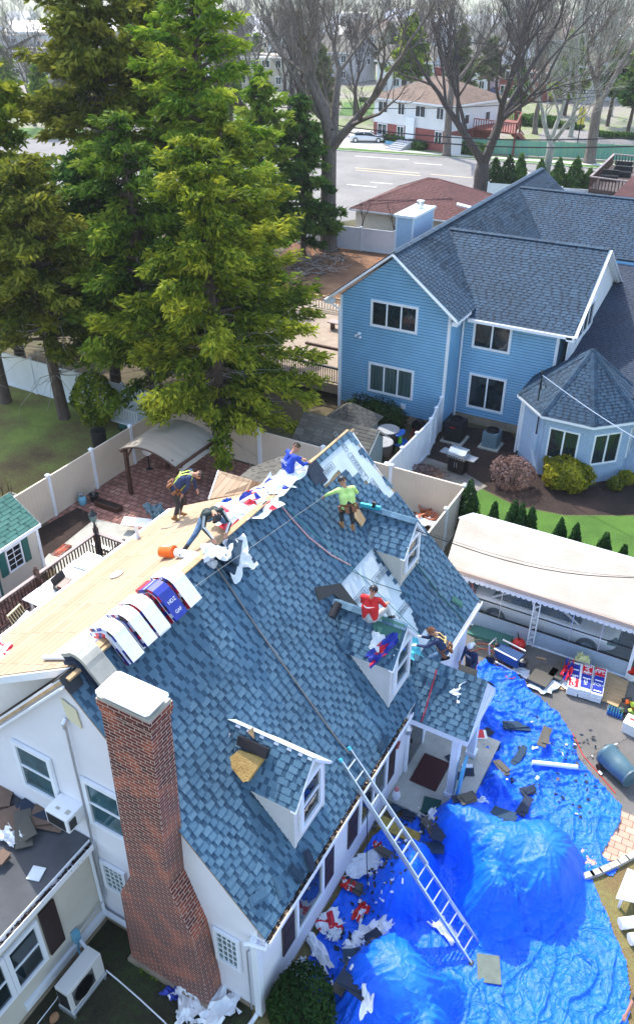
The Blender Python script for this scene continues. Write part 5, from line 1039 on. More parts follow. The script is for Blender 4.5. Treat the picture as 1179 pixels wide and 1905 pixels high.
for i in range(3): 
    for dx in (-.18,.02,.18): mb.rbox(c+Vector((dx,.25*i,.2)), (.03,.2,.4))
    for dy in (-.1,.1): mb.rbox(c+Vector((0,.25*i+dy,.2)), (.4,.03,.4))
mb.build('blocks', K['concrete'], t); mb = MB(); [mb.tube([c+Vector((0,.25*(i%3),.1)), c+Vector((math.sin(i)*.2,math.cos(i)*.2+.25*(i%3),1.1))], [.012,.004], 4) for i in range(12)]; mb.build('reeds', L_['hedge'], t)
t = thing('garden_bench', 'white slatted bench by the white fence under the shrub', 'bench', (-20.5,18.9,0)); mb = MB(); mb.box((-22,-19.4), (18.9,19.3), (.42,.46)); mb.build('seat', K['white_paint'], t); mb = MB(); [mb.box((-22+.16*i,-21.94+.16*i), (19.3,19.33), (.46,.95)) for i in range(17)]; mb.box((-22,-19.4), (19.29,19.34), (.95,1.0)); mb.build('backrest', K['white_paint'], t)
for x in (-21.9,-19.5): mb = MB(); mb.box((x-.03,x+.03), (18.95,19.3), (0,.42)); mb.build('leg', K['white_paint'], t)
# white panels and dark bag by the rear eave
c = P2((-13.77,12.763,0.5), .4); mb = MB(); mb.rbox(c, (1.5,.45,.04), (.2,0,.35)); one('loose_board', mb, K['white_paint'], 'long white panel leaning on the red pavers beyond the rear gutter', 'panel')
tag(crumple('dark_bag', P2((-13.528,13.383,0.5), .5), (1.1,.7), K['grey'], 8, .25, ang=.5), 'grey plastic bag on the pavers beside the long white panel', 'bag')
c = P2((-13.969,10.745,0.3), .3); mb = MB(); mb.rbox(c+Z*.1, (.9,.2,.12), (0,0,.0)); one('metal_grate', mb, K['alu'], 'silver metal tray on the deck beyond the lamp post', 'tray')
c = P2((-13.111,10.815,0.8), .6); mb = MB(); mb.rbox(c, (.1,.5,.6), (0,.2,0)); mb.rbox(c-Z*.25, (.4,.5,.06)); one('patio_speaker', mb, K['black'], 'black boxy appliance by the far end of the deck', 'appliance')
# grey shed, drums, toy, hose
Sg = thing('grey_shed', 'low shed with weathered grey shingled roof behind the tan fence', 'shed', (-9,20.6,0))
mb = MB(); mb.box((-10.9,-7.65), (19.75,21.6), (0,1.7)); mb.prism([(-7.65,19.75,1.7),(-7.65,21.6,1.7),(-7.65,20.67,2.4)], (-.05,0,0)); mb.build('wall', K['grey'], Sg)
mb = MB()
for g in (-1,1): courses(mb, (-11.0,20.67,2.5), X, Vector((0,g,-.75)).normalized(), [(0,0),(3.55,0),(3.55,1.35),(0,1.35)], seed=130+g, ex=.16, tabs=(.3,.6), base=(.3,.6), tt=(.3,1))
mb.build('roof', K['shingle_grey'], Sg); mb = MB(); mb.bar((-7.44,19.6,1.65), (-7.44,20.67,2.44), .03, .1, up=X); mb.bar((-7.44,20.67,2.44), (-7.44,21.75,1.65), .03, .1, up=X); mb.build('trim', K['concrete'], Sg)
Sg2 = thing('well_house', 'small hip roofed hut with grey shingles behind the low grey shed', 'hut', (-9.9,22.6,0)); r_, w_ = MB(), MB(); hip(r_, w_, (-10.9,22.1,0), (-9.0,22.1,0), 1.8, 1.3, 2.2, ov=.2, seed=140, ex=.16); r_.build('roof', K['shingle_grey'], Sg2); mb = MB(); mb.box((-10.9,-9.0), (22.1,23.9), (0,1.3)); mb.build('wall', K['creamside'], Sg2)
for i, p in enumerate([(-7.974,22.209,0),(-8.239,23.439,0)]):
    c = P2(p); t = thing('drum', ['black drum with grey lid, nearest the tan fence', 'black drum with grey lid, behind the other drum by the shed end'][i], 'drum', c, 'black drums by the grey shed'); mb = MB(); mb.lathe(c, [(.4,0),(.46,.5),(.5,1.05),(.47,1.06)], 22); mb.build('drum_body', K['black'], t, True); mb = MB(); mb.lathe(c+Z*1.06, [(.5,0),(.52,.03),(.5,.05),(0,.06)], 22); mb.build('lid', mat('grey_lid',(.3,.31,.32),.6,var=.2,vscale=4), t)
c = P2((-7.68,23.52,0)); t = thing('water_table', 'blue and lime green plastic water play table beside the black drums', 'toy', c)
mb = MB(); mb.lathe(c+Z*.42, [(.1,0),(.32,.05),(.36,.16),(.33,.16),(.28,.08),(0,.06)], 16); mb.lathe(c+Z*.95, [(.04,0),(.3,.03),(.32,.08),(.28,.09),(.05,.05),(0,.05)], 14, sx=1.2, sy=.6); mb.build('basin', BLU, t); mb = MB(); mb.lathe(c+Z*.5, [(.1,0),(.08,.2),(.09,.45)], 10); [mb.lathe(c+Vector((dx,dy,0)), [(.08,0),(.09,.45)], 8) for dx, dy in ((.2,-.2),(-.22,.0),(.1,.25))]; mb.build('leg', GRN, t)
c = P2((-7.7,25.516,0.4), .45); t = thing('hose_reel', 'black hose reel on the blue house wall behind the drums', 'hose reel', c); mb = MB(); mb.lathe(c, [(.22,0),(.3,.02),(.3,.32),(.22,.34)], 14, axis=Y); mb.build('reel', K['black'], t); mb = MB(); mb.tube([c+Vector((-.1,-.1,-.1)), c+Vector((-.2,-.2,-.4)), c+Vector((-.05,-.4,-.43))], .02, 5); mb.build('hose', RED, t)
# grill
c = P2((-4.721,23.17,0)); Gr = thing('barbecue', 'silver topped barbecue with black cabinet between the white fence and the air conditioners', 'barbecue', c); U = Vector((math.cos(-.12), math.sin(-.12), 0)); N = U.cross(Z)
mb = MB(); mb.fbox(c, U, N, Z, (-.38,.38), (-.25,.25), (.08,.78)); mb.build('cabinet', K['black'], Gr, bevel=.01)
mb = MB(); mb.fbox(c, U, N, Z, (-.42,.42), (-.27,.3), (.78,.9)); mb.build('control_panel', CHR, Gr); mb = MB()
for i in range(6): mb.lathe(c+U*(-.32+.128*i)+N*.3+Z*.84, [(.028,0),(.028,.03),(0,.03)], 10, axis=N)
mb.build('knobs', K['dark'], Gr); mb = MB(); cc = c+Z*.9
mb.prism([cc-N*.25, cc+N*.28, cc+N*.26+Z*.14, cc+N*.08+Z*.28, cc-N*.2+Z*.26], U*.4); mb.prism([cc-N*.25, cc+N*.28, cc+N*.26+Z*.14, cc+N*.08+Z*.28, cc-N*.2+Z*.26], -U*.4); mb.build('lid', CHR, Gr); mb = MB(); mb.tube([cc-U*.32+N*.3+Z*.12, cc+U*.32+N*.3+Z*.12], .015, 6); mb.build('handle', K['alu'], Gr)
for g in (-1,1): mb = MB(); mb.fbox(c, U, N, Z, (g*.43,g*.82), (-.24,.24), (.84,.88)); mb.build('side_shelf', CHR, Gr)
mb = MB(); [mb.fbox(c, U, N, Z, (dx,dx+.015), (.25,.28), (.35,.6)) for dx in (-.06,.05)]; mb.build('door_handle', K['alu'], Gr)
# air conditioners
for i, (p, s, m) in enumerate(zip([(-5.938,25.951,0),(-4.248,26.174,0)], ((.82,.82,.95),(.7,.7,.72)), (K['dark'], K['grey']))):
    c = P2(p); t = thing('air_conditioner', ['black outdoor air conditioner on a pale pad beside the blue house', 'smaller grey outdoor air conditioner by the turret'][i], 'air conditioner', c)
    mb = MB(); mb.rbox(c+Z*s[2]/2+Z*.08, s); 
    for k in range(10): mb.rbox(c+Z*(.2+s[2]*.075*k), (s[0]+.02,s[1]+.02,.015))
    mb.build('casing', m, t, bevel=.01); mb = MB(); mb.lathe(c+Z*(s[2]+.08), [(.36*s[0]/.8,0),(.36*s[0]/.8,.07),(.3*s[0]/.8,.07),(.3*s[0]/.8,.0)], 20); [mb.tube([c+Z*(s[2]+.13)-Vector((.33*s[0]*math.cos(q),.33*s[0]*math.sin(q),0)), c+Z*(s[2]+.13)+Vector((.33*s[0]*math.cos(q),.33*s[0]*math.sin(q),0))], .008, 4) for q in (0,.5,1,1.5,2,2.6)]; mb.build('fan_guard', K['black'], t)
    mb = MB(); mb.rbox(c+Z*.04, (s[0]+.25,s[1]+.25,.08)); mb.build('pad', K['concrete'], t)
    if i == 0: mb = MB(); mb.fbox(c+Vector((-.14,-.43,.8)), X, Z, -Y, (0,.26), (0,.04), (0,.01)); mb.build('badge', RED, t)
for i, p in enumerate([(-4.712,18.754,0),(-4.139,18.767,0),(-4.587,19.276,0)]):
    c = P2(p); t = thing('clay_pot', ['terracotta pot on its side in the tan fence corner, leftmost','terracotta pot standing in the tan fence corner, rightmost','terracotta pot at the back of the tan fence corner'][i], 'pot', c); mb = MB(); mb.lathe(c+Z*(.2 if i == 0 else 0), [(.16,0),(.26,.36),(.29,.36),(.29,.44),(.25,.44),(.22,.36),(0,.1)], 16, axis=(Vector((.8,-.5,.1)) if i == 0 else Z)); mb.build('pot', mat('terracotta',(.42,.14,.07),.8,var=.2), t)
    mb = MB(); [mb.tube([c+Z*.2, c+Vector((.3*math.sin(k*2.1),.3*math.cos(k*2.1),.5))], [.012,.004], 4) for k in range(5)]; mb.build('dry_stalks', K['deadtwig'], t)
c = P2((-4.229,18.28,0)); tag(crumple('white_bag', c+Z*.3, (.8,.5), K['paperwhite'], 31, .12), 'white bag in the tan fence corner by the terracotta pots', 'bag')
# raised deck left of blue house
st(sheet('side_terrace', [(-22,26.9),(-12.4,26.9),(-12.4,38),(-22,38)], .9, mat('beige_decking', (.33,.26,.2), .85, var=.12, vscale=2), .5))
t = thing('terrace_railing', 'dark iron railing along the front edge of the pale terrace', 'railing', (-14,26.95,.9)); rail((-16.5,26.95,0), (-12.4,26.95,0), h=.9, z0=.9, col='black', parent=t, sp=.13, pr=K['dark'])
t = thing('terrace_railing', 'wooden railing with bench at the far edge of the pale terrace', 'railing', (-16,36,.9)); rail((-20,36.5,0), (-12.5,36.5,0), h=.9, z0=.9, col='concrete', parent=t, sp=.2, pr=K['plywood'])
t = thing('terrace_bench', 'brown bench on the pale terrace beside the blue house', 'bench', (-14.5,34,.9)); mb = MB(); mb.box((-17,-13.3), (33.6,34.2), (1.32,1.38)); mb.build('seat', K['rail2'], t)
for x in (-16.8,-13.6): mb = MB(); mb.box((x-.05,x+.05), (33.7,34.1), (.9,1.32)); mb.build('leg', K['wood'], t)
t = thing('step_edge', 'brown timber step edge across the pale terrace', 'step', (-14,31,.9)); mb = MB(); mb.box((-17,-12.4), (31,31.15), (.9,1.02)); mb.build('beam', K['wood'], t)
# brush pile
R = random.Random(77); mb = MB(); c0 = P2((-25.578,46.343,0))
for i in range(170):
    p = c0+Vector((R.gauss(0,1.5),R.gauss(0,1.8),R.random()*.5)); d = Vector((R.uniform(-1,1),R.uniform(-1,1),R.uniform(-.1,.5))).normalized(); pp = [p]
    for k in range(4): p = p+d*R.uniform(.2,.6); d = (d+Vector((R.uniform(-.4,.4),R.uniform(-.4,.4),R.uniform(-.3,.2)))).normalized(); pp.append(p)
    mb.tube(pp, [.03,.022,.015,.01,.006], 4, mi=i%2)
tag(mb.build('brush_pile', [K['deadtwig'], K['barkdark']]), 'tangle of cut pale branches at the foot of the great bare tree', 'brush pile')
for i, p in enumerate([(-24.606,53.199,0),(-21.98,53.42,0)]): bare('sapling', ['thin young bare tree before the white back fence, left one','thin young bare tree before the white back fence, beside the siding stack'][i], P2(p), 4.2, 150+i, 'barkdark', .05, .35, .5, 2, (2,3), twig=.008)
# air handling unit under window, minisplit
t = thing('window_air_conditioner', 'white window air conditioner sticking out of the gable wall', 'air conditioner', (-4.45,0,4.0))
mb = MB(); mb.box((-4.72,-4.12), (-.42,.05), (3.72,4.12)); mb.build('case', K['white_paint'], t, bevel=.01); mb = MB(); mb.box((-4.68,-4.2), (-.43,-.42), (3.76,4.06)); mb.box((-4.12,-4.11), (-.38,-.2), (3.78,4.04)); mb.build('grille', K['dark'], t); mb = MB(); mb.box((-4.55,-4.45), (-.3,-.24), (4.12,4.125)); mb.box((-4.3,-4.2), (-.3,-.2), (4.12,4.126)); mb.build('label', K['concrete'], t)
c = P2((-3.543,-1.359,0)); t = thing('heat_pump', 'white heat pump unit on the ground beside the wing wall', 'heat pump', c)
xh, yh0, yh1 = (-3.74,-3.38), -1.93, -.95
mb = MB(); mb.box(xh, (yh0,yh1), (.14,.86)); mb.build('case', mat('offwhite_metal',(.66,.65,.62),.4), t, bevel=.015)
mb = MB()
for i in range(13): mb.box((xh[1],xh[1]+.012), (yh0+.1,yh0+.7), (.24+.042*i,.249+.042*i))
for i in range(13): mb.box((xh[0]+.03,xh[1]-.03), (yh0-.01,yh0), (.2+.045*i,.212+.045*i))
mb.build('grille', K['dark'], t); mb = MB(); mb.lathe((xh[1]+.004,yh0+.4,.5), [(.27,0),(.27,.02),(.25,.02),(.25,0)], 20, axis=X); mb.build('fan_ring', K['dark'], t)
mb = MB(); mb.box((xh[0]-.02,xh[1]+.06), (yh0-.03,yh0+.02), (.0,.14)); mb.box((xh[0]-.02,xh[1]+.06), (yh1-.1,yh1-.05), (0,.14)); mb.box((xh[1]-.02,xh[1]+.04), (yh0,yh1), (.06,.12)); mb.build('stand', K['alu'], t)
mb = MB(); mb.tube([(-3.7,-1.0,.4),(-3.9,-.9,.5),(-4.1,-.85,.6),(-4.15,-.85,.45)], .04, 7); mb.build('pipe', K['trim'], t)
mb = MB(); mb.box((-4.18,-4.08), (-.98,-.82), (.62,.95)); mb.tube([(-4.12,-.9,.62),(-4.1,-.95,.3),(-3.75,-1.1,.25)], .025, 6); one('isolator_box', mb, SKY2, 'blue grey electrical isolator on the wing wall above the heat pump', 'switch box')
mb = MB(); pts = [(-3.924,-2.416,0.03),(-3.932,-1.874,0.03),(-4.13,-1.1,0.06)]; mb.tube(pts, .012, 5); one('garden_hose', mb, K['trim'], 'white cord on the ground left of the heat pump', 'cord')
mb = MB(); pts = [(-3.399,-0.91,0.1),(-3.032,-0.927,0.04),(-2.384,-0.998,0.03),(-1.693,-1.094,0.03),(-1.262,-1.203,0.03)]; mb.tube(pts, .016, 5); one('white_hose', mb, K['trim'], 'white hose running across the dirt from the heat pump', 'hose')
mb = MB(); mb.lathe((-3.706,-2.157,0), [(.0,-.02),(.12,0),(.1,.1),(0,.13)], 9, sy=.7); one('stone', mb, mat('brown_stone',(.35,.18,.09),.9,var=.2), 'brown stone on the dirt by the wing wall', 'stone')

# ================= tarpaulin over the planting =================
TP_ = [(0.307,12.262),(0.991,12.427),(1.594,12.171),(2.353,11.616),(3.091,11.295),(3.582,10.752),(3.99,9.943),(4.619,9.465),(5.378,8.952),(5.444,8.394),(5.256,7.233),(5.708,7.056),(5.64,6.79),(5.11,6.652),(5.434,6.152),(5.948,5.401),(6.335,4.858),(6.571,4.211),(6.657,3.586),(6.89,1.613),(3.631,-2.025),(1.956,-0.041),(0.976,0.796),(0.408,0.915),(0.16,2.055),(0.139,3.39),(0.115,4.877),(0.446,5.602),(0.968,6.649),(1.264,7.812),(1.281,8.669),(0.894,10.052),(0.402,11.285)]
def sm(t): t = max(0., min(1., t)); return t*t*(3-2*t)
MO = [(q[0],q[1],a,b,H_,p_) for q,(a,b,H_,p_) in zip([(3.953,5.827,0.9),(2.388,5.945,0.9),(3.327,4.54,0.9),(3.251,5.591,0.9),(2.35,1.75,0),(1.45,4.05,0),(2.3,8,0),(3.1,1.2,0)], ((1.2,1.25,1.4,2.4),(1.0,.9,1.25,2.2),(.75,.7,1.5,2),(1.1,1.0,1.4,2.2),(1.15,.9,1.3,4),(.72,.95,1.25,2.2),(.4,.5,.4,2),(.6,.6,1.0,2)))]
CG = .08; CNX, CNY = 112, 220; CX0, CY0 = -.2, -4.2
_gx, _gy = np.meshgrid(CX0+CG*np.arange(CNX), CY0+CG*np.arange(CNY)); _hh = np.zeros_like(_gx)
_wx = np.array([[.28*noise.noise(Vector((x*.9,y*.9,1))) for x, y in zip(a, b)] for a, b in zip(_gx, _gy)]); _wy = np.array([[.28*noise.noise(Vector((x*.9,y*.9,5))) for x, y in zip(a, b)] for a, b in zip(_gx, _gy)])
for cx, cy, a, b, H_, p in MO:
    r = (np.abs((_gx+_wx-cx)/a)**p+np.abs((_gy+_wy-cy)/b)**p)**(1/p); _hh = np.maximum(_hh, H_*np.clip(1-r**2.6, 0, 1)**.75)
for k in range(60):     # cloth cannot fall more steeply than this
    for ax, sh, dd in ((0,1,1),(0,-1,1),(1,1,1),(1,-1,1)):
        _hh = np.maximum(_hh, np.roll(_hh, sh, ax)-CG*2.3)
    for sa in (1,-1):
        for sb in (1,-1): _hh = np.maximum(_hh, np.roll(np.roll(_hh, sa, 0), sb, 1)-CG*2.3*1.414)
for k in range(3): _hh = (_hh*2+np.roll(_hh,1,0)+np.roll(_hh,-1,0)+np.roll(_hh,1,1)+np.roll(_hh,-1,1))/6
_HL = _hh.tolist()
def cz(x, y):
    u, v = (x-CX0)/CG, (y-CY0)/CG; i, j = max(0, min(CNX-2, int(u))), max(0, min(CNY-2, int(v))); s, t = u-i, v-j
    return (_HL[j][i]*(1-s)+_HL[j][i+1]*s)*(1-t)+(_HL[j+1][i]*(1-s)+_HL[j+1][i+1]*s)*t
def ridged(x, y, s, k):
    n = noise.noise(Vector((x*s+k, y*s-k, k*1.3))); return 1-abs(n)*2.6
def tz(x, y):
    h = cz(x, y); e = .12; sx, sy = cz(x+e,y)-cz(x-e,y), cz(x,y+e)-cz(x,y-e); sl = min(1, math.hypot(sx,sy)/.3)
    if sl > .05:
        an = math.atan2(sy, sx); k1 = ridged(x-sx*h*1.2, y-sy*h*1.2, 1.9, 3); k2 = noise.noise(Vector((math.cos(an)*4.5+h*.5, math.sin(an)*4.5, x*.25+y*.2))); k3 = noise.noise(Vector((math.cos(an)*11, math.sin(an)*11, h*.6)))
        h += sl*(.11*(max(0, 1-abs(k2)*4)-.3)+.035*(max(0, 1-abs(k3)*3)-.3)+.03*max(0, k1))
    # crumpled strip along the drive, calmer sheet in front
    c = sm((y-(6.1+.35*x))/1.2)*.9+.1; c2 = .4+.6*sm((x-3.1)/1.2) if y < 4 else 1
    mnd = sm(h/.35)
    xx, yy = x+.18*noise.noise(Vector((x*1.3,y*1.3,3))), y+.18*noise.noise(Vector((x*1.3,y*1.3,9)))
    w = max(0, ridged(xx*.8, yy*1.1, 1.1, 2))**5*.16+max(0, ridged(xx, yy, 2.6, 5))**4*.085+max(0, ridged(xx*1.2, yy*.8, 5.2, 8))**3*.035
    w2 = max(0, ridged(xx*1.2, yy*.45, 1.5, 4))**8*.11+max(0, ridged(xx, yy*.7, 4.4, 6))**3*.024+noise.noise(Vector((x*.9,y*.9,0)))*.05
    h += (w*c+w2*(1-c)*c2)*(1-.8*mnd)+.012*noise.noise(Vector((x*3,y*3,4)))*mnd+.02
    for q_ in ((x*.83+y*.56)/1.15, (y*.83-x*.56)/1.5): q_ = (q_+.06*noise.noise(Vector((x,y,6))))%1-.5; h += .016*math.exp(-(q_/.03)**2)
    return h
def tarp():
    st_ = .033; x0, x1 = min(p[0] for p in TP_), 8.0; ya_, yb_ = -4.0, max(p[1] for p in TP_); x0 = max(x0, .12)
    nx, ny = int((x1-x0)/st_), int((yb_-ya_)/st_); idx = {}; vs = []; fs = []
    inside = [[False]*(nx) for _ in range(ny)]
    for j in range(ny):
        y = ya_+(j+.5)*st_; xs = []
        k = len(TP_)-1
        for i in range(len(TP_)):
            (ax, ay), (bx, by) = TP_[i], TP_[k]
            if (ay > y) != (by > y): xs.append(ax+(y-ay)*(bx-ax)/(by-ay))
            k = i
        xs.sort()
        for a, b in zip(xs[::2], xs[1::2]):
            for i in range(max(0, int((a-x0)/st_)), min(nx, int((b-x0)/st_))): inside[j][i] = True
    def vid(i, j):
        if (i, j) not in idx:
            x, y = x0+i*st_, ya_+j*st_; idx[(i,j)] = len(vs)
            jx = .02*noise.noise(Vector((x*4,y*4,7))); z = tz(x, y)
            vs.append((x+jx, y+jx, max(z, .015)))
        return idx[(i,j)]
    for j in range(ny):
        for i in range(nx):
            if inside[j][i]: fs.append((vid(i,j), vid(i+1,j), vid(i+1,j+1), vid(i,j+1)))
    mb = MB(); mb.v = vs; mb.f = fs; mb.m = [0]*len(fs); mb.t = [.5]*len(fs)
    m = mat('blue_tarpaulin', (.002,.14,.88), .5, var=.1, vscale=1.5, spec=.45)
    nt = m.node_tree; b = nt.nodes['Principled BSDF']; tc = nd(nt, 'ShaderNodeTexCoord'); last = None; sx_ = nd(nt, 'ShaderNodeSeparateXYZ'); nt.links.new(tc.outputs['Object'], sx_.inputs[0]); mq = nd(nt, 'ShaderNodeMapRange'); mq.inputs['From Min'].default_value = .15; mq.inputs['From Max'].default_value = .5; mq.inputs['To Min'].default_value = 1; mq.inputs['To Max'].default_value = .45; nt.links.new(sx_.outputs[2], mq.inputs[0])
    for sc, st2, di in ((2.2,.6,.16),(6,.5,.05),(18,.4,.014)):
        n = nd(nt, 'ShaderNodeTexNoise'); n.inputs['Scale'].default_value = sc; n.inputs['Detail'].default_value = 2; n.inputs['Distortion'].default_value = .6; nt.links.new(tc.outputs['Object'], n.inputs['Vector'])
        s1 = nd(nt, 'ShaderNodeMath', operation='SUBTRACT'); s1.inputs[1].default_value = .5; nt.links.new(n.outputs['Fac'], s1.inputs[0]); s2 = nd(nt, 'ShaderNodeMath', operation='ABSOLUTE'); nt.links.new(s1.outputs[0], s2.inputs[0]); s3 = nd(nt, 'ShaderNodeMath', operation='POWER'); s3.inputs[1].default_value = .5; nt.links.new(s2.outputs[0], s3.inputs[0])
        bp = nd(nt, 'ShaderNodeBump'); bp.inputs['Strength'].default_value = st2; ml = nd(nt, 'ShaderNodeMath', operation='MULTIPLY'); ml.inputs[1].default_value = st2; nt.links.new(mq.outputs[0], ml.inputs[0]); nt.links.new(ml.outputs[0], bp.inputs['Strength']); bp.inputs['Distance'].default_value = di; bp.invert = True; nt.links.new(s3.outputs[0], bp.inputs['Height'])
        if last: nt.links.new(last.outputs[0], bp.inputs['Normal'])
        last = bp
    nt.links.new(last.outputs[0], b.inputs['Normal'])
    o = mb.build('tarpaulin', m, None, smooth=True)
    return tag(o, 'huge rumpled bright blue tarpaulin spread over bushes in front of the house', 'tarpaulin')
tarp()
def tp(x, y, l=0): return Vector((x, y, tz(x, y)+l))
mb = MB(); mb.tube([(p[0]+.05,p[1],.02) for p in [(3.582,10.752),(4.021,10.111),(4.567,9.681),(5.087,9.271)]], .012, 5); one('marker_rope', mb, RED, 'thin red cord along the edge of the blue tarp on the driveway', 'cord')
# ladder
Ld = thing('ladder', 'long aluminium extension ladder leaning from the blue tarp to the front eave', 'ladder', (3.38,3.16,.1))
B0, T0 = Vector((3.40,3.15,.02)), Vector((-0.3,3.875,3.666)); B1, T1 = Vector((3.46,3.62,.02)), Vector((-0.3,4.284,3.635))
dl = (T0-B0).normalized(); nl = dl.cross((B1-B0).normalized()).normalized(); nl = nl if nl.z > 0 else -nl
L0 = (T0-B0).length; wv = (B1-B0)
for k, (B_, T_) in enumerate(((B0,T0),(B1,T1))):
    d = (T_-B_); mb = MB(); mb.bar(B_, B_+d*.86, .035, .09); mb.build('rail', K['alu'], Ld)
    mb = MB(); mb.bar(B_+d*.42+nl*.06, T_+nl*.06, .03, .08); o = mb.build('fly_rail', K['alu'], Ld)
    mb = MB(); mb.rbox(B_+Vector((0,0,.02)), (.09,.12,.05)); mb.build('foot', K['black'], Ld)
    mb = MB(); mb.lathe(T_+nl*.06-dl*.03, [(.03,0),(.045,.03),(.04,.09),(0,.1)], 8, axis=dl); mb.build('end_cap', mat('cyan_cap',(.05,.5,.65),.4), Ld)
n = int(L0/.31); m1, m2 = MB(), MB()
for i in range(1, n+1):
    t = i*.31/L0; a, b = B0.lerp(T0, t), B1.lerp(T1, t)
    if t < .86: m1 = MB(); m1.tube([a, b], .019, 7); m1.build('rung', K['alu'], Ld)
    if t > .42: m2 = MB(); m2.tube([a+nl*.06+dl*.05, b+nl*.06+dl*.05], .019, 7); m2.build('fly_rung', K['alu'], Ld)

mb = MB(); mb.rbox((3.78,3.2,.08), (.5,.62,.03), (0,.03,.4)); one('foot_board', mb, mat('grey_green_pad', (.13,.16,.13), .8, var=.15), 'grey green square pad on the tarp at the foot of the ladder', 'pad')
mb = MB(); pts = [rp(3.6,.1,.05), rp(3.7,.9,.03), rp(3.85,2.2,.03), rp(3.75,3.6,.03), rp(3.85,4.8,.04), (-.25,3.98,3.75)]
pts = [(-3.665,4.35,7.515),(-3.25,4.311,7.043),(-2.554,4.244,6.249),(-1.876,4.221,5.477),(-1.189,4.198,4.693),(-0.567,4.186,3.984),(-0.239,4.22,3.611)]; mb.tube(pts, .018, 6); one('grey_rope', mb, mat('grey_rope',(.22,.2,.19),.9), 'grey safety rope running down the roof from the ridge to the ladder', 'rope')
mb = MB(); mb.tube([(.36,3.95,3.0),(.42,3.9,2.0),(.5,3.8,.8),(.7,3.5,.25),(.6,3.3,.2)], .012, 5); one('safety_rope', mb, K['black'], 'black cord hanging from the gutter beside the ladder', 'cord')
mb = MB(); mb.tube([(-3.826,7.064,7.699),(-3.428,7.086,7.246),(-2.977,7.203,6.731),(-2.521,7.468,6.212),(-2.147,7.829,5.786)], .022, 6); one('red_rope', mb, mat('red_white_rope',(.38,.1,.13),.8,var=.5,vscale=30,col2=(.6,.5,.5)), 'red and white rope curving down the roof from the ridge', 'rope')
mb = MB(); mb.tube([(-3.802,7.099,7.687),(-3.252,7.292,7.06),(-2.654,7.569,6.379),(-2.037,7.855,5.675),(-1.232,8.141,4.758),(-0.397,8.437,3.806)], .01, 5); one('teal_line', mb, mat('teal_line',(.05,.3,.32),.7), 'thin teal line stretched down the roof beside the red rope', 'rope')
mb = MB(); mb.tube([(-2.059,7.752,5.701),(-1.594,8.221,5.171),(-1.157,8.81,4.672),(-0.947,9.065,4.434)], .01, 5); mb.tube([(-1.294,9.96,4.843),(-0.97,10.009,4.475),(-0.464,10.049,3.898),(-0.012,10.226,3.383),(0.189,10.256,3.153)], .02, 5); one('green_rope', mb, mat('dark_green_rope',(.02,.1,.1),.8), 'dark green rope curving down the roof right of the far dormer', 'rope')
mb = MB(); mb.tube([(-3.351,9.463,7.157),(-2.912,9.5,6.658),(-2.43,9.85,6.108)], .02, 5); one('black_hose', mb, K['black'], 'black hose lying by the worker in the lime yellow shirt', 'hose')
mb = MB(); pts = [(0.42,7.666,3.6),(0.465,7.441,3.5),(0.476,7.197,3.2),(0.502,6.921,2.9),(0.496,6.678,2.65)]; mb.tube([Vector(p)+Z*.03 for p in pts], .02, 5); one('red_hose', mb, mat('dark_red_hose',(.3,.02,.05),.6), 'dark red hose hanging over the porch roof', 'hose')
mb = MB(); mb.tube([(-2.684,7.339,7.9),(-3.535,3.239,7.6),(-3.783,1.861,7.6)], .006, 4); one('chalk_line', mb, K['concrete'], 'thin taut line along the bare plank deck', 'line')
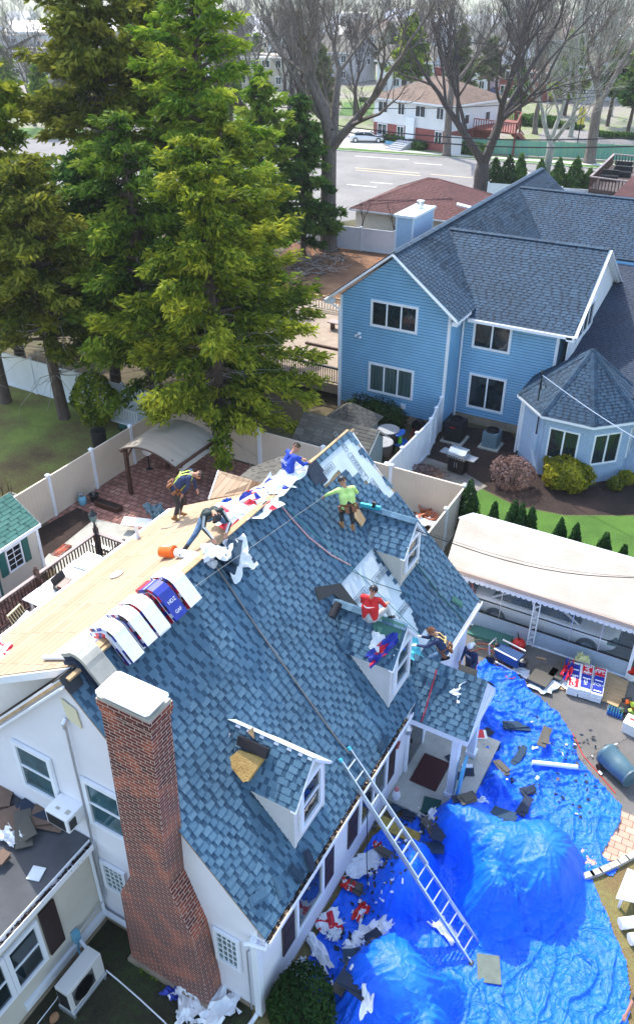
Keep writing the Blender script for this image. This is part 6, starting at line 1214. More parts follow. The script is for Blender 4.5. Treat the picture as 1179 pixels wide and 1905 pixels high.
# roof clutter: shingle bundles over the ridge
def saddle(t, off, Lr=.26, Lf=.5):
    """a path over the ridge; t from -1 (rear) to 1 (front)"""
    if t < -.25: s = (-.25-t)/.75*Lr; base = Vector((RX-s*.91-.06, 0, RZ-s*.41-.0)); n = Vector((-.41,0,.91))
    elif t > .25: s = (t-.25)/.75*Lf; base = Vector((RX+.06,0,RZ-.05))+DF*s; n = NF
    else: k = (t+.25)/.5; n = Vector((-.41,0,.91)).lerp(NF, k).normalized(); base = Vector((RX-.06+.12*k,0,RZ+.03-.06*k*k))
    return base+n*off
def bundle(y0, y1, label, lay=3, printed=False, dark=False, seed=0, sh=0., z0=.02):
    t = thing('shingle_bundle', label, 'shingle bundle', (RX,(y0+y1)/2,RZ), None if dark else 'wrapped bundles draped over the ridge'); R = random.Random(seed)
    for L_k in range(lay):
        mb = MB(); a, b = z0+L_k*.082, z0+L_k*.082+.074; n = 14; dy = R.uniform(-.03,.03); e = 1+R.uniform(-.05,.05)
        for i in range(n):
            ta, tb = (-1+2*i/n)*e+sh, (-1+2*(i+1)/n)*e+sh; W_ = lambda q, y, o: saddle(q, o)+Vector((0,y+dy,0))
            yy0, yy1 = y0, y1; p = [W_(ta,yy0,a),W_(ta,yy1,a),W_(tb,yy1,a),W_(tb,yy0,a),W_(ta,yy0,b),W_(ta,yy1,b),W_(tb,yy1,b),W_(tb,yy0,b)]
            fs = [(4,7,6,5),(0,1,2,3),(0,3,7,4),(1,5,6,2)]
            if i == 0: fs.append((0,4,5,1))
            if i == n-1: fs.append((3,2,6,7))
            for q, f in enumerate(fs):
                mi = 0
                if dark: mi = 0
                elif q in (2,3): mi = R.choice((2,2,1,1,0,3)) 
                elif q == 0 and printed and L_k == lay-1: mi = 2 if i < 3 else 1
                mb.poly([p[r] for r in f], [tuple(range(4))], mi)
        mb.build('pack', [K['shingle_dark'] if dark else K['paperwhite'], K['navy'], K['redprint'], K['black']] if not dark else [K['concrete'] if L_k == lay-1 else K['shingle_dark']], t)
    if printed:
        for j, (tt, s_, sz) in enumerate(((.45,'HDZ',.11),(.8,'GAF',.1),(-.3,'Timberline',.09))):
            p = saddle(tt, z0+lay*.082)+Vector((0,(y0+y1)/2,0)); text3(s_, p, Y*1. if j != 2 else -Y, (-DF if j < 2 else Vector((-.91,0,-.41))), sz if sz < .1 else sz, K['whiteprint'], t, 'print', .004)
    return t
bundle(.42, .85, 'dark grey bundle of loose shingles over the ridge end nearest the gable', 3, dark=True, seed=1, sh=.1)
bundle(1.18, 1.5, 'white wrapped bundle on the ridge, nearest the chimney', seed=2)
bundle(1.66, 1.96, 'white wrapped bundle on the ridge, second from the chimney', seed=3)
bundle(2.04, 2.38, 'white wrapped bundle on the ridge, next before the printed blue one', seed=4)
bundle(2.54, 2.9, 'blue and red printed bundle on the ridge between white ones', printed=True, seed=5)
bundle(3.0, 3.38, 'white wrapped bundle on the ridge, nearest the orange bucket', seed=6)
# white ridge membrane on the deck side
mb = MB(); q = [dp(RX-.02,.62,.012), dp(-4.95,.62,.012), dp(-4.4,4.3,.012), dp(RX-.02,4.3,.012)]; mb.prism([p for p in q], (0,0,.006)); one('ridge_membrane', mb, mat('white_membrane', (.72,.74,.8), .55, var=.1, vscale=3, bump=.3, bscale=9), 'long white membrane strip laid along the bare deck beside the ridge', 'membrane')
mb = MB(); mb.tube([dp(-4.98,.6,.06), dp(-4.1,.62,.06)], .05, 10); one('membrane_roll', mb, K['paperwhite'], 'white membrane roll end at the near edge of the bare deck', 'roll')
mb = MB(); c = Vector((-5.043,4.419,7.177))+Z*.14; ax = Vector((.98,.16,.22)).normalized()
t = thing('bucket', 'orange bucket lying on its side on the bare deck', 'bucket', c); mb.lathe(c-ax*.17, [(.12,0),(.145,.32),(.155,.33),(.155,.37),(.145,.37)], 20, axis=ax); mb.build('shell', ORG, t, True); mb = MB(); mb.lathe(c-ax*.15, [(.115,0),(.14,.345),(.143,.345),(.118,0)], 20, axis=ax); mb.build('inside', K['black'], t); text3('HOME', c+Z*.146, Vector((.87,.49,0)), Vector((-.4,.8,0)), .07, K['whiteprint'], t, 'print', .01)
mb = MB(); a = Vector((-4.718,4.373,7.323))+Z*.12; b_ = Vector((-3.626,4.301,7.562)); mb.tube([a, a.lerp(b_,.5)+Z*.05, b_], [.1,.105,.1], 12); one('white_roll', mb, K['paperwhite'], 'fat white roll lying over the ridge beside the orange bucket', 'roll')
mb = MB(); mb.lathe(Vector((-6.014,3.751,6.74))+Z*.01, [(.17,0),(.17,.03),(.12,.06),(0,.07)], 16, axis=Vector((-.41,0,.91))); one('vent_cover', mb, K['alu'], 'round grey vent cover on the bare deck', 'vent')
p = Vector((-7.077,5.662,6.261)); mb = MB(); mb.lathe(p, [(.1,-.02),(.05,.03),(.05,.38),(.04,.38),(.04,.0)], 12); one('vent_pipe', mb, K['white_paint'], 'upright white vent pipe at the rear edge of the bare deck', 'pipe')
c = Vector((-6.292,0.855,6.614)); t = thing('hammer', 'yellow handled tool on the bare deck at the left edge', 'tool', c); mb = MB(); mb.tube([c+Vector((.2,.2,.03)), c+Vector((.75,.52,.03))], .018, 6); mb.build('handle', YEL, t); mb = MB(); mb.rbox(c+Vector((.78,.54,.04)), (.04,.16,.03), (0,0,.5)); mb.build('head', K['dark'], t)
tag(crumple('wrapper', Vector((-6.558,0.798,6.495))+Z*.03, (.5,.5), K['paperwhite'], 61, .06, mats=[K['paperwhite'],K['redprint']]), 'white and red wrapper on the bare deck at the left edge', 'wrapper')
tag(crumple('wrapper', dp(-4.2,6.3,.06), (1.0,1.5), K['paperwhite'], 62, .1, ang=.3, mats=[K['paperwhite'],K['redprint']]), 'white and red wrappers heaped on the deck behind the bending worker', 'wrapper')
tag(crumple('wrapper', dp(-4.15,7.1,.08), (.7,1.1), K['paperwhite'], 63, .12, ang=.2, mats=[K['paperwhite'],K['navy']]), 'white and blue wrappers on the ridge where the red rope starts', 'wrapper')
tag(crumple('white_sheet', Vector((-4.0,7.9,RZ+.05)), (.55,1.5), K['paperwhite'], 64, .09), 'white sheet along the ridge before the worker in the royal blue shirt', 'sheet')
tag(crumple('wrapper', rp(4.95,.5,.06), (.8,.8), K['paperwhite'], 65, .08, nrm=NF, ang=.4, cut=.4), 'torn white wrapper hanging on the slope under the bending worker', 'wrapper')
tag(crumple('wrapper', rp(4.45,.15,.16), (.5,.6), K['paperwhite'], 66, .14, nrm=Z, ang=.9), 'crushed white and beige wrapper beside the fat white roll', 'wrapper')
tag(crumple('blue_rag', dp(-5.1,6.9,.05), (.25,.25), BLU, 67, .1), 'small blue rag on the bare deck by the cross roof', 'rag')
mb = MB(); mb.rbox(rp(4.9,.28,.2), (.35,.95,.04), (0,.6,.5)); mb.rbox(rp(4.75,.42,.16), (.3,.9,.04), (0,.75,.45)); one('shingle_strips', mb, K['shingle2'], 'dark blue shingle strips held by the bending worker', 'shingle')
# board with chips on the nearest dormer, dark flaps
c = Vector((-1.55,2.304,4.726))
mt_ = ground_mat('crumbled_yellow_foam', [(.38,(.2,.1,.03)),(.46,(.5,.31,.1)),(.6,(.62,.42,.16))], 3, fine=20, bscale=40, bump=1)
D1 = Vector((0,-1,-1.16)).normalized(); N1 = (-X).cross(D1); N1 = N1 if N1.z > 0 else -N1
def d1p(x, s, l=0): return Vector((x, 2.28, 5.57))+D1*s+N1*l
P = [(-1.75,1.864,4.949),(-1.65,2.132,5.085),(-1.25,2.487,4.712),(-1.2,1.759,4.78)]
def onpl(px): pass
mb = MB(); q = [d1p(-1.72,.72,.03), d1p(-1.52,.42,.03), d1p(-.96,.36,.03), d1p(-1.13,.9,.03), d1p(-1.22,.95,.03)]; mb.prism(q, N1*.11); o = one('foam_board', mb, mt_, 'crumbling yellow foam slab on the nearest dormer roof', 'board')
mb = MB(); mb.prism([d1p(-1.6,.34,.04), d1p(-1.62,.16,.05), d1p(-.92,.16,.05), d1p(-.92,.36,.06)], N1*.14); one('rubber_flap', mb, K['black'], 'black rubber strip lying above the yellow foam slab', 'strip'); mb = MB(); mb.prism([d1p(-2.05,.2,.02), d1p(-1.85,.22,.04), d1p(-1.78,.62,.15), d1p(-1.95,.6,.1)], N1*.02); one('metal_flap', mb, K['alu'], 'bent metal strip at the left of the yellow foam slab', 'strip')
mb = MB(); mb.prism([d1p(-1.5,.05,.03), d1p(-1.32,.12,.03), d1p(-1.42,-.08,.05)], N1*.05); one('wood_wedge', mb, K['plywood'], 'small raw wood wedge above the black rubber strip', 'wedge')
# second dormer: torn shingles, wrapper, black membrane, roll
mb = MB(); q = [Vector(p) for p in [(-2.343,6.351,6.024),(-2.072,7.149,5.715),(-1.817,7.157,5.425),(-1.502,7.198,5.065),(-1.805,6.852,5.411),(-2.042,6.736,5.681),(-2.152,6.193,5.806)]]; mb.prism(q, NF*.015); one('black_membrane', mb, K['black'], 'black membrane sheet above the middle dormer', 'membrane')
mb = MB(); c = Vector((-1.75,6.45,5.72)); mb.tube([c+Vector((.0,-.32,-.2)), c+Vector((0,0,0))], .1, 12); one('black_roll', mb, K['black'], 'black roll of tape on the ridge of the middle dormer', 'roll')
D2_ = Vector((0,-1,-1.16)).normalized()
def d2p(x, s, l=0): return Vector((x, 6.64, 5.57))+D2_*s+N1*l
mb = MB(); mb.prism([d2p(-.9,-.05,.05), d2p(-.1,-.02,.05), d2p(-.12,.42,.03), d2p(-.75,.5,.03)], N1*.012); one('green_shingle_sheet', mb, K['shingle_green'], 'loose greenish shingle sheet on the middle dormer', 'shingle')
tag(crumple('wrapper', d2p(-.45,.72,.04), (.9,.28), K['navy'], 70, .07, nrm=N1, ang=2.3, mats=[K['navy'],K['redprint']]), 'blue and red wrapper hanging over the cheek of the middle dormer', 'wrapper')
tag(crumple('white_sheet', d2p(-.62,.55,.05), (.3,.45), K['paperwhite'], 71, .05, nrm=N1), 'white torn sheet on the middle dormer roof', 'sheet')
mb = MB(); mb.prism([rp(8.95,1.5,.05), rp(9.35,1.5,.05), rp(9.3,2.05,.05), rp(9.0,2.1,.05)], NF*.03); one('cardboard', mb, K['plywood'], 'brown cardboard pad on the slope under the worker in lime yellow', 'cardboard')
t = thing('nail_gun', 'cyan nail gun on the ridge of the far dormer', 'nail gun', (-2.5,9.5,6.5)); c = Vector((-2.45,9.5,6.52)); mb = MB(); mb.rbox(c, (.55,.08,.1), (0,0,.15)); mb.build('body', mat('cyan_tool',(.02,.4,.5),.4), t); mb = MB(); mb.rbox(c+Vector((.1,0,.08)), (.08,.07,.16)); mb.build('grip', K['black'], t)
tag(crumple('cyan_sheet', (-0.342,7.902,3.789), (.7,.5), mat('cyan_sheet',(.1,.55,.68),.5), 72, .05, nrm=NF, ang=.6), 'cyan sheet on the slope beside the climbing worker', 'sheet')
tag(crumple('white_sheet', (1.268,7.586,3.4), (.35,.75), K['paperwhite'], 73, .08, nrm=Vector((.3,-.6,.8)), ang=.4), 'white wrapper trailing over the porch roof from the white capped worker', 'sheet')
mb = MB(); mb.prism([Vector(p)+Z*.06 for p in [(0.897,7.909,3.75),(1.384,7.924,3.75),(1.417,7.697,3.45),(0.957,7.649,3.45)]], (0,-.02,.02)); one('roofing_sheet', mb, K['shingle_grey'], 'flat grey sheet on the porch roof under the white wrapper', 'sheet')
# loose shingles near the eave
R = random.Random(12)
for i, (px, lab) in enumerate(zip([(0.09,1.316,3.267),(0.165,1.716,3.241),(-0.008,0.874,3.348),(-0.178,0.387,3.542),(0.149,5.167,3.184),(-0.137,10.514,3.51)], ('dark loose shingle near the eave, left of the others','bent dark shingle standing up at the eave below the nearest dormer','grey loose shingle low on the slope by the corner','grey loose shingle at the bottom corner of the roof','loose shingle sticking over the eave by the porch','loose greenish shingle at the far end of the eave'))):
    mb = MB(); c = Vector(px); a = R.uniform(0,3); U = (Y*math.cos(a)+DF*math.sin(a)); Vv = NF.cross(U); mb.fbox(c, U, Vv, NF, (-.2,.22), (-.09,.09), (0,.012)); mb.fbox(c, U, Vv, NF, (-.15,.2), (-.05,.1), (.014,.024)); one('loose_shingle', mb, [K['shingle2'],K['shingle_dark'],K['shingle'],K['shingle'],K['shingle2'],K['shingle_green']][i], lab, 'shingle')
# ---------- torn wrappers and shingles on the ground ----------
labs = ['large crumpled white wrapper on the blue tarp by the wall, above the others','white and red wrapper against the tarp beside the house wall','long white wrapper on the tarp left of the square mound','white wrapper scrap at the top left of the square mound','white and cyan wrapper beside the top of the square mound','white wrapper between the mounds near the ladder','white wrapper strip right at the ladder base rungs','small white wrapper left of the dark debris','white wrapper hanging low above the round green bush','white wrapper at the bottom of the view right of the green bush','crumpled white sheet behind the round mound by the porch step','white scrap on top of the great blue mound','grey white wrapper at the side of the great mound beside the porch','large crumpled white wrapper on the dirt right of the chimney footing','white wrapper beside the chimney footing under the blue printed one']
for i, (p, s) in enumerate(zip([(0.31,4.025),(0.249,2.443),(0.409,1.688),(1.089,2.141),(1.083,2.414),(1.329,2.809),(2.657,3.517),(0.516,2.206),(0.327,1.173),(1.905,1.062),(0.79,6.139),(2.182,6.703),(1.314,5.884),(-0.897,-0.378),(-1.431,-0.68)], ((.75,1.1),(.6,.55),(.3,.9),(.5,.4),(.6,.45),(.75,.35),(.7,.35),(.3,.3),(.5,.4),(.3,.8),(.6,.3),(.5,.18),(.35,.6),(1.0,.8),(.8,.45)))):
    z = (tz(*p) if i < 13 else .03); tag(crumple('wrapper', (p[0],p[1],z+.03), s, K['paperwhite'], 200+i, .11, ang=R.uniform(0,3), cut=.35, mats=[K['paperwhite'], K['redprint']] if i in (1,) else None), labs[i], 'wrapper', 'torn wrappers on the ground')
for i, p in enumerate([(0.799,2.975),(0.222,3.412),(0.367,4.644)]):
    tag(crumple('red_wrapper', (p[0],p[1],tz(*p)+.05), ((.25,.5),(.3,.25),(.2,.2))[i], RED, 240+i, .08, mats=[RED,K['whiteprint']]), ['bright red wrapper with white print on the tarp by the wall','small red scrap on the tarp in the shade of the wall','tiny red scrap under the ladder'][i], 'wrapper')
p = (-1.864,-0.515,0.03); tag(crumple('blue_wrapper', p, (.4,.35), K['navy'], 250, .08, mats=[K['navy'],K['whiteprint']]), 'navy printed wrapper on the dirt by the chimney footing', 'wrapper')
slab = ['dark shingle scraps', 'grey shingle scraps']
SP = [(-0.025,3.835),(0.388,3.459),(1.291,2.49),(1.199,1.758),(1.257,1.274),(1.605,1.097),(1.127,5.904),(1.398,5.609),(1.661,5.497),(1.546,5.09),(2.017,6.226),(1.929,6.267),(2.938,6.219),(1.277,8.568),(1.402,9.302),(1.765,9.173),(2.297,8.303),(3.18,7.622),(2.139,10.178),(2.984,9.973),(3.15,8.183),(2.54,9.175),(-0.135,5.373),(0.638,5.996),(0.328,6.008),(0.749,4.471)]
SN = ['by the wall under the white wrapper','beside the red wrapper','above the square mound','at the left foot of the square mound','in the shade left of the square mound','by the round green bush','between the porch and the great mound','in the heap beside the great mound','at the top of the heap beside the great mound','at the bottom of the heap beside the great mound','on top of the great mound, crossing another','crossing another one on top of the great mound','at the right of the great mound top','at the foot of the porch roof corner','near the small carton on the tarp','right of the small carton on the tarp','below the white tube on the tarp','near the middle of the rumpled tarp strip','at the upper part of the rumpled tarp strip','beside the driveway edge of the tarp','in the hollow of the rumpled tarp','left of the white tube','beside the porch step in the dirt','in the dirt below the porch step','against the porch slab','under the ladder in the shade']
for i, p in enumerate(SP):
    w, l = R.uniform(.22,.34), R.uniform(.4,.85); z = tz(*p) if p[0] > .3 else .03
    if i in (22,23,24): z = .05
    mb = MB(); a = R.random()*3.1; c = Vector((p[0],p[1],z+.06)); rot = (R.uniform(-.15,.15),R.uniform(-.15,.15),a); mb.rbox(c, (l,w,.02), rot); mb.rbox(c+Vector((.02,.05,.022)), (l*.8,w*.8,.015), (rot[0],rot[1],a+.2))
    one('shingle_scrap', mb, K[('shingle2','shingle_grey','shingle_dark')[i%3]], ('grey blue','weathered tan','dark')[i%3]+' torn shingle '+SN[i], 'shingle', group='torn shingles on the ground')
K['scrap'] = K['shingle_dark']
mb = MB()
for i in range(260):
    x, y = R.uniform(.5,1.5), R.uniform(1.0,6.0)
    if R.random() < .3: x, y = R.uniform(2.3,4.8), R.uniform(8.0,11)
    mb.rbox((x, y, tz(x,y)+.03), (R.uniform(.03,.13),R.uniform(.03,.09),.012), (R.uniform(-.5,.5),R.uniform(-.5,.5),R.random()*6), mi=R.choice((0,0,0,1,2)))
o = mb.build('roof_debris', [K['shingle_dark'],K['paperwhite'],K['shingle_grey']]); tag(o, 'small chips of shingle and paper scattered over the tarp and along the wall', 'debris', kind='stuff')
# torn shingles on flat roof
FL = [((0,1495),(.5,.9),'shingle_tan','brown shingle scrap on the flat roof at the left edge'),((20,1530),(.45,.7),'shingle_tan','orange brown torn shingle on the flat roof near the left edge'),((62,1515),(.28,.9),'shingle_dark','black folded shingle on the flat roof below the gable window'),((92,1520),(.6,.8),'shingle_tan','big brown torn shingle on the flat roof, nearest the gable wall'),((45,1545),(.9,.35),'shingle_grey','tan torn shingle under the black folded one'),((2,1600),(.3,.35),'shingle_tan','lone tan shingle scrap on the sunny part of the flat roof')]
for i, (p, s, m, lab) in enumerate(zip([(-6.569,-0.144),(-5.88,-0.509),(-5.592,-0.146),(-5.222,-0.044),(-5.463,-0.529),(-5.333,-1.275)], *zip(*[(a[1],a[2],a[3]) for a in FL]))):
    mb = MB(); a = .4+i*.5; c = Vector((p[0],p[1],3.04+.02*i)); mb.rbox(c, (s[0],s[1],.02), (.05,-.08,a)); mb.rbox(c+Vector((.05,.04,.03)), (s[0]*.7,s[1]*.8,.02), (-.1,.06,a+.3)); one('torn_shingle', mb, K[m], lab, 'shingle', group='torn shingles on the flat roof')
tag(crumple('white_scrap', (-5.561,-0.777,3.05), (.6,.4), K['paperwhite'], 260, .08), 'crumpled white sheet on the flat roof at the left edge', 'sheet')
mb = MB(); mb.rbox((-4.521,-1.108,3.02), (.28,.3,.02), (0,0,.3)); one('white_card', mb, K['under'], 'small pale square patch on the sunny part of the flat roof', 'patch')
# ---------- porch clutter ----------
mb = MB(); mb.rbox((.65,7.35,.215), (.75,1.05,.02)); one('door_mat', mb, mat('maroon_mat',(.05,.012,.014),.95,bump=.5), 'dark maroon door mat on the porch slab', 'mat')
mb = MB(); mb.rbox((1.1,6.35,.22), (.45,.5,.02), (0,0,.2)); one('green_mat', mb, mat('green_mat',(.015,.07,.06),.95), 'dark green square mat at the near end of the porch slab', 'mat')
mb = MB(); mb.rbox((1.62,6.9,.95), (.06,.5,1.35), (0,.05,.1)); one('blue_board', mb, mat('sky_board',(.1,.4,.62),.5), 'sky blue board leaning on the porch post', 'board')
t = thing('garden_gnome', 'small white and pink figurine on the porch slab corner by the wall', 'figurine', (.2,6.15,.2)); mb = MB(); mb.lathe((.2,6.15,.2), [(.1,0),(.12,.1),(.08,.25),(.06,.28)], 10); mb.build('body', K['white_paint'], t); mb = MB(); mb.lathe((.2,6.15,.47), [(.03,0),(.07,.05),(.05,.12),(0,.15)], 10); mb.build('head', mat('pink_paint',(.6,.2,.2),.5), t)
for i, (x, y) in enumerate(((1.35,7.6),(1.0,8.1),(1.55,7.9))):
    mb = MB(); mb.rbox((x,y,.22), (.35,.25,.02), (0,.05,i)); one('porch_shingle', mb, K['shingle_dark'], ['dark shingle scrap on the porch slab beside the near post','dark shingle scrap at the back of the porch slab','dark shingle scrap between the two porch posts'][i], 'shingle')
mb = MB(); mb.rbox((1.45,8.0,.235), (.3,.12,.05), (0,0,.5)); one('white_box', mb, K['paperwhite'], 'small white box on the porch slab', 'box')
mb = MB(); mb.box((.1,1.2), (5.2,5.55), (.02,.12)); one('yellow_plank', mb, mat('yellow_plank',(.42,.3,.06),.7,var=.3), 'yellowish plank on the ground in front of the porch', 'plank')
mb = MB(); mb.tube([tp(2.95,8.95,.12), tp(4.05,9.5,.12)], .065, 12); mb.tube([(3.0,9.0,.2),(4.0,9.5,.2)], .06, 10) if False else None; one('white_tube', mb, K['white_paint'], 'long white tube lying on the rumpled blue tarp', 'tube')
# ---------- driveway ----------
c = P2((1.376,9.243,0.1)); t = thing('carton', 'small red white and blue carton on the tarp by the porch roof', 'box', tp(c.x,c.y)); mb = MB(); mb.rbox(tp(c.x,c.y,.16), (.34,.28,.12), (.2,.1,.6)); mb.build('carton', K['paperwhite'], t); mb = MB(); mb.rbox(tp(c.x,c.y,.225), (.2,.26,.01), (.2,.1,.6)); mb.build('label', K['redprint'], t)
Gc = thing('dustbin', 'grey wheeled dustbin lying on its side on the driveway', 'dustbin', (4.8,10.2,0)); ax = Vector((.75,.42,.03)).normalized(); ax = Vector((.78,-.55,.02)).normalized(); a0 = Vector((4.596,10.21,0.34))
mb = MB(); mb.lathe(a0, [(.31,0),(.33,.02),(.34,.1),(.32,.12),(.3,.5),(.26,.95),(.24,.97)], 24, axis=ax); mb.build('body', mat('bin_plastic',(.07,.14,.175),.45,var=.1), Gc, True); mb = MB(); mb.lathe(a0-ax*.005, [(.3,0),(0,.05)], 24, axis=ax); mb.build('base', K['dark'], Gc)
mb = MB(); mb.lathe(a0+ax*.93, [(.245,0),(.285,.01),(.285,.06),(.25,.06),(.23,.0)], 24, axis=ax); mb.build('rim', mat('bin_rim',(.07,.13,.16),.5), Gc)
for g in (-1,1): mb = MB(); mb.lathe(a0+ax*.08+Vector((.1*g,.34*g*.4-.2,-.22)), [(0,-.03),(.1,-.03),(.1,.03),(0,.03)], 14, axis=ax.cross(Z)); mb.build('wheel', K['black'], Gc)
mb = MB(); mb.prism([Vector((p[0],p[1],.03)) for p in [(2.494,12.259),(4.148,12.432),(4.504,12.386),(4.599,12.887),(4.568,13.641),(3.491,13.841),(2.76,13.099)]], (0,0,.025)); one('plywood_sheet', mb, K['plywood'], 'raw plywood sheet on the driveway under the printed bundles', 'plywood')
bl = ['printed bundle on the plywood, left stack','printed bundle on the plywood, middle stack','printed bundle on the plywood, right stack with the red band']
for i in range(3):
    a, b, c_, d_ = [Vector((p[0],p[1],0)) for p in [(3.006,12.191,0.2),(4.033,12.294,0.2),(3.91,13.513,0.2),(2.801,13.32,0.2)]]
    s0, s1 = i/3+.01, (i+1)/3-.01; q = [a.lerp(b,s0), a.lerp(b,s1), d_.lerp(c_,s1), d_.lerp(c_,s0)]; t = thing('shingle_pack', 'blue and red '+bl[i], 'shingle bundle', q[0], 'printed bundles stacked on the plywood')
    for k in range(3): mb = MB(); o_ = Vector((R.uniform(-.02,.02),R.uniform(-.02,.02),.06+.1*k)); mb.prism([p+o_ for p in q], (0,0,.09)); mb.build('pack', K['whiteprint'], t)
    zt = .06+.3; U = (q[1]-q[0]); Vv = (q[3]-q[0]); mb = MB(); f = lambda u, v: q[0]+U*u+Vv*v+Z*zt
    def band(u0, u1, v0, v1, m, nm): mm = MB(); mm.prism([f(u0,v0),f(u1,v0),f(u1,v1),f(u0,v1)], (0,0,.006)); return mm.build(nm, m, t)
    if i == 0: band(.08,.95,.38,.95,K['navy'],'print_field'); band(.1,.95,.05,.36,K['redprint'],'red_band'); text3('GAF', f(.5,.2)+Z*.006, Vv, -U, .2, K['whiteprint'], t, 'lettering')
    if i == 1: band(.05,.95,.12,.62,K['navy'],'print_field'); band(.05,.95,.64,.98,K['redprint'],'red_band'); text3('GAF', f(.5,.8)+Z*.006, Vv, -U, .2, K['whiteprint'], t, 'lettering')
    if i == 2: band(.04,.97,.06,.66,K['navy'],'print_field'); band(.04,.97,.68,.98,K['redprint'],'red_band'); text3('GAF', f(.5,.83)+Z*.006, -U, -Vv, .2, K['whiteprint'], t, 'lettering')
    text3('HDZ', f(.5,.35)+Z*.006, Vv if i < 2 else -U, -U if i < 2 else -Vv, .15, K['whiteprint'], t, 'lettering')
    for v in (.12,.5,.9): mb = MB(); [mb.lathe(f(.25+.18*k_,v if i == 2 else v*.6+.4)+Z*.006, [(.03,0),(.0,.003)], 8) for k_ in range(4)]; mb.build('dots', K['whiteprint'], t)
mb = MB(); 
tag(crumple('paper_heap', (3.14,13.489,0.4), (.4,.3), mat('pale_yellow_paper',(.6,.6,.3),.6), 301, .12), 'crumpled yellow and white paper on top of the printed bundles', 'paper')
for i, (p, s) in enumerate(zip([(2.224,12.469,0.05),(2.611,12.875,0.05)], ((.6,.95),(.42,.75)))):
    t = thing('shingle_stack', ['grey opened shingle stack on white wrapping on the driveway, left one','narrower grey opened shingle stack beside the printed bundles'][i], 'shingle stack', p); c = Vector(p)
    for k in range(3): mb = MB(); mb.rbox(c+Vector((0,0,.06+.05*k)), (s[0],s[1],.045), (0,0,-.25+.05*k)); mb.build('shingles', K['shingle_grey'] if k == 2 else K['shingle2'], t)
    crumple('wrapping', c+Vector((.1,-.1,.02)), (s[0]*1.3,s[1]*1.15), K['paperwhite'], 310+i, .06, parent=t)
tag(crumple('red_blue_wrap', (2.859,12.854,0.3), (.3,.7), K['redprint'], 320, .15, mats=[K['redprint'],K['navy']]), 'torn red and blue wrapper between the grey stack and the printed bundles', 'wrapper')
Ac = thing('air_compressor', 'wheeled machine with blue tank panel and metal frame on the driveway', 'compressor', (1.2,12.6,0)); c = P2((1.078,12.587,0)); U = Vector((.93,-.2,0)).normalized(); Vv = Z.cross(U)
mb = MB(); mb.fbox(c, U, Vv, Z, (-.42,.42), (-.18,.2), (.18,.55)); mb.build('engine_housing', mat('blue_black_panel',(.02,.06,.16),.35), Ac, bevel=.02)
mb = MB(); [mb.tube([c+Vv*g*.26-U*.55+Z*.12, c+Vv*g*.26+U*.55+Z*.12], .03, 7) for g in (-1,1)]; mb.tube([c-U*.5-Vv*.26+Z*.1, c-U*.62-Vv*.2+Z*.6, c-U*.62+Vv*.2+Z*.6, c-U*.5+Vv*.26+Z*.1], .025, 7); mb.tube([c-Vv*.26-U*.4+Z*.6, c-Vv*.26+U*.4+Z*.6], .025, 7); mb.tube([c+Vv*.26-U*.4+Z*.62, c+Vv*.26+U*.4+Z*.62], .03, 7); mb.build('frame', K['alu'], Ac)
for g in (-1,1): mb = MB(); mb.lathe(c-U*.45+Vv*g*.32+Z*.14, [(0,-.04),(.15,-.04),(.15,.04),(0,.04)], 16, axis=Vv); mb.build('wheel', K['black'], Ac)
mb = MB(); mb.lathe(c+U*.5+Z*.3, [(0,-.02),(.14,0),(.15,.2),(0,.25)], 12); mb.lathe(c-U*.45+Z*.5, [(.06,0),(.08,.1),(0,.14)], 10); mb.build('motor', K['dark'], Ac)
tag(crumple('white_funnel', (1.517,12.391,0.05), (.55,.4), K['paperwhite'], 330, .05), 'white folded paper on the driveway by the wheeled machine', 'paper')
Gc2 = thing('fuel_can', 'round red fuel can with a black spout against the carport panel', 'fuel can', (1.1,13.3,0)); c = P2((1.141,13.476,0)); mb = MB(); mb.lathe(c, [(.12,0),(.2,.05),(.21,.25),(.12,.36),(.04,.38)], 16); mb.build('tank', RED, Gc2, True); mb = MB(); mb.tube([c+Z*.36, c+Vector((-.05,-.02,.5)), c+Vector((-.1,-.02,.66))], [.03,.02,.012], 7); mb.build('spout', K['black'], Gc2)
mb = MB(); [mb.rbox(Vector((0.074,13.503,0.04))+Vector((.1*k,.02*k,.03*k)), (1.2,.5,.03), (0,0,-.1+.08*k)) for k in range(3)]; one('green_shingles', mb, K['shingle_green'], 'dark green and grey shingle sheets lying by the carport panel', 'shingle')
t = P2((0.401,12.597,0)); mb = MB(); mb.tube([t+Vector((math.cos(k*.5)*(.3+.02*k),math.sin(k*.5)*(.25+.02*k),.03)) for k in range(26)], .016, 5); one('orange_hose', mb, mat('orange_hose',(.6,.12,.05),.5), 'coil of orange hose on the driveway behind the white capped worker', 'hose')
t = P2((1.349,12.032,0)); mb = MB(); mb.tube([t+Vector((math.cos(k*.5)*.15,math.sin(k*.5)*.13,.03+.004*k)) for k in range(26)], .014, 5); one('red_coil', mb, mat('red_hose',(.65,.06,.04),.5), 'small coil of red hose at the tip of the blue tarp', 'hose')
t = P2((0.407,13.09,0)); mb = MB(); mb.tube([t+Vector((math.cos(k*.4)*(.25+.01*k)-.3,math.sin(k*.4)*.2,.02)) for k in range(20)], .012, 5); one('green_hose', mb, mat('pale_green_hose',(.3,.42,.2),.6), 'pale green hose on the driveway beside the wheeled machine', 'hose')
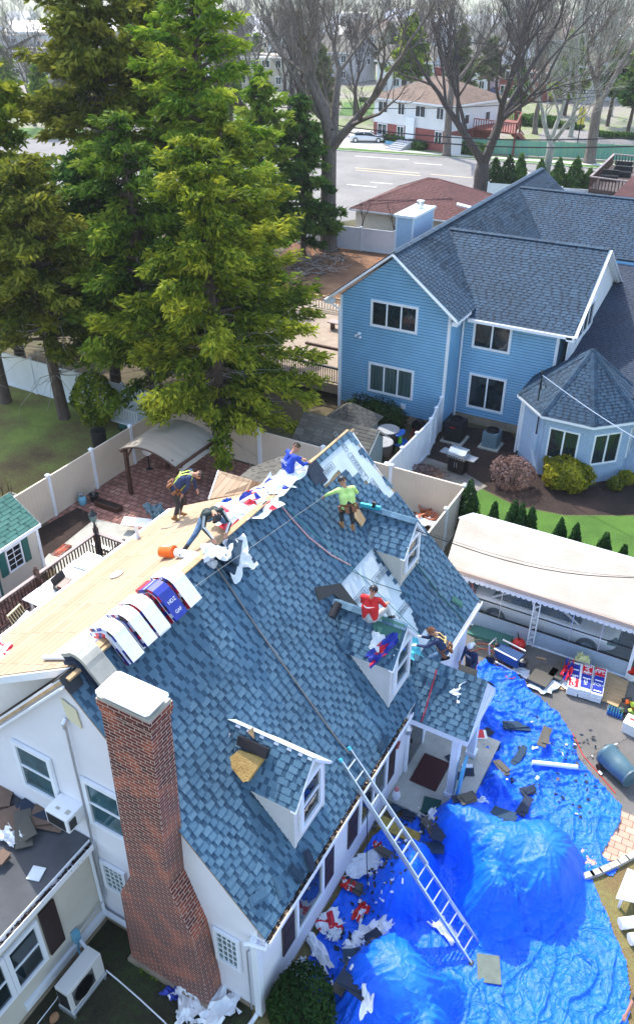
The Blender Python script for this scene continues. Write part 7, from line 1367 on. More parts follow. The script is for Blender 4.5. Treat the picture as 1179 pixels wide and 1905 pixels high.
Wc = thing('water_bottles', 'shrink wrapped pack of blue water bottles on the driveway', 'bottles', (4.2,11.7,0)); c = P2((4.482,12.131,0)); mb = MB(); [mb.lathe(c+Vector((.075*i-.18,.075*j-.12,0)), [(.033,0),(.035,.12),(.012,.18),(.012,.2)], 8) for i in range(6) for j in range(4)]; mb.build('bottles', mat('blue_bottles',(.05,.2,.6),.15,trans=.3), Wc); mb = MB(); [mb.lathe(c+Vector((.075*i-.18,.075*j-.12,.2)), [(.014,0),(0,.015)], 8) for i in range(6) for j in range(4)]; mb.build('caps', GRN, Wc)
Tb_ = thing('tool_pile', 'orange and black power tools heaped at the plywood corner', 'tools', (4.6,12,0)); c = P2((4.826,12.398,0)); R2 = random.Random(4)
for k in range(9): mb = MB(); mb.rbox(c+Vector((R2.uniform(-.25,.25),R2.uniform(-.3,.3),R2.uniform(.06,.25))), (R2.uniform(.1,.35),.12,.12), (R2.random(),R2.random(),R2.random()*3)); mb.build('power_tool', [K['black'],ORG,K['dark'],mat('lime_tool',(.3,.45,.05),.5)][k%4], Tb_, bevel=.01)
Co = thing('cooler', 'white cooler box with a red label at the right edge of the driveway', 'cooler', (4.9,11.4,0)); c = P2((5.123,11.692,0)); mb = MB(); mb.rbox(c+Z*.17, (.62,.42,.34), (0,0,-.15)); mb.build('box', K['white_paint'], Co, bevel=.02); mb = MB(); mb.rbox(c+Z*.36, (.64,.44,.05), (0,0,-.15)); mb.build('lid', K['paperwhite'], Co); mb = MB(); mb.rbox(c+Vector((-.05,.05,.39)), (.3,.06,.008), (0,0,-.15)); mb.build('label', RED, Co)
Wb = thing('white_tub', 'white tub with red and blue contents at the carport corner', 'tub', (4.7,13.6,0)); c = P2((4.586,13.864,0)); mb = MB(); mb.lathe(c, [(.15,0),(.19,.3),(.2,.3),(.17,.28),(.13,.02)], 16); mb.build('tub', K['white_paint'], Wb); mb = MB(); mb.rbox(c+Z*.32, (.3,.2,.1), (.2,.2,.4)); mb.build('red_cloth', RED, Wb)
mb = MB(); mb.rbox((2.094,12.753,0.02), (.1,.4,.02)); mb = MB(); mb.rbox((1.934,13.343,0.03), (.3,.08,.03), (0,0,.2)); one('wood_offcut', mb, K['plywood'], 'short pale wood offcut above the grey shingle stack', 'wood')
mb = MB(); a, b_ = [Vector((p[0],p[1],.4)) for p in [(6.089,6.141),(6.168,6.96)]]; 
t = thing('white_table', 'white table top on the dry grass at the right edge', 'table', a); q = [Vector(p) for p in [(5.792,5.928,0.45),(5.869,6.823,0.45),(6.634,6.893,0.45),(6.649,6.146,0.45)]]; mb = MB(); mb.prism(q, (0,0,.04)); mb.build('tabletop', K['white_paint'], t, bevel=.01); [(lambda m_: (m_.box((p.x-.03,p.x+.03),(p.y-.03,p.y+.03),(0,.45)), m_.build('leg', K['white_paint'], t)))(MB()) for p in [q[0].lerp(q[2],.15), q[2].lerp(q[0],.15), q[1].lerp(q[3],.15), q[3].lerp(q[1],.15)]]
for i, p in enumerate([(6.227,5.726,0.16),(6.491,5.462,0.16)]): mb = MB(); c = Vector(p); U = Vector((.8,.6,0)); mb.tube([c-U*.25, c+U*.5], .13, 14); mb.lathe(c-U*.255, [(.05,0),(.0,-.005)], 10, axis=U); one('white_roll', mb, K['white_paint'], ['white roll on the dry grass, upper one at the right edge','white roll on the dry grass, lower one at the right edge'][i], 'roll')
mb = MB(); pts = [Vector(p) for p in [(5.022,6.396,0.06),(5.324,6.728,0.06),(5.668,7.185,0.06),(5.961,7.619,0.06),(6.494,8.177,0.06)]]
[mb.rbox(pts[i].lerp(pts[i+1],t_), (.3,.14,.14), (0,0,math.atan2((pts[i+1]-pts[i]).y,(pts[i+1]-pts[i]).x))) for i in range(4) for t_ in (.25,.75)]; st(mb.build('edging_stones', K['kerb']))
# ---------- car under the carport ----------
def car(name, label, c, ang, col, suv=False, L=4.7, W_=1.85, Hh=1.62, group=None):
    t = thing(name, label, 'car', c, group); c = Vector(c); F = Vector((math.cos(ang),math.sin(ang),0)); S_ = Z.cross(F)
    paint = mat('car_paint', col, .25, .1, spec=.6); paint.node_tree.nodes['Principled BSDF'].inputs['Coat Weight'].default_value = .6
    k = Hh/1.62
    # stations along length: (x, bottom, shoulder, half width)
    low = [(-.5,.45,.9,.72),(-.485,.3,1.0,.82),(-.42,.22,1.03,.9),(-.2,.2,1.02,.93),(.1,.2,1.0,.93),(.24,.2,.98,.93),(.36,.2,.92,.92),(.45,.24,.84,.86),(.49,.34,.72,.76),(.5,.42,.6,.66)]
    mb = MB(); rings = []
    for x, b, s, w in low:
        w *= W_/1.86; rings.append([c+F*x*L+S_*y_+Z*z_*k for y_, z_ in ((-w*.9,b),(-w,b+.12),(-w,(b+s)/2),(-w*.97,s-.08),(-w*.86,s),(w*.86,s),(w*.97,s-.08),(w,(b+s)/2),(w,b+.12),(w*.9,b))])
    n = 10; vs = [p for r in rings for p in r]; fs = [(i*n+j,i*n+(j+1)%n,(i+1)*n+(j+1)%n,(i+1)*n+j) for i in range(len(rings)-1) for j in range(n)]+[tuple(range(n))[::-1], tuple(range((len(rings)-1)*n,len(rings)*n))]
    mb.poly(vs, fs); o = mb.build('body', paint, t, True); s_ = o.modifiers.new('s','SUBSURF'); s_.levels = 1; s_.render_levels = 1
    top_ = [(-.47 if suv else -.36,1.0),(-.43 if suv else -.22,1.55 if suv else 1.4),(-.1,1.62 if suv else 1.45),(.08,1.57 if suv else 1.4),(.25,1.0)]
    mb = MB(); r2 = []
    for x, z in top_: w = (.8 if z < 1.1 else .66)*W_/1.86; r2.append((c+F*x*L-S_*w+Z*z*k, c+F*x*L+S_*w+Z*z*k))
    base = [(c+F*x*L-S_*.82+Z*.95*k, c+F*x*L+S_*.82+Z*.95*k) for x, z in (top_[0],top_[-1])]
    g = MB(); P_ = [a for a, b in r2]; Q_ = [b for a, b in r2]; g.poly(P_+Q_, [tuple(range(5)), tuple(range(9,4,-1))]+[(i,i+5,i+6,i+1) for i in range(4)]); g.build('windows', K['glass'], t)
    for i in (1,2): mb.prism([P_[i]+Z*.012,Q_[i]+Z*.012,Q_[i+1]+Z*.012,P_[i+1]+Z*.012], (0,0,.02))
    for A_ in (P_,Q_):
        sd = S_*(.006 if A_ is Q_ else -.006)
        for i in range(4): mb.bar(A_[i]+sd, A_[i+1]+sd, .05, .06)
        mb.bar(A_[2]+sd, (A_[0].lerp(A_[4],.5))+sd, .04, .07)
    mb.build('roof', paint, t)
    for x in (-.31,.32):
        for g_ in (-1,1):
            wc = c+F*x*L+S_*g_*(W_/2-.08)+Z*.34; m1 = MB(); m1.lathe(wc, [(.2,-.11),(.34,-.1),(.35,0),(.34,.1),(.2,.11),(.2,-.11)], 20, axis=S_*g_); w_ = m1.build('wheel', K['black'], t)
            m2 = MB(); m2.lathe(wc, [(0,.06),(.19,.09),(.22,.1),(.22,-.05)], 10, axis=S_*g_); m2.build('rim', K['alu'], w_)
    for g_ in (-1,1):
        mb = MB(); mb.rbox(c+F*L*.465+S_*g_*.66*W_/1.86+Z*.68*k, (.34,.3,.14), (0,.15,ang-.35*g_)); mb.build('headlight', K['glassblock'], t, bevel=.02)
        mb = MB(); mb.rbox(c-F*L*.487+S_*g_*.7*W_/1.86+Z*.85*k, (.08,.25,.16), (0,0,ang)); mb.build('tail_light', RED, t)
        mb = MB(); mb.lathe(c+F*L*.17+S_*g_*(W_/2+.06)+Z*1.02*k, [(0,-.05),(.09,-.03),(.1,.03),(0,.06)], 10, axis=F, sx=.7); mb.build('mirror', paint, t)
    mb = MB(); mb.rbox(c+F*L*.499+Z*.5*k, (.05,1.0,.2), (0,0,ang)); mb.build('grille', K['black'], t); return t
car('parked_car', 'silver white car parked under the carport behind the clear screen', (1.55,15.1,.03), 0.0, (.8,.81,.82), suv=False, L=4.75, Hh=1.6)
mb = MB(); c = Vector((-0.868,14.563,0.8)); mb.tube([c+Vector((-.1,0,.4)), c+Vector((0,-.1,.1)), c+Vector((.2,-.25,-.1))], .05, 7); one('red_hose_pipe', mb, RED, 'red hose hanging at the left end of the carport', 'hose')
# service cable
a, b = Vector((-1.226,9.6,6.136)), Vector((4.755,15,3.209)); mb = MB(); mb.tube([a.lerp(b,i/12)-Z*.5*math.sin(math.pi*i/12) for i in range(13)], .014, 5); a2 = a+Z*.05; mb.tube([a2.lerp(b,i/12)-Z*.42*math.sin(math.pi*i/12) for i in range(13)], .006, 4)
tag(mb.build('service_cable', K['dark']), 'black overhead cable crossing above the carport roof', 'cable')
b2 = Vector((3.877,22,3.455)); mb = MB(); mb.tube([MAST.lerp(b2,i/8)-Z*.15*math.sin(math.pi*i/8) for i in range(9)], .018, 5); tag(mb.build('service_cable', K['alu']), 'silver cable running right from the mast over the turret roof', 'cable')

# ================= people =================
SKIN = mat('skin', (.45,.22,.14), .6); HAIR = mat('dark_hair', (.015,.01,.008), .8); EYE = mat('eye', (.01,.008,.008), .3)
JEAN = mat('blue_jeans', (.07,.14,.25), .85, var=.4, vscale=7, bump=.9, bscale=13); DKP = mat('dark_trousers', (.03,.03,.035), .85, var=.3, vscale=7)
TANB = mat('tan_boots', (.28,.15,.06), .8); BLKB = mat('black_boots', (.02,.018,.018), .7); LEAT = mat('brown_leather', (.2,.075,.03), .6, var=.3, vscale=12); GLOVE = mat('white_gloves', (.65,.63,.6), .8)
RT, FW = Vector((.8704,.4924,0)), Vector((-.4924,.8704,0))
def capsule(mb, a, b, ra, rb):
    a, b = Vector(a), Vector(b); d = (b-a); L = d.length
    if L < 1e-4: d = Z.copy(); L = 1e-4
    d.normalize(); pts, rs = [], []
    for k in range(4): an = -math.pi/2+k*math.pi/8; pts.append(a+d*ra*math.sin(an)); rs.append(max(.0015, ra*math.cos(an)))
    pts.append(a); rs.append(ra); pts.append(b); rs.append(rb)
    for k in range(1,5): an = k*math.pi/8; pts.append(b+d*rb*math.sin(an)); rs.append(max(.0015, rb*math.cos(an)))
    mb.tube(pts, rs, 12)
def person(label, hip, f, J, cols, scale=1.0, extras=(), hair=True, cap=None, group='roofing workers', voxel=.0105, lean_head=None):
    """J: joints in (right, forward, up) metres from the hip; cols: shirt, trousers, boots, hands"""
    hip = Vector(hip); f = Vector(f); f.z = 0; f.normalize(); r = f.cross(Z); t = thing('person', label, 'person', hip, group)
    W_ = lambda p: hip+(r*p[0]+f*p[1]+Z*p[2])*scale
    P = {k: W_(v) for k, v in J.items()}; s = scale; seg = []   # (a, b, ra, rb, material)
    nk, ch, pv = P['neck'], P['chest'], P['pelvis'] if 'pelvis' in P else hip
    sw = (P['shR']-P['shL']).normalized(); up = (nk-pv).normalized(); fr = up.cross(sw)*-1
    fr = sw.cross(up)*-1 if False else up.cross(sw); 
    if fr.dot(f) < 0 and abs(fr.dot(f)) > .2: fr = -fr
    for g in (-1,1):
        sh = P['shR'] if g > 0 else P['shL']
        seg += [(pv+sw*.075*g*s, ch+sw*.085*g*s, .115*s, .125*s, 0), (ch+sw*.08*g*s, nk.lerp(sh,.55)-up*.06*s, .12*s, .075*s, 0), (nk-up*.05*s, sh, .065*s, .07*s, 0)]
        e, h = ('elR','haR') if g > 0 else ('elL','haL'); E, Hd = P[e], P[h]
        fa = (Hd-E).normalized(); seg += [(sh, E, .062*s, .047*s, 0), (E, Hd-fa*.03*s, .047*s, .032*s, cols[4] if len(cols) > 4 else 0), (Hd-fa*.05*s, Hd, .027*s, .028*s, 3)]
        # palm and five fingers, slightly curled
        side = fa.cross(up); side = side.normalized() if side.length > .1 else sw; pn = fa.cross(side).normalized(); 
        if pn.dot(Z) > 0: pn = -pn
        palm = Hd+fa*.07*s; seg += [(Hd+side*.018*s, palm+side*.022*s, .02*s, .018*s, 3), (Hd-side*.018*s, palm-side*.024*s, .02*s, .017*s, 3)]
        for k, (o_, l_) in enumerate(((-.033,.058),(-.011,.072),(.011,.078),(.033,.07))):
            b0 = palm+side*o_*s+fa*.012*s; k1 = b0+(fa*.8+pn*.35).normalized()*l_*.5*s; k2 = k1+(fa*.35+pn*.9).normalized()*l_*.5*s; seg += [(b0, k1, .0098*s, .009*s, 3), (k1, k2, .009*s, .0078*s, 3)]
        tb = Hd+side*.032*s+fa*.02*s; seg += [(tb, tb+(side*.7+fa*.6+pn*.3).normalized()*.035*s, .0125*s, .011*s, 3), (tb+(side*.7+fa*.6+pn*.3).normalized()*.035*s, tb+(side*.6+fa*1.4+pn*.9).normalized()*.062*s, .0105*s, .009*s, 3)]
        kn, an, to = (P['knR'],P['anR'],P['toR']) if g > 0 else (P['knL'],P['anL'],P['toL']); hj = pv+sw*.09*g*s-up*.05*s
        seg += [(hj, kn, .098*s, .063*s, 1), (kn, an, .064*s, .045*s, 1), (an, to, .048*s, .04*s, 2), (an-(to-an).normalized()*.04*s, to, .045*s, .04*s, 2), (an, an.lerp(kn,.3), .05*s, .052*s, 2)]
    seg.append((pv-up*.02*s, pv+up*.08*s, .15*s, .14*s, 1)); hd = P['head']; hu = (hd-nk).normalized(); hf = lean_head and Vector(lean_head) or f
    hf = (hf-hu*hf.dot(hu)).normalized(); hr = hf.cross(hu)
    seg += [(nk-up*.02*s, hd-hu*.04*s, .056*s, .054*s, 3), (hd+hu*.035*s-hf*.012*s, hd+hu*.035*s+hf*.012*s, .092*s, .088*s, 3), (hd-hu*.03*s+hf*.02*s, hd-hu*.065*s+hf*.045*s, .07*s, .042*s, 3), (hd+hf*.09*s, hd+hf*.112*s-hu*.025*s, .01*s, .016*s, 3)]
    for g in (-1,1): seg.append((hd+hr*.086*g*s-hu*.005*s, hd+hr*.09*g*s+hu*.025*s, .014*s, .018*s, 3)); seg.append((hd+hf*.086*s+hr*.032*g*s+hu*.022*s, hd+hf*.088*s+hr*.034*g*s+hu*.022*s, .012*s, .012*s, 5))
    seg.append((hd+hf*.08*s-hr*.02*s-hu*.052*s, hd+hf*.08*s+hr*.02*s-hu*.052*s, .011*s, .011*s, 6))
    mb = MB()
    for a, b, ra, rb, m in seg: capsule(mb, a, b, ra, rb)
    o = mb.build('tmp', cols[0]); md = o.modifiers.new('r','REMESH'); md.mode = 'VOXEL'; md.voxel_size = voxel*s; sm_ = o.modifiers.new('s','SMOOTH'); sm_.iterations = 3; sm_.factor = .5
    dg = bpy.context.evaluated_depsgraph_get(); me = bpy.data.meshes.new_from_object(o.evaluated_get(dg)); old = o.data; bpy.data.objects.remove(o); bpy.data.meshes.remove(old)
    nf = len(me.polygons); ce = np.empty(nf*3, np.float32); me.polygons.foreach_get('center', ce); ce = ce.reshape(-1,3); best = np.full(nf, 1e9); mi = np.zeros(nf, np.int32)
    for a, b, ra, rb, m in seg:
        a_, b_ = np.array(a), np.array(b); d = b_-a_; L2 = max(1e-9, d@d); tt = np.clip(((ce-a_)@d)/L2, 0, 1); dist = np.linalg.norm(ce-(a_+tt[:,None]*d), axis=1)-(ra+(rb-ra)*tt); q = dist < best-1e-5; best[q] = dist[q]; mi[q] = m
    lips = mat('lips', (.3,.1,.08), .6) if 'lips' not in K else K['lips']; K['lips'] = lips
    ms = [cols[0], cols[1], cols[2], cols[3], SKIN, EYE, lips]
    me.materials.clear()
    # face and neck are always skin even when the hands are gloved
    if cols[3] is not SKIN:
        hc = np.array(hd); q = (mi == 3)&(np.linalg.norm(ce-hc, axis=1) < .22*s); mi[q] = 4
    for m in ms: me.materials.append(m)
    me.polygons.foreach_set('material_index', mi); me.polygons.foreach_set('use_smooth', [True]*nf); me.transform(Matrix.Translation(-hip)); me.update(); me.name = 'body'
    bo = bpy.data.objects.new('body', me); COL.objects.link(bo); bo.parent = t
    if hair:
        mb = MB(); hm = hair if not isinstance(hair, bool) else HAIR
        for i in range(7):
            for j in range(9):
                u, v = math.pi*(.02+.5*i/6), 2*math.pi*j/9; d = (hu*math.cos(u)+(hr*math.cos(v)+hf*math.sin(v))*math.sin(u))
                if d.dot(hf) > .62 and d.dot(hu) < .55: continue
                q = hd+hu*.035*s+d*.088*s-hf*.008*s; mb.lathe(q, [(0,-.02*s),(.024*s,0),(.018*s,.014*s),(0,.018*s)], 6, axis=d)
        mb.build('hair', hm, t)
    if cap:
        mb = MB(); c = hd+hu*.05*s; pr = [(.1*s,0),(.1*s,.02*s),(.092*s,.05*s),(.065*s,.08*s),(.03*s,.093*s),(0,.096*s)]; mb.lathe(c, pr, 16, axis=hu)
        bd = hf if cap[1] > 0 else -hf; mb.prism([c+hr*.075*s+bd*.05*s, c+hr*.06*s+bd*.15*s-hu*.01*s, c+bd*.175*s-hu*.015*s, c-hr*.06*s+bd*.15*s-hu*.01*s, c-hr*.075*s+bd*.05*s], hu*.008*s); mb.build('cap', cap[0], t, True)
    for e in extras:
        if e[0] == 'harness':
            mb = MB(); fo = .135*s
            for g in (-1,1):
                sd = sw*.085*g*s; nrm = fr
                pts = [pv+sd*1.2-nrm*fo*.85+up*.05*s, ch+sd*.6-nrm*fo*1.02, nk+sd*.9-nrm*.09*s-up*.03*s, nk+sd*1.05+up*.02*s, nk+sd*.95+nrm*.1*s-up*.06*s, ch+sd+nrm*fo, pv+sd*1.2+nrm*fo*.9+up*.05*s]
                for i in range(len(pts)-1): mb.bar(pts[i], pts[i+1], .04*s, .014*s, up=nrm)
            mb.bar(ch-sw*.13*s-fr*fo, ch+sw*.13*s-fr*fo, .04*s, .014*s); mb.build('harness', e[1], t)
        if e[0] == 'belt':
            mb = MB(); n = 16; c = pv+up*.07*s
            for i in range(n):
                a0, a1 = 2*math.pi*i/n, 2*math.pi*(i+1)/n; q = lambda a, rr: c+(sw*math.cos(a)*rr*1.25+fr*math.sin(a)*rr)
                mb.bar(q(a0,.155*s), q(a1,.155*s), .012, .05*s)
            mb.build('belt', e[1], t)
            for a in (.2,1.0,2.2,3.0,4.3,5.2):
                m2 = MB(); p_ = c+(sw*math.cos(a)*.205*s+fr*math.sin(a)*.17*s)-up*.1*s; m2.fbox(p_, sw, fr, up, (-.055*s,.055*s), (-.035*s,.035*s), (-.09*s,.07*s)); m2.build('pouch', e[1], t, bevel=.008)
        if e[0] == 'stripes':
            mb = MB()
            for a, b in ((P['shL'],P['elL']),(P['elL'],P['haL']),(P['shR'],P['elR']),(P['elR'],P['haR'])):
                dd_ = (b-a).normalized(); o_ = dd_.cross(sw); o_ = (Z-dd_*dd_.z).normalized() if o_.length < .1 else (Z-dd_*Z.dot(dd_)).normalized()
                for k in (-1,0,1): sd = dd_.cross(o_)*.018*k*s; mb.bar(a+o_*.058*s+sd, b+o_*.042*s+sd, .009*s, .006)
            mb.build('sleeve_stripes', K['whiteprint'], t)
        if e[0] == 'print':
            text3(e[1], ch+fr*e[3]*s+up*e[4]*s, sw*(1 if (sw.cross(up)).dot(fr*e[3]) > 0 else -1), up, e[2], K['whiteprint'], t, 'print', .006)
        if e[0] == 'swoosh':
            o_ = ch-fr*.128*s+up*.08*s; pts = [(-.12,.05),(-.1,-.005),(-.05,-.03),(.03,-.01),(.13,.045),(.03,.012),(-.045,.0),(-.09,.02)]; uu = sw*(1 if sw.dot(RT) > 0 else -1); mb = MB(); mb.prism([o_+uu*a*s+up*b*s-fr*.012 for a, b in pts], -fr*.006); mb.build('print', K['whiteprint'], t)
    return t, P
def pose(hd=(0,.02,.62), nk=(0,0,.5), ch=(0,0,.28), sh=.19, **k):
    J = dict(pelvis=(0,0,0), chest=ch, neck=nk, head=hd, shL=(-sh,nk[1],nk[2]-.04), shR=(sh,nk[1],nk[2]-.04)); J.update(k); return J
NAVY = mat('navy_cloth', (.02,.035,.1), .85, var=.2, vscale=8, bump=.9, bscale=13); LIME = mat('lime_cloth', (.55,.78,.25), .8, var=.06, bump=.9, bscale=13); REDC = mat('red_cloth', (.62,.02,.02), .8, var=.08, vscale=8, bump=.9, bscale=13); ROY = mat('royal_blue_cloth', (.01,.05,.42), .8, var=.12, vscale=8, bump=.9, bscale=13); BLKC = mat('black_green_cloth', (.012,.03,.03), .7, var=.3, vscale=8, bump=.9, bscale=13); HIV = mat('lime_webbing', (.55,.75,.1), .6); GREYC = mat('pale_grey_trousers', (.42,.43,.43), .85, var=.3, vscale=8, bump=.9, bscale=13); YW = mat('yellow_webbing', (.6,.42,.15), .6)
# worker bending on the bare deck, facing right
p = Vector((-6.349,6.552,6.589))
person('worker in navy hoodie and lime harness bending over on the bare deck, orange boots', p+Z*.93-RT*.06, RT, pose(hd=(0,.58,.34), nk=(0,.42,.36), ch=(0,.22,.24), shL=(-.17,.38,.34), shR=(.17,.38,.34), elL=(-.22,.42,.06), haL=(-.12,.5,-.16), elR=(.2,.32,.08), haR=(.16,.18,-.12), knL=(-.1,.12,-.44), anL=(-.1,.0,-.86), toL=(-.11,.16,-.9), knR=(.12,.04,-.46), anR=(.13,-.1,-.88), toR=(.13,.06,-.92)), (NAVY, DKP, TANB, SKIN), extras=(('harness',HIV),('belt',LEAT)), lean_head=(RT*.9-Z*.3))
mb = MB(); q = p+Vector((.05,0,.7)); mb.tube([p+RT*.05+Z*.72, p+RT*.0+Z*.4-FW*.1, p-FW*.25+Z*.05, p-FW*.5-RT*.2+Z*.04, Vector((-6.561,5.978,6.494))+Z*.03], .014, 5); one('safety_line', mb, K['concrete'], 'pale rope held by the bending worker on the bare deck', 'rope')
# worker over the ridge, dark track top, head down towards the front
h0 = Vector((-4.45,5.25,8.0))
person('worker in dark striped track top and black cap bending over the ridge above torn shingles', h0, -FW*.75+RT*.5+Vector((.35,-.3,0)), pose(hd=(0,.5,.28), nk=(0,.36,.3), ch=(0,.18,.2), shL=(-.19,.33,.28), shR=(.19,.33,.28), elL=(-.3,.52,.0), haL=(-.14,.68,-.12), elR=(.3,.46,.02), haR=(.2,.72,-.14), knL=(-.32,.22,-.12), anL=(-.35,-.1,-.32), toL=(-.36,.04,-.36), knR=(.42,.25,-.2), anR=(.75,.35,-.46), toR=(.86,.42,-.5)), (BLKC, JEAN, BLKB, SKIN), cap=(K['black'],1), extras=(('stripes',),), lean_head=(-FW*.6-Z*.8))
# worker in royal blue, sitting behind the ridge, seen from the back left
h0 = Vector((-4.14,8.176,7.62))
person('worker in royal blue shirt with back print sitting at the far end of the ridge', h0+Z*.08, RT*.8+FW*.5, pose(hd=(0,.24,.66), nk=(0,.12,.54), ch=(0,.0,.28), elL=(-.24,.3,.3), haL=(-.1,.48,.24), elR=(.24,.3,.28), haR=(.12,.5,.22), knL=(-.2,.38,.08), anL=(-.18,.3,-.3), toL=(-.18,.46,-.34), knR=(.2,.36,.06), anR=(.2,.1,-.28), toR=(.2,.26,-.32)), (ROY, GREYC, BLKB, SKIN), extras=(('print','AFRC',.13,-.132,.06),), lean_head=(RT*.8+FW*.2-Z*.35))
# worker in lime, back to the camera
h0 = Vector((-2.535,8.393,7.107))
person('worker in lime yellow shirt and tool belt standing on the slope above the far dormer', h0, FW-RT*.25, pose(hd=(-.1,.22,.6), nk=(-.06,.14,.48), ch=(-.03,.06,.26), shL=(-.25,.13,.42), shR=(.14,.12,.44), elL=(-.42,.25,.28), haL=(-.5,.42,.12), elR=(.28,.22,.24), haR=(.2,.42,.12), knL=(-.12,.22,-.3), anL=(-.12,.1,-.62), toL=(-.13,.25,-.62), knR=(.14,.16,-.32), anR=(.14,.0,-.7), toR=(.14,.15,-.72)), (LIME, DKP, TANB, SKIN), cap=(K['black'],1), extras=(('belt',LEAT),), lean_head=(FW*.5-RT*.6-Z*.2))
# worker in red sitting on the middle dormer
h0 = Vector((-0.879,6.363,5.75))
person('worker in red shirt with white swoosh, back to us, sitting on the middle dormer', h0, FW+RT*.35, pose(hd=(.02,.1,.66), nk=(0,.04,.53), ch=(0,-.02,.28), elL=(-.24,.14,.26), haL=(-.1,.36,.16), elR=(.3,.16,.26), haR=(.3,.34,.2), knL=(-.22,.4,.05), anL=(-.2,.62,-.22), toL=(-.2,.74,-.26), knR=(.3,.32,.06), anR=(.42,.34,-.22), toR=(.45,.48,-.28)), (REDC, GREYC, BLKB, SKIN, 4), cap=(K['dark'],1), extras=(('swoosh',),), lean_head=(FW+RT*.5-Z*.3))
# worker climbing at the eave
h0 = Vector((0.413,8.104,3.95))
person('curly haired worker in navy top and harness climbing at the porch valley, reaching left', h0, -RT*.9+FW*.15, pose(hd=(0,.34,.5), nk=(0,.24,.4), ch=(0,.12,.22), shL=(-.18,.22,.36), shR=(.18,.22,.36), elL=(-.24,.46,.2), haL=(-.16,.7,.14), elR=(.2,.42,.12), haR=(.12,.62,.2), knL=(-.18,.32,-.18), anL=(-.2,.42,-.52), toL=(-.2,.58,-.55), knR=(.14,.2,-.34), anR=(.14,-.1,-.45), toR=(.14,.02,-.52)), (NAVY, JEAN, BLKB, GLOVE), extras=(('harness',YW),('belt',LEAT)), hair=mat('brown_curls',(.12,.04,.015),.9), lean_head=(-RT+FW*.1-Z*.15))
# worker with white cap on the ground behind the porch
h0 = Vector((0.309,10.729,2)); h0 = h0+RT*.12; h0.z = 1.2
person('worker in navy printed shirt and backwards white cap standing behind the porch roof', h0, -RT*.75-FW*.55, pose(hd=(0,.12,.72), nk=(0,.06,.56), ch=(0,.02,.3), elL=(-.26,.08,.26), haL=(-.2,.28,.1), elR=(.26,.06,.28), haR=(.16,.28,.14), knL=(-.11,.05,-.45), anL=(-.11,0,-.88), toL=(-.11,.15,-.93), knR=(.11,.06,-.45), anR=(.11,0,-.88), toR=(.11,.15,-.93)), (NAVY, DKP, BLKB, SKIN), cap=(K['white_paint'],-1), extras=(('print','ABC',.12,.132,.1),), lean_head=(-RT*.8-FW*.5-Z*.35))
# crouching person by the hut
h0 = Vector((-10.434,24.438,0.45))
person('person in red and cream top and blue trousers crouching behind the grey hut', h0, -RT*.8+FW*.3, pose(hd=(0,.42,.44), nk=(0,.3,.38), ch=(0,.14,.24), shL=(-.17,.27,.34), shR=(.17,.27,.34), elL=(-.22,.4,.1), haL=(-.14,.58,-.05), elR=(.22,.36,.1), haR=(.14,.55,-.05), knL=(-.16,.36,.04), anL=(-.16,.2,-.34), toL=(-.16,.36,-.4), knR=(.16,.34,.02), anR=(.16,.16,-.34), toR=(.16,.3,-.4)), (REDC, mat('blue_trousers',(.02,.08,.45),.8), BLKB, SKIN), group=None, extras=(('harness',K['paperwhite']),), lean_head=(-RT-Z*.5))
# person at the right edge holding the tarp
h0 = Vector((6.966,3.568,0.9))
person('person in dark clothes at the bottom right edge holding the tarp corner', h0, -RT*.9-FW*.3, pose(hd=(0,.3,.62), nk=(0,.22,.5), ch=(0,.1,.26), elL=(-.22,.36,.22), haL=(-.12,.56,-.02), elR=(.22,.36,.22), haR=(.1,.58,.0), knL=(-.12,.08,-.42), anL=(-.12,0,-.82), toL=(-.12,.15,-.86), knR=(.12,.1,-.42), anR=(.12,-.05,-.82), toR=(.12,.1,-.86)), (DKP, DKP, BLKB, SKIN, 4), group=None, lean_head=(-RT-Z*.5))

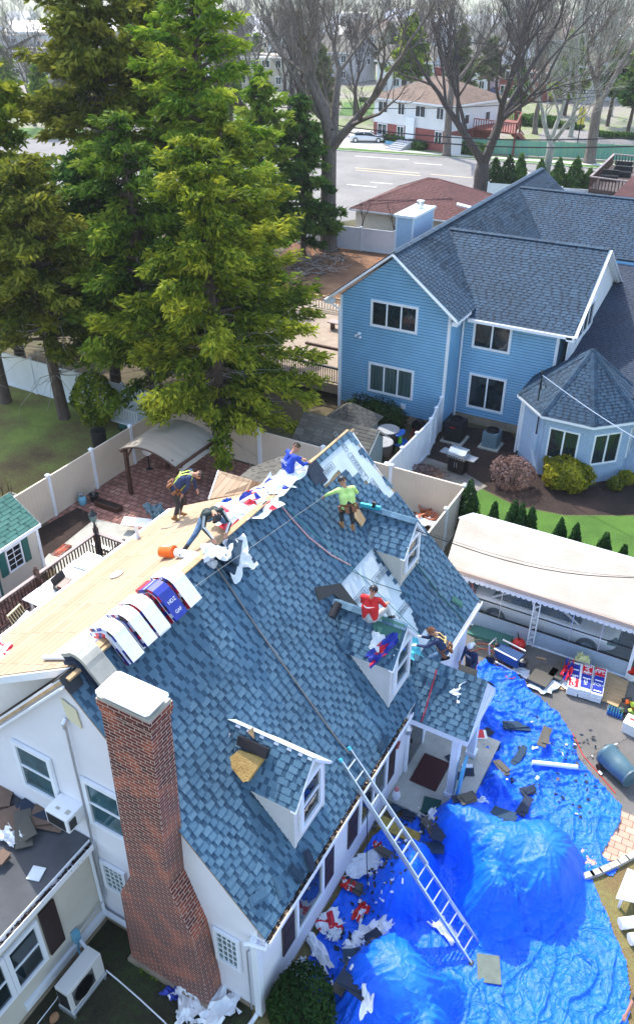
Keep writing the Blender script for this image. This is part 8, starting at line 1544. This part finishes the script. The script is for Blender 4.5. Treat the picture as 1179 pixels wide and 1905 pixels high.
# ================= beyond the road =================
K['farwhite'] = mat('white_wall', (.74,.74,.76), .7, var=.05, vscale=.4); K['farred'] = brick_mat('red_brick_wall', (.3,.06,.05), (.24,.045,.04), (.35,.2,.17), bw=.4, rh=.14, ms=.012)
K['fargrey'] = mat('grey_wall', (.42,.42,.45), .8, var=.06, vscale=.4); K['fartan'] = mat('tan_wall', (.5,.43,.36), .8, var=.06, vscale=.4); K['redwood'] = mat('red_stained_wood', (.2,.045,.03), .7, var=.2, vscale=3); K['teal'] = mat('teal_fence_boards', (.08,.32,.3), .8, var=.35, vscale=1.2, stretch=(6,6,.5), col2=(.25,.42,.25))
def far_house(label, A, B, dep, hw, hr, wall='farwhite', roof='shingle_tan', gable=False, low=None, nwin=4, floors=2, seed=1, chim=False, coarse=.45, door=True):
    A, B = Vector(A), Vector(B); A.z = B.z = 0; t = thing('house', label, 'house', A); r_, w_ = MB(), MB()
    U, Vv, P, g = hip(r_, w_, A, B, dep, hw, hr, ov=.5, seed=seed, gable=gable, ex=coarse, tabs=(.6,1.4)); L = (B-A).length
    w_.prism([P(0,0,0),P(L,0,0),P(L,dep,0),P(0,dep,0)], (0,0,hw-.03)); w_.build('wall', K[wall], t); r_.build('roof', K[roof], t)
    N = -Vv
    if low: mb = MB(); mb.prism([P(-.02,-.02,.0),P(L+.02,-.02,0),P(L+.02,dep,0),P(-.02,dep,0)], (0,0,low)); mb.build('lower_wall', K['farred'], t)
    for fl in range(floors):
        z = (hw/floors)*fl+(hw/floors)*.38
        for i in range(nwin):
            u = L*(i+.5)/nwin
            if door and fl == 0 and i == nwin//2: continue
            mb = MB(); W2 = 1.0 if i%2 else 1.5; mb.fbox(P(u-W2/2,-.03,z), U, Z, U.cross(Z), (-.12,W2+.12), (-.12,1.32), (0,.06)); f = mb.build('window', K['trim'], t); mb = MB(); mb.fbox(P(u-W2/2,-.03,z), U, Z, U.cross(Z), (0,W2/2-.05), (0,1.2), (.061,.08)); mb.fbox(P(u-W2/2,-.03,z), U, Z, U.cross(Z), (W2/2+.05,W2), (0,1.2), (.061,.08)); mb.build('pane', K['glass'], f)
    for v in (.3,.7):
        mb = MB(); q = P(L+.02,dep*v,hw*.55); mb.fbox(q, Vv, Z, Vv.cross(Z), (-.5,.5), (0,1.2), (0,.06)); f = mb.build('window', K['trim'], t); mb = MB(); mb.fbox(q, Vv, Z, Vv.cross(Z), (-.4,.4), (.1,1.1), (.061,.08)); mb.build('pane', K['glass'], f)
    if door: mb = MB(); mb.fbox(P(L*.5+.1,-.03,.3), U, Z, U.cross(Z), (-.5,.5), (0,2.1), (0,.08)); mb.build('door', K['brown'], t)
    if chim: mb = MB(); c = P(L*.4,dep*.6,hw); mb.box((c.x-.4,c.x+.4), (c.y-.4,c.y+.4), (hw,hr+.9)); mb.build('chimney', K['farred'], t)
    c = g[0]; mb = MB(); [mb.bar(c[i]-Z*.1, c[(i+1)%4]-Z*.1, .12, .18) for i in range(4)]; mb.build('eaves', K['trim'], t)
    return t, U, Vv, P, L
A, B = Vector((-47.739,102.303,0)), Vector((-35.416,98.586,0))
t, U, Vv, P, L = far_house('white and red brick house with brown hip roof across the road', A, B, 11, 5.4, 7.9, low=2.4, nwin=4, seed=301, chim=True, coarse=.35)
mb = MB(); [mb.fbox(P(L*.52,-.6-.5*i,0), U, -Vv, Z, (-1.2,1.2), (0,.5), (0,.95-.16*i)) for i in range(6)]; mb.build('front_steps', K['fargrey'], t)
mb = MB(); mb.fbox(P(L*.52,-.03,.9), U, Z, U.cross(Z), (-.7,.7), (0,2.6), (0,.4)); mb.build('porch', K['trim'], t)
Rd = thing('timber_deck', 'red stained timber deck raised on posts beside the white and brick house', 'deck', (-32.313,104.527,0)); q = [Vector((p[0],p[1],2.6)) for p in [(-33.499,101.96,2.6),(-27.445,100.269,2.6),(-30.049,110.579,2.6),(-36.152,114.45,2.6)]]
mb = MB(); mb.prism(q, (0,0,-.2)); mb.build('floor', K['redwood'], Rd)
for a, b in ((q[0],q[1]),(q[1],q[2]),(q[2],q[3])):
    mb = MB(); mb.bar(a+Z*1.1, b+Z*1.1, .15, .1); n = int((b-a).length/.35); [mb.bar(a.lerp(b,i/n), a.lerp(b,i/n)+Z*1.1, .09) for i in range(n+1)]; mb.build('railing', K['redwood'], Rd)
for p in q+[q[0].lerp(q[1],.5)]: mb = MB(); mb.bar(p*1.0, Vector((p.x,p.y,0)), .2); mb.build('post', K['redwood'], Rd)
mb = MB(); a = q[1]; b = Vector((-29.675,111.485,0)); n = 9; [mb.rbox(a.lerp(b,i/n), (1.4,.5,.06), (0,0,.6)) for i in range(n+1)]; mb.bar(a+Z*.9, b+Z*.9, .12, .1); mb.bar(a-Z*.1, b, .3, .12); mb.build('stairs', K['redwood'], Rd)
# teal fence
Tf = thing('board_fence', 'long teal painted board fence along the far pavement', 'fence', (-33.029,97.276,0)); pts = [Vector(p) for p in [(-33.869,99.461,0),(-24.518,101.227,0),(-13.452,103.726,0),(-6.158,104.29,0)]]
for i in range(3):
    a, b = pts[i], pts[i+1]; n = int((b-a).length/2.4)
    for k in range(n): mb = MB(); p0, p1 = a.lerp(b,k/n), a.lerp(b,(k+1)/n); mb.bar(p0+Z*.95, p1+Z*.95, .05, 1.7); mb.build('panel', K['teal'], Tf)
    for k in range(n): p0 = a.lerp(b,k/n); mb = MB(); mb.bar(p0, p0+Z*1.95, .12); mb.build('post', K['teal'], Tf)
mb = MB(); mb.bar(Vector((-34.886,97.987,0)), Vector((-33.423,97.929,0)), .1, 4.2); one('white_gate', mb, K['farwhite'], 'white gate between the brick house and the teal fence', 'gate')
car('parked_car', 'white car parked on the pad beside the white and brick house', (-48.102,101.06,0), rad(25), (.75,.76,.78), L=4.9, Hh=1.5)
mb = MB(); mb.rbox(Vector((-43.62,101.049,0.2)), (3,1.4,.4), (0,0,-.3)); one('blue_skip', mb, SKY2, 'low blue box at the foot of the brick wall across the road', 'box')
RoofD = thing('rooftop_deck', 'dark railed deck with black seats beyond the blue house roof', 'deck', (-11,78,0)); q = [Vector(p) for p in [(-12.08,74.468,2.2),(-8.481,73.866,2.2),(-9.478,87.373,2.2),(-12.856,87.503,2.2)]]
mb = MB(); mb.prism(q, (0,0,-.25)); mb.build('floor', K['deckwood'], RoofD); mb = MB(); mb.prism([p-Z*.25 for p in q], (0,0,-1.9)); mb.build('base', K['brown'], RoofD)
for i in range(4):
    a, b = q[i], q[(i+1)%4]; mb = MB(); mb.bar(a+Z*1.0, b+Z*1.0, .2, .1); mb.build('handrail', K['rail2'], RoofD); mb = MB(); n = int((b-a).length/.3); [mb.bar(a.lerp(b,k/n), a.lerp(b,k/n)+Z, .08) for k in range(n)]; mb.build('spindles', K['wood'], RoofD)
for i, (u, v) in enumerate(((.3,.35),(.55,.55),(.45,.75))):
    c = q[0].lerp(q[1],u).lerp(q[3].lerp(q[2],u),v); t = thing('garden_sofa', ['black sofa at the near end of the railed deck','black chair in the middle of the railed deck','black chair at the far end of the railed deck'][i], 'seat', c); mb = MB(); mb.rbox(c+Z*.25, (1.6,.8,.5), (0,0,.1)); mb.build('seat', K['dark'], t, bevel=.05); mb = MB(); mb.rbox(c+Z*.6+Y*.4, (1.6,.2,.6), (0,0,.1)); mb.build('backrest', K['black'], t)
c = Vector((-7.46,69.481,3)); mb = MB(); mb.prism([c+Vector((-1.2,-2,0)), c+Vector((5,-2,0)), c+Vector((5,3,1.5)), c+Vector((-.2,3,1.5))], (0,0,-.15)); one('pink_roof', mb, K['shingle_red'], 'corner of a pinkish red roof at the right edge behind the blue house', 'roof')
vfence([Vector(p) for p in [(-21.875,75.194,0),(-8.147,77.709,0)]], 1.6, K['fencewhite'], 'white fence top showing behind the slate ridge below the green shrubs', step=3.5, boards=False)
# more houses, mostly white, through the bare branches
FH = [((700,168),(800,174),9,4.5,7,'farwhite','shingle_grey',True,'long white house with black windows behind the brown hip roof'),
((820,168),(905,176),9,4.5,7,'farwhite','shingle_grey',True,'white gabled house behind the big forked tree'),
((925,182),(1010,190),9,4,6.5,'farred','shingle_tan',False,'brick and pale house beyond the green lawn with the red deck'),
((1020,186),(1090,193),10,5,8,'fargrey','shingle_grey',True,'grey gabled house behind the pale barked tree'),
((560,150),(650,156),9,5,8,'fargrey','shingle_grey',True,'grey house left of the great bare tree'),
((440,165),(530,168),9,5,7.5,'fartan','shingle_grey',False,'tan house seen between the bright tall tree and the great bare tree'),
((1100,165),(1190,170),10,5,8,'farwhite','shingle_grey',False,'white house at the right behind the dark pines'),
((640,105),(700,108),10,5,8.5,'fartan','shingle_tan',True,'tan house high in the view right of the great bare tree'),
((735,112),(800,115),10,5,8.5,'farwhite','shingle_grey',True,'white house high in the view above the green pine'),
((830,118),(890,120),10,5,8,'fargrey','shingle_grey',False,'grey house high in the view between forked branches'),
((915,125),(975,128),10,5,9,'farwhite','shingle_grey',True,'white house high in the view behind the forked tree'),
((1000,120),(1060,123),10,5,9,'fargrey','shingle_tan',True,'grey house high in the view behind the pale tree'),
((1090,112),(1150,116),10,5,9,'farwhite','shingle_grey',False,'white house high in the view near the right edge'),
((300,150),(380,150),10,5,8,'farwhite','shingle_grey',True,'white house seen in gaps between the tall conifers'),
((150,160),(230,160),10,5,8,'farwhite','shingle_grey',True,'white house behind the olive cedar'),
((20,150),(100,150),10,5,8,'fartan','shingle_grey',False,'tan house at the top left behind the cedars'),
((500,112),(560,113),10,5,8.5,'farwhite','shingle_grey',True,'white house high in the view left of the great bare tree')]
GF = [((-75.048,159.304,0),(-63.357,159.297,0)),((-63.723,165.711,0),(-53.112,162.973,0)),((-49.535,158.873,0),(-40.116,156.557,0)),((-40.197,160.263,0),(-32.726,158.013,0)),((-98.187,168.725,0),(-85.622,167.845,0)),((-101.286,147.922,0),(-91.091,150.227,0)),((-38.041,183.705,0),(-28.407,183.441,0)),((-123.524,236.969,0),(-112.471,236.04,0)),((-104.384,231.511,0),(-93.617,231.105,0)),((-87.707,228.214,0),(-78.914,229.171,0)),((-72.999,222.928,0),(-64.306,222.383,0)),((-65.208,236.926,0),(-56.384,236.089,0)),((-57.656,257.949,0),(-48.093,254.754,0)),((-125.18,153.454,0),(-116.874,158.153,0)),((-132.763,136.129,0),(-124.895,140.581,0)),((-154.249,137.007,0),(-145.943,141.706,0)),((-135.317,214.01,0),(-126.451,216.83,0))]
for i, (a, g) in enumerate(zip(FH, GF)):
    A, B = Vector(g[0]), Vector(g[1]); L = (B-A).length; k = max(1, L/18); B = A+(B-A)/max(1,L/22)
    far_house(a[8], A, B, a[2]+2, a[3]+.8, a[4]+.8, a[5], a[6], a[7], nwin=3 if i > 6 else 4, seed=310+i, coarse=.9, floors=2)
R = random.Random(55)
rows = [(-328.77,275.356,0),(-311.491,285.132,0),(-294.212,294.908,0),(-276.932,304.684,0),(-259.653,314.46,0),(-242.374,324.236,0),(-225.095,334.012,0),(-207.816,343.788,0),(-190.536,353.565,0),(-173.257,363.341,0),(-155.978,373.117,0),(-138.699,382.893,0),(-121.42,392.669,0),(-104.14,402.445,0),(-86.861,412.221,0),(-69.582,421.997,0),(-278.373,231.984,0),(-263.658,240.31,0),(-248.942,248.635,0),(-234.226,256.961,0),(-219.51,265.287,0),(-204.795,273.613,0),(-190.079,281.938,0),(-175.363,290.264,0),(-160.648,298.59,0),(-145.932,306.916,0),(-131.216,315.241,0),(-116.5,323.567,0),(-101.785,331.893,0),(-87.069,340.219,0),(-72.353,348.545,0),(-57.637,356.87,0),(-245.133,203.377,0),(-232.108,210.746,0),(-219.083,218.115,0),(-206.059,225.485,0),(-193.034,232.854,0),(-180.009,240.223,0),(-166.984,247.592,0),(-153.959,254.961,0),(-140.934,262.33,0),(-127.909,269.7,0),(-114.884,277.069,0),(-101.859,284.438,0),(-88.834,291.807,0),(-75.809,299.176,0),(-62.784,306.545,0),(-49.759,313.915,0)]
for i, p in enumerate(rows):
    q = Vector(p)+Vector((R.uniform(-9,9),R.uniform(-9,9),0)); a = R.uniform(-.5,.6); U = Vector((math.cos(a),math.sin(a),0)); t = thing('house', 'pale house in the '+('farthest','middle','nearest')[i//16]+' far row of houses, '+('first','second','third','fourth','fifth','sixth','seventh','eighth','ninth','tenth','eleventh','twelfth','thirteenth','fourteenth','fifteenth','last')[i%16]+' from the left', 'house', q, 'far rows of houses'); w = R.uniform(9,15); r_, w_ = MB(), MB(); U_, V_, P, g = hip(r_, w_, q, q+U*w, R.uniform(8,11), R.uniform(3.5,6), R.uniform(6.5,9), ov=.4, seed=400+i, gable=R.random() < .6, ex=3, tabs=None); w_.prism([P(0,0,0),P(w,0,0),P(w,8.5,0),P(0,8.5,0)], (0,0,3.6)); w_.build('wall', K[R.choice(('farwhite','farwhite','fargrey','fartan'))], t); r_.build('roof', K[R.choice(('fargrey','sheetwhite','fartan','sheetwhite'))], t)
    mb = MB(); [mb.fbox(P(w*(k+.5)/3,-.03,1.5), U_, Z, U_.cross(Z), (-.6,.6), (0,1.2), (0,.05)) for k in range(3)]; mb.build('window', K['glass'], t)
# far trees: bare ones copied from one, twiggy crowns
def far_tree(base, h, seed, m='barkgrey'):
    return bare('bare_tree', 'bare tree standing among the far houses across the road', base, h, seed, m, .3, .5, .25, 5, (3,3), twig=.018, group='bare trees among the far houses')
src = [far_tree(Vector(p), hh, 500+i, m) for i, (p, hh, m) in enumerate(zip([(-64.593,111.547,0),(-25.19,118.808,0),(-61.594,123.736,0)], (17,16,15), ('barkgrey','barkpale','barkdark')))]
far = [(-68.102,106.328,0),(-79.895,113.382,0),(-81.731,133.013,0),(-72.197,133.905,0),(-83.653,176.949,0),(-62.197,144.064,0),(-52.006,149.83,0),(-56.05,179.531,0),(-36.81,137.758,0),(-29.171,119.347,0),(-24.99,144.446,0),(-26.527,164.245,0),(-41.298,187.877,0),(-95.817,184.636,0),(-115.804,198.71,0),(-83.806,207.823,0),(-89.344,244.507,0),(-84.125,271.968,0),(-75.968,290.31,0),(-65.572,311.063,0),(-125.32,262.387,0),(-146.584,265.229,0),(-140.079,215.803,0),(-89.072,120.052,0),(-87.046,105.699,0),(-89.742,97.318,0),(-99.044,95.416,0),(-100.531,87.981,0),(-116.042,96.72,0),(-129.333,151.104,0),(-158.563,165.528,0),(-170.244,158.919,0),(-130.529,181.389,0),(-56.242,207.026,0),(-67.136,193.37,0),(-105.524,247.153,0),(-116.047,229.4,0),(-94.407,157.83,0),(-89.971,133.062,0),(-138.826,303.422,0),(-117.675,297.751,0),(-109.931,319.771,0),(-97.886,345.906,0),(-84.636,374.658,0),(-176.242,301.574,0),(-186.419,276.496,0),(-177.664,232.773,0)]
for i, p in enumerate(far):
    s_ = src[i%3]; r = dup(s_); r.location = Vector(p)+Vector((R.uniform(-2,2),R.uniform(-2,2),0)); r.rotation_euler.z = R.random()*6; k = R.uniform(.75,1.2); r.scale = (k,k,k*R.uniform(.9,1.15))
ev = conifer('evergreen_tree', 'evergreen among the far houses across the road', (-81.576,178.123,0), 11, 3.2, z0=.15, m='haze', seed=601, dens=.45, lsize=.4, dead=0, group='evergreens among the far houses')
ev2 = conifer('evergreen_tree', 'evergreen among the far houses across the road', (-31.853,140.563,0), 12, 3.5, z0=.2, m='bright', seed=602, dens=.45, lsize=.4, dead=0, group='evergreens among the far houses')
for i, p in enumerate([(-49.576,138.275,0),(-35.377,204.262,0),(-97.35,417.072,0),(-112.316,550.434,0),(-46.428,228.971,0),(-106.493,164.026,0),(-107.821,138.51,0),(-104.662,120.039,0),(-114.853,114.273,0),(-124.195,108.987,0),(-166.915,328.107,0),(-114.555,357.73,0),(-148.73,361.892,0),(-43.438,164.324,0),(-59.026,108.349,0),(-70.789,101.694,0),(-76.096,95.692,0),(-90.554,84.619,0)]):
    r = dup((ev, ev2)[i%2]); r.location = Vector(p); r.rotation_euler.z = R.random()*6; k = R.uniform(.6,1.2); r.scale = (k,k,k)
bl_ = bush('hedge', 'clipped hedge in a front garden across the road', (-32.147,126.67,0), (3,1.2,.8), 'dark', 611, 1500, .3, box=True, cat='hedge', group='hedges across the road')
for i, p in enumerate([(-43.581,145.789,0),(-27.198,126.357,0),(-21.257,121.033,0),(-18.002,121.246,0),(-43.36,101.709,0),(-40.582,99.849,0),(-68.142,140.701,0),(-33.015,99.493,0)]): r = dup(bl_); r.location = Vector(p); r.rotation_euler.z = R.uniform(-.5,.5); k = R.uniform(.5,1.0); r.scale = (k,k,k*.9)
st(sheet('far_lawn', [(-47.986,139.175),(-36.81,137.758),(-31.928,128.72),(-39.772,124.282),(-44.75,128.214)], .02, K['grass'])); st(sheet('far_garden', [(-71.539,138.779),(-66.444,141.662),(-59.306,125.031),(-63.881,122.442)], .02, K['grass'])); st(sheet('cross_street', [(-28.162,113.379),(-8.12,118.215),(-9.822,130.294),(-30.657,124.4)], .02, K['road'])); st(sheet('far_street', [(-226.951,130.363),(9.701,247.457),(9.648,258.966),(-236.351,136.186)], .02, K['road']))
for i, (p, c) in enumerate(zip([(-50.699,162.257,0),(-47.497,159.039,0),(-41.927,159.284,0),(-77.424,180.473,0),(-31.871,170.869,0),(-71.872,206.131,0)], ((.03,.05,.2),(.2,.2,.2),(.5,.5,.5),(.6,.1,.1),(.7,.7,.7),(.1,.1,.1)))): car('parked_car', ['dark blue car parked beyond the red deck','grey car parked beyond the red deck, right of the blue one','silver car before the brick and pale house','red car among the houses behind the brown roof','pale car behind the dark pines','black car high in the view between branches'][i], p, rad(25), c)
t = thing('road_sign', 'yellow road sign post beyond the teal fence', 'sign', (-22.798,113.342,0)); p = Vector((-22.798,113.342,0)); mb = MB(); mb.bar(p, p+Z*4.6, .12); mb.build('post', K['dark'], t); mb = MB(); mb.rbox(p+Z*3.4, (.9,.08,2.0), (0,0,.5)); mb.build('board', YEL, t)
ORD = 'first second third fourth fifth sixth seventh eighth ninth tenth eleventh twelfth thirteenth fourteenth fifteenth sixteenth seventeenth eighteenth nineteenth twentieth twenty-first twenty-second twenty-third twenty-fourth twenty-fifth twenty-sixth twenty-seventh twenty-eighth twenty-ninth thirtieth thirty-first thirty-second'.split()
for gname, noun, cuts in (('bare trees among the far houses','bare tree',(190,330)),('evergreens among the far houses','evergreen',(190,330)),('hedges across the road','clipped hedge',(1e6,2e6))):
    L0_ = [o for o in COL.objects if o.get('group') == gname and o.parent is None]
    for bi, bn in enumerate(('nearest','middle','farthest')):
        lo_, hi_ = ((0,)+cuts)[bi], (cuts+(1e9,))[bi]; q = [o for o in L0_ if lo_ <= o.location.y < hi_]
        q.sort(key=lambda o: math.atan2(o.location.x-5.18, o.location.y+6.84))
        for k, o in enumerate(q): o['label'] = '%s in the %s belt across the road, %s from the left' % (noun, bn, ORD[min(k, 31)]) if cuts[0] < 1e6 else '%s in a front garden across the road, %s from the left' % (noun, ORD[min(k, 31)])
# overhead wires along the road
for i, (a, b, r_) in enumerate(zip([(-34.83,55.803,8.6),(-34.479,55.272,9),(-33.495,55.38,9.6)], [(-1.997,60.127,8.6),(-2.319,61.728,9),(-7.204,95.375,9.6)], (.05,.045,.03))):
    a, b = Vector(a), Vector(b); mb = MB(); mb.tube([a.lerp(b,k/16)-Z*1.0*math.sin(math.pi*k/16) for k in range(17)], r_, 5); tag(mb.build('overhead_wire', K['black']), ['thickest overhead wire along the road','middle overhead wire along the road','thin upper overhead wire crossing the bare trees'][i], 'wire')
# haze: pale air between here and the far rows
mb = MB(); mb.box((-700,900), (-40,1000), (-1,60)); hz = mb.build('haze', mat('haze', (.8,.85,.95))); hz['kind'] = 'stuff'
nt = hz.data.materials[0].node_tree; nt.nodes.remove(nt.nodes['Principled BSDF']); pv_ = nd(nt, 'ShaderNodeVolumePrincipled'); pv_.inputs['Color'].default_value = (.86,.88,.95,1); pv_.inputs['Density'].default_value = .00025; pv_.inputs['Anisotropy'].default_value = .2
nt.links.new(pv_.outputs[0], nt.nodes['Material Output'].inputs['Volume'])
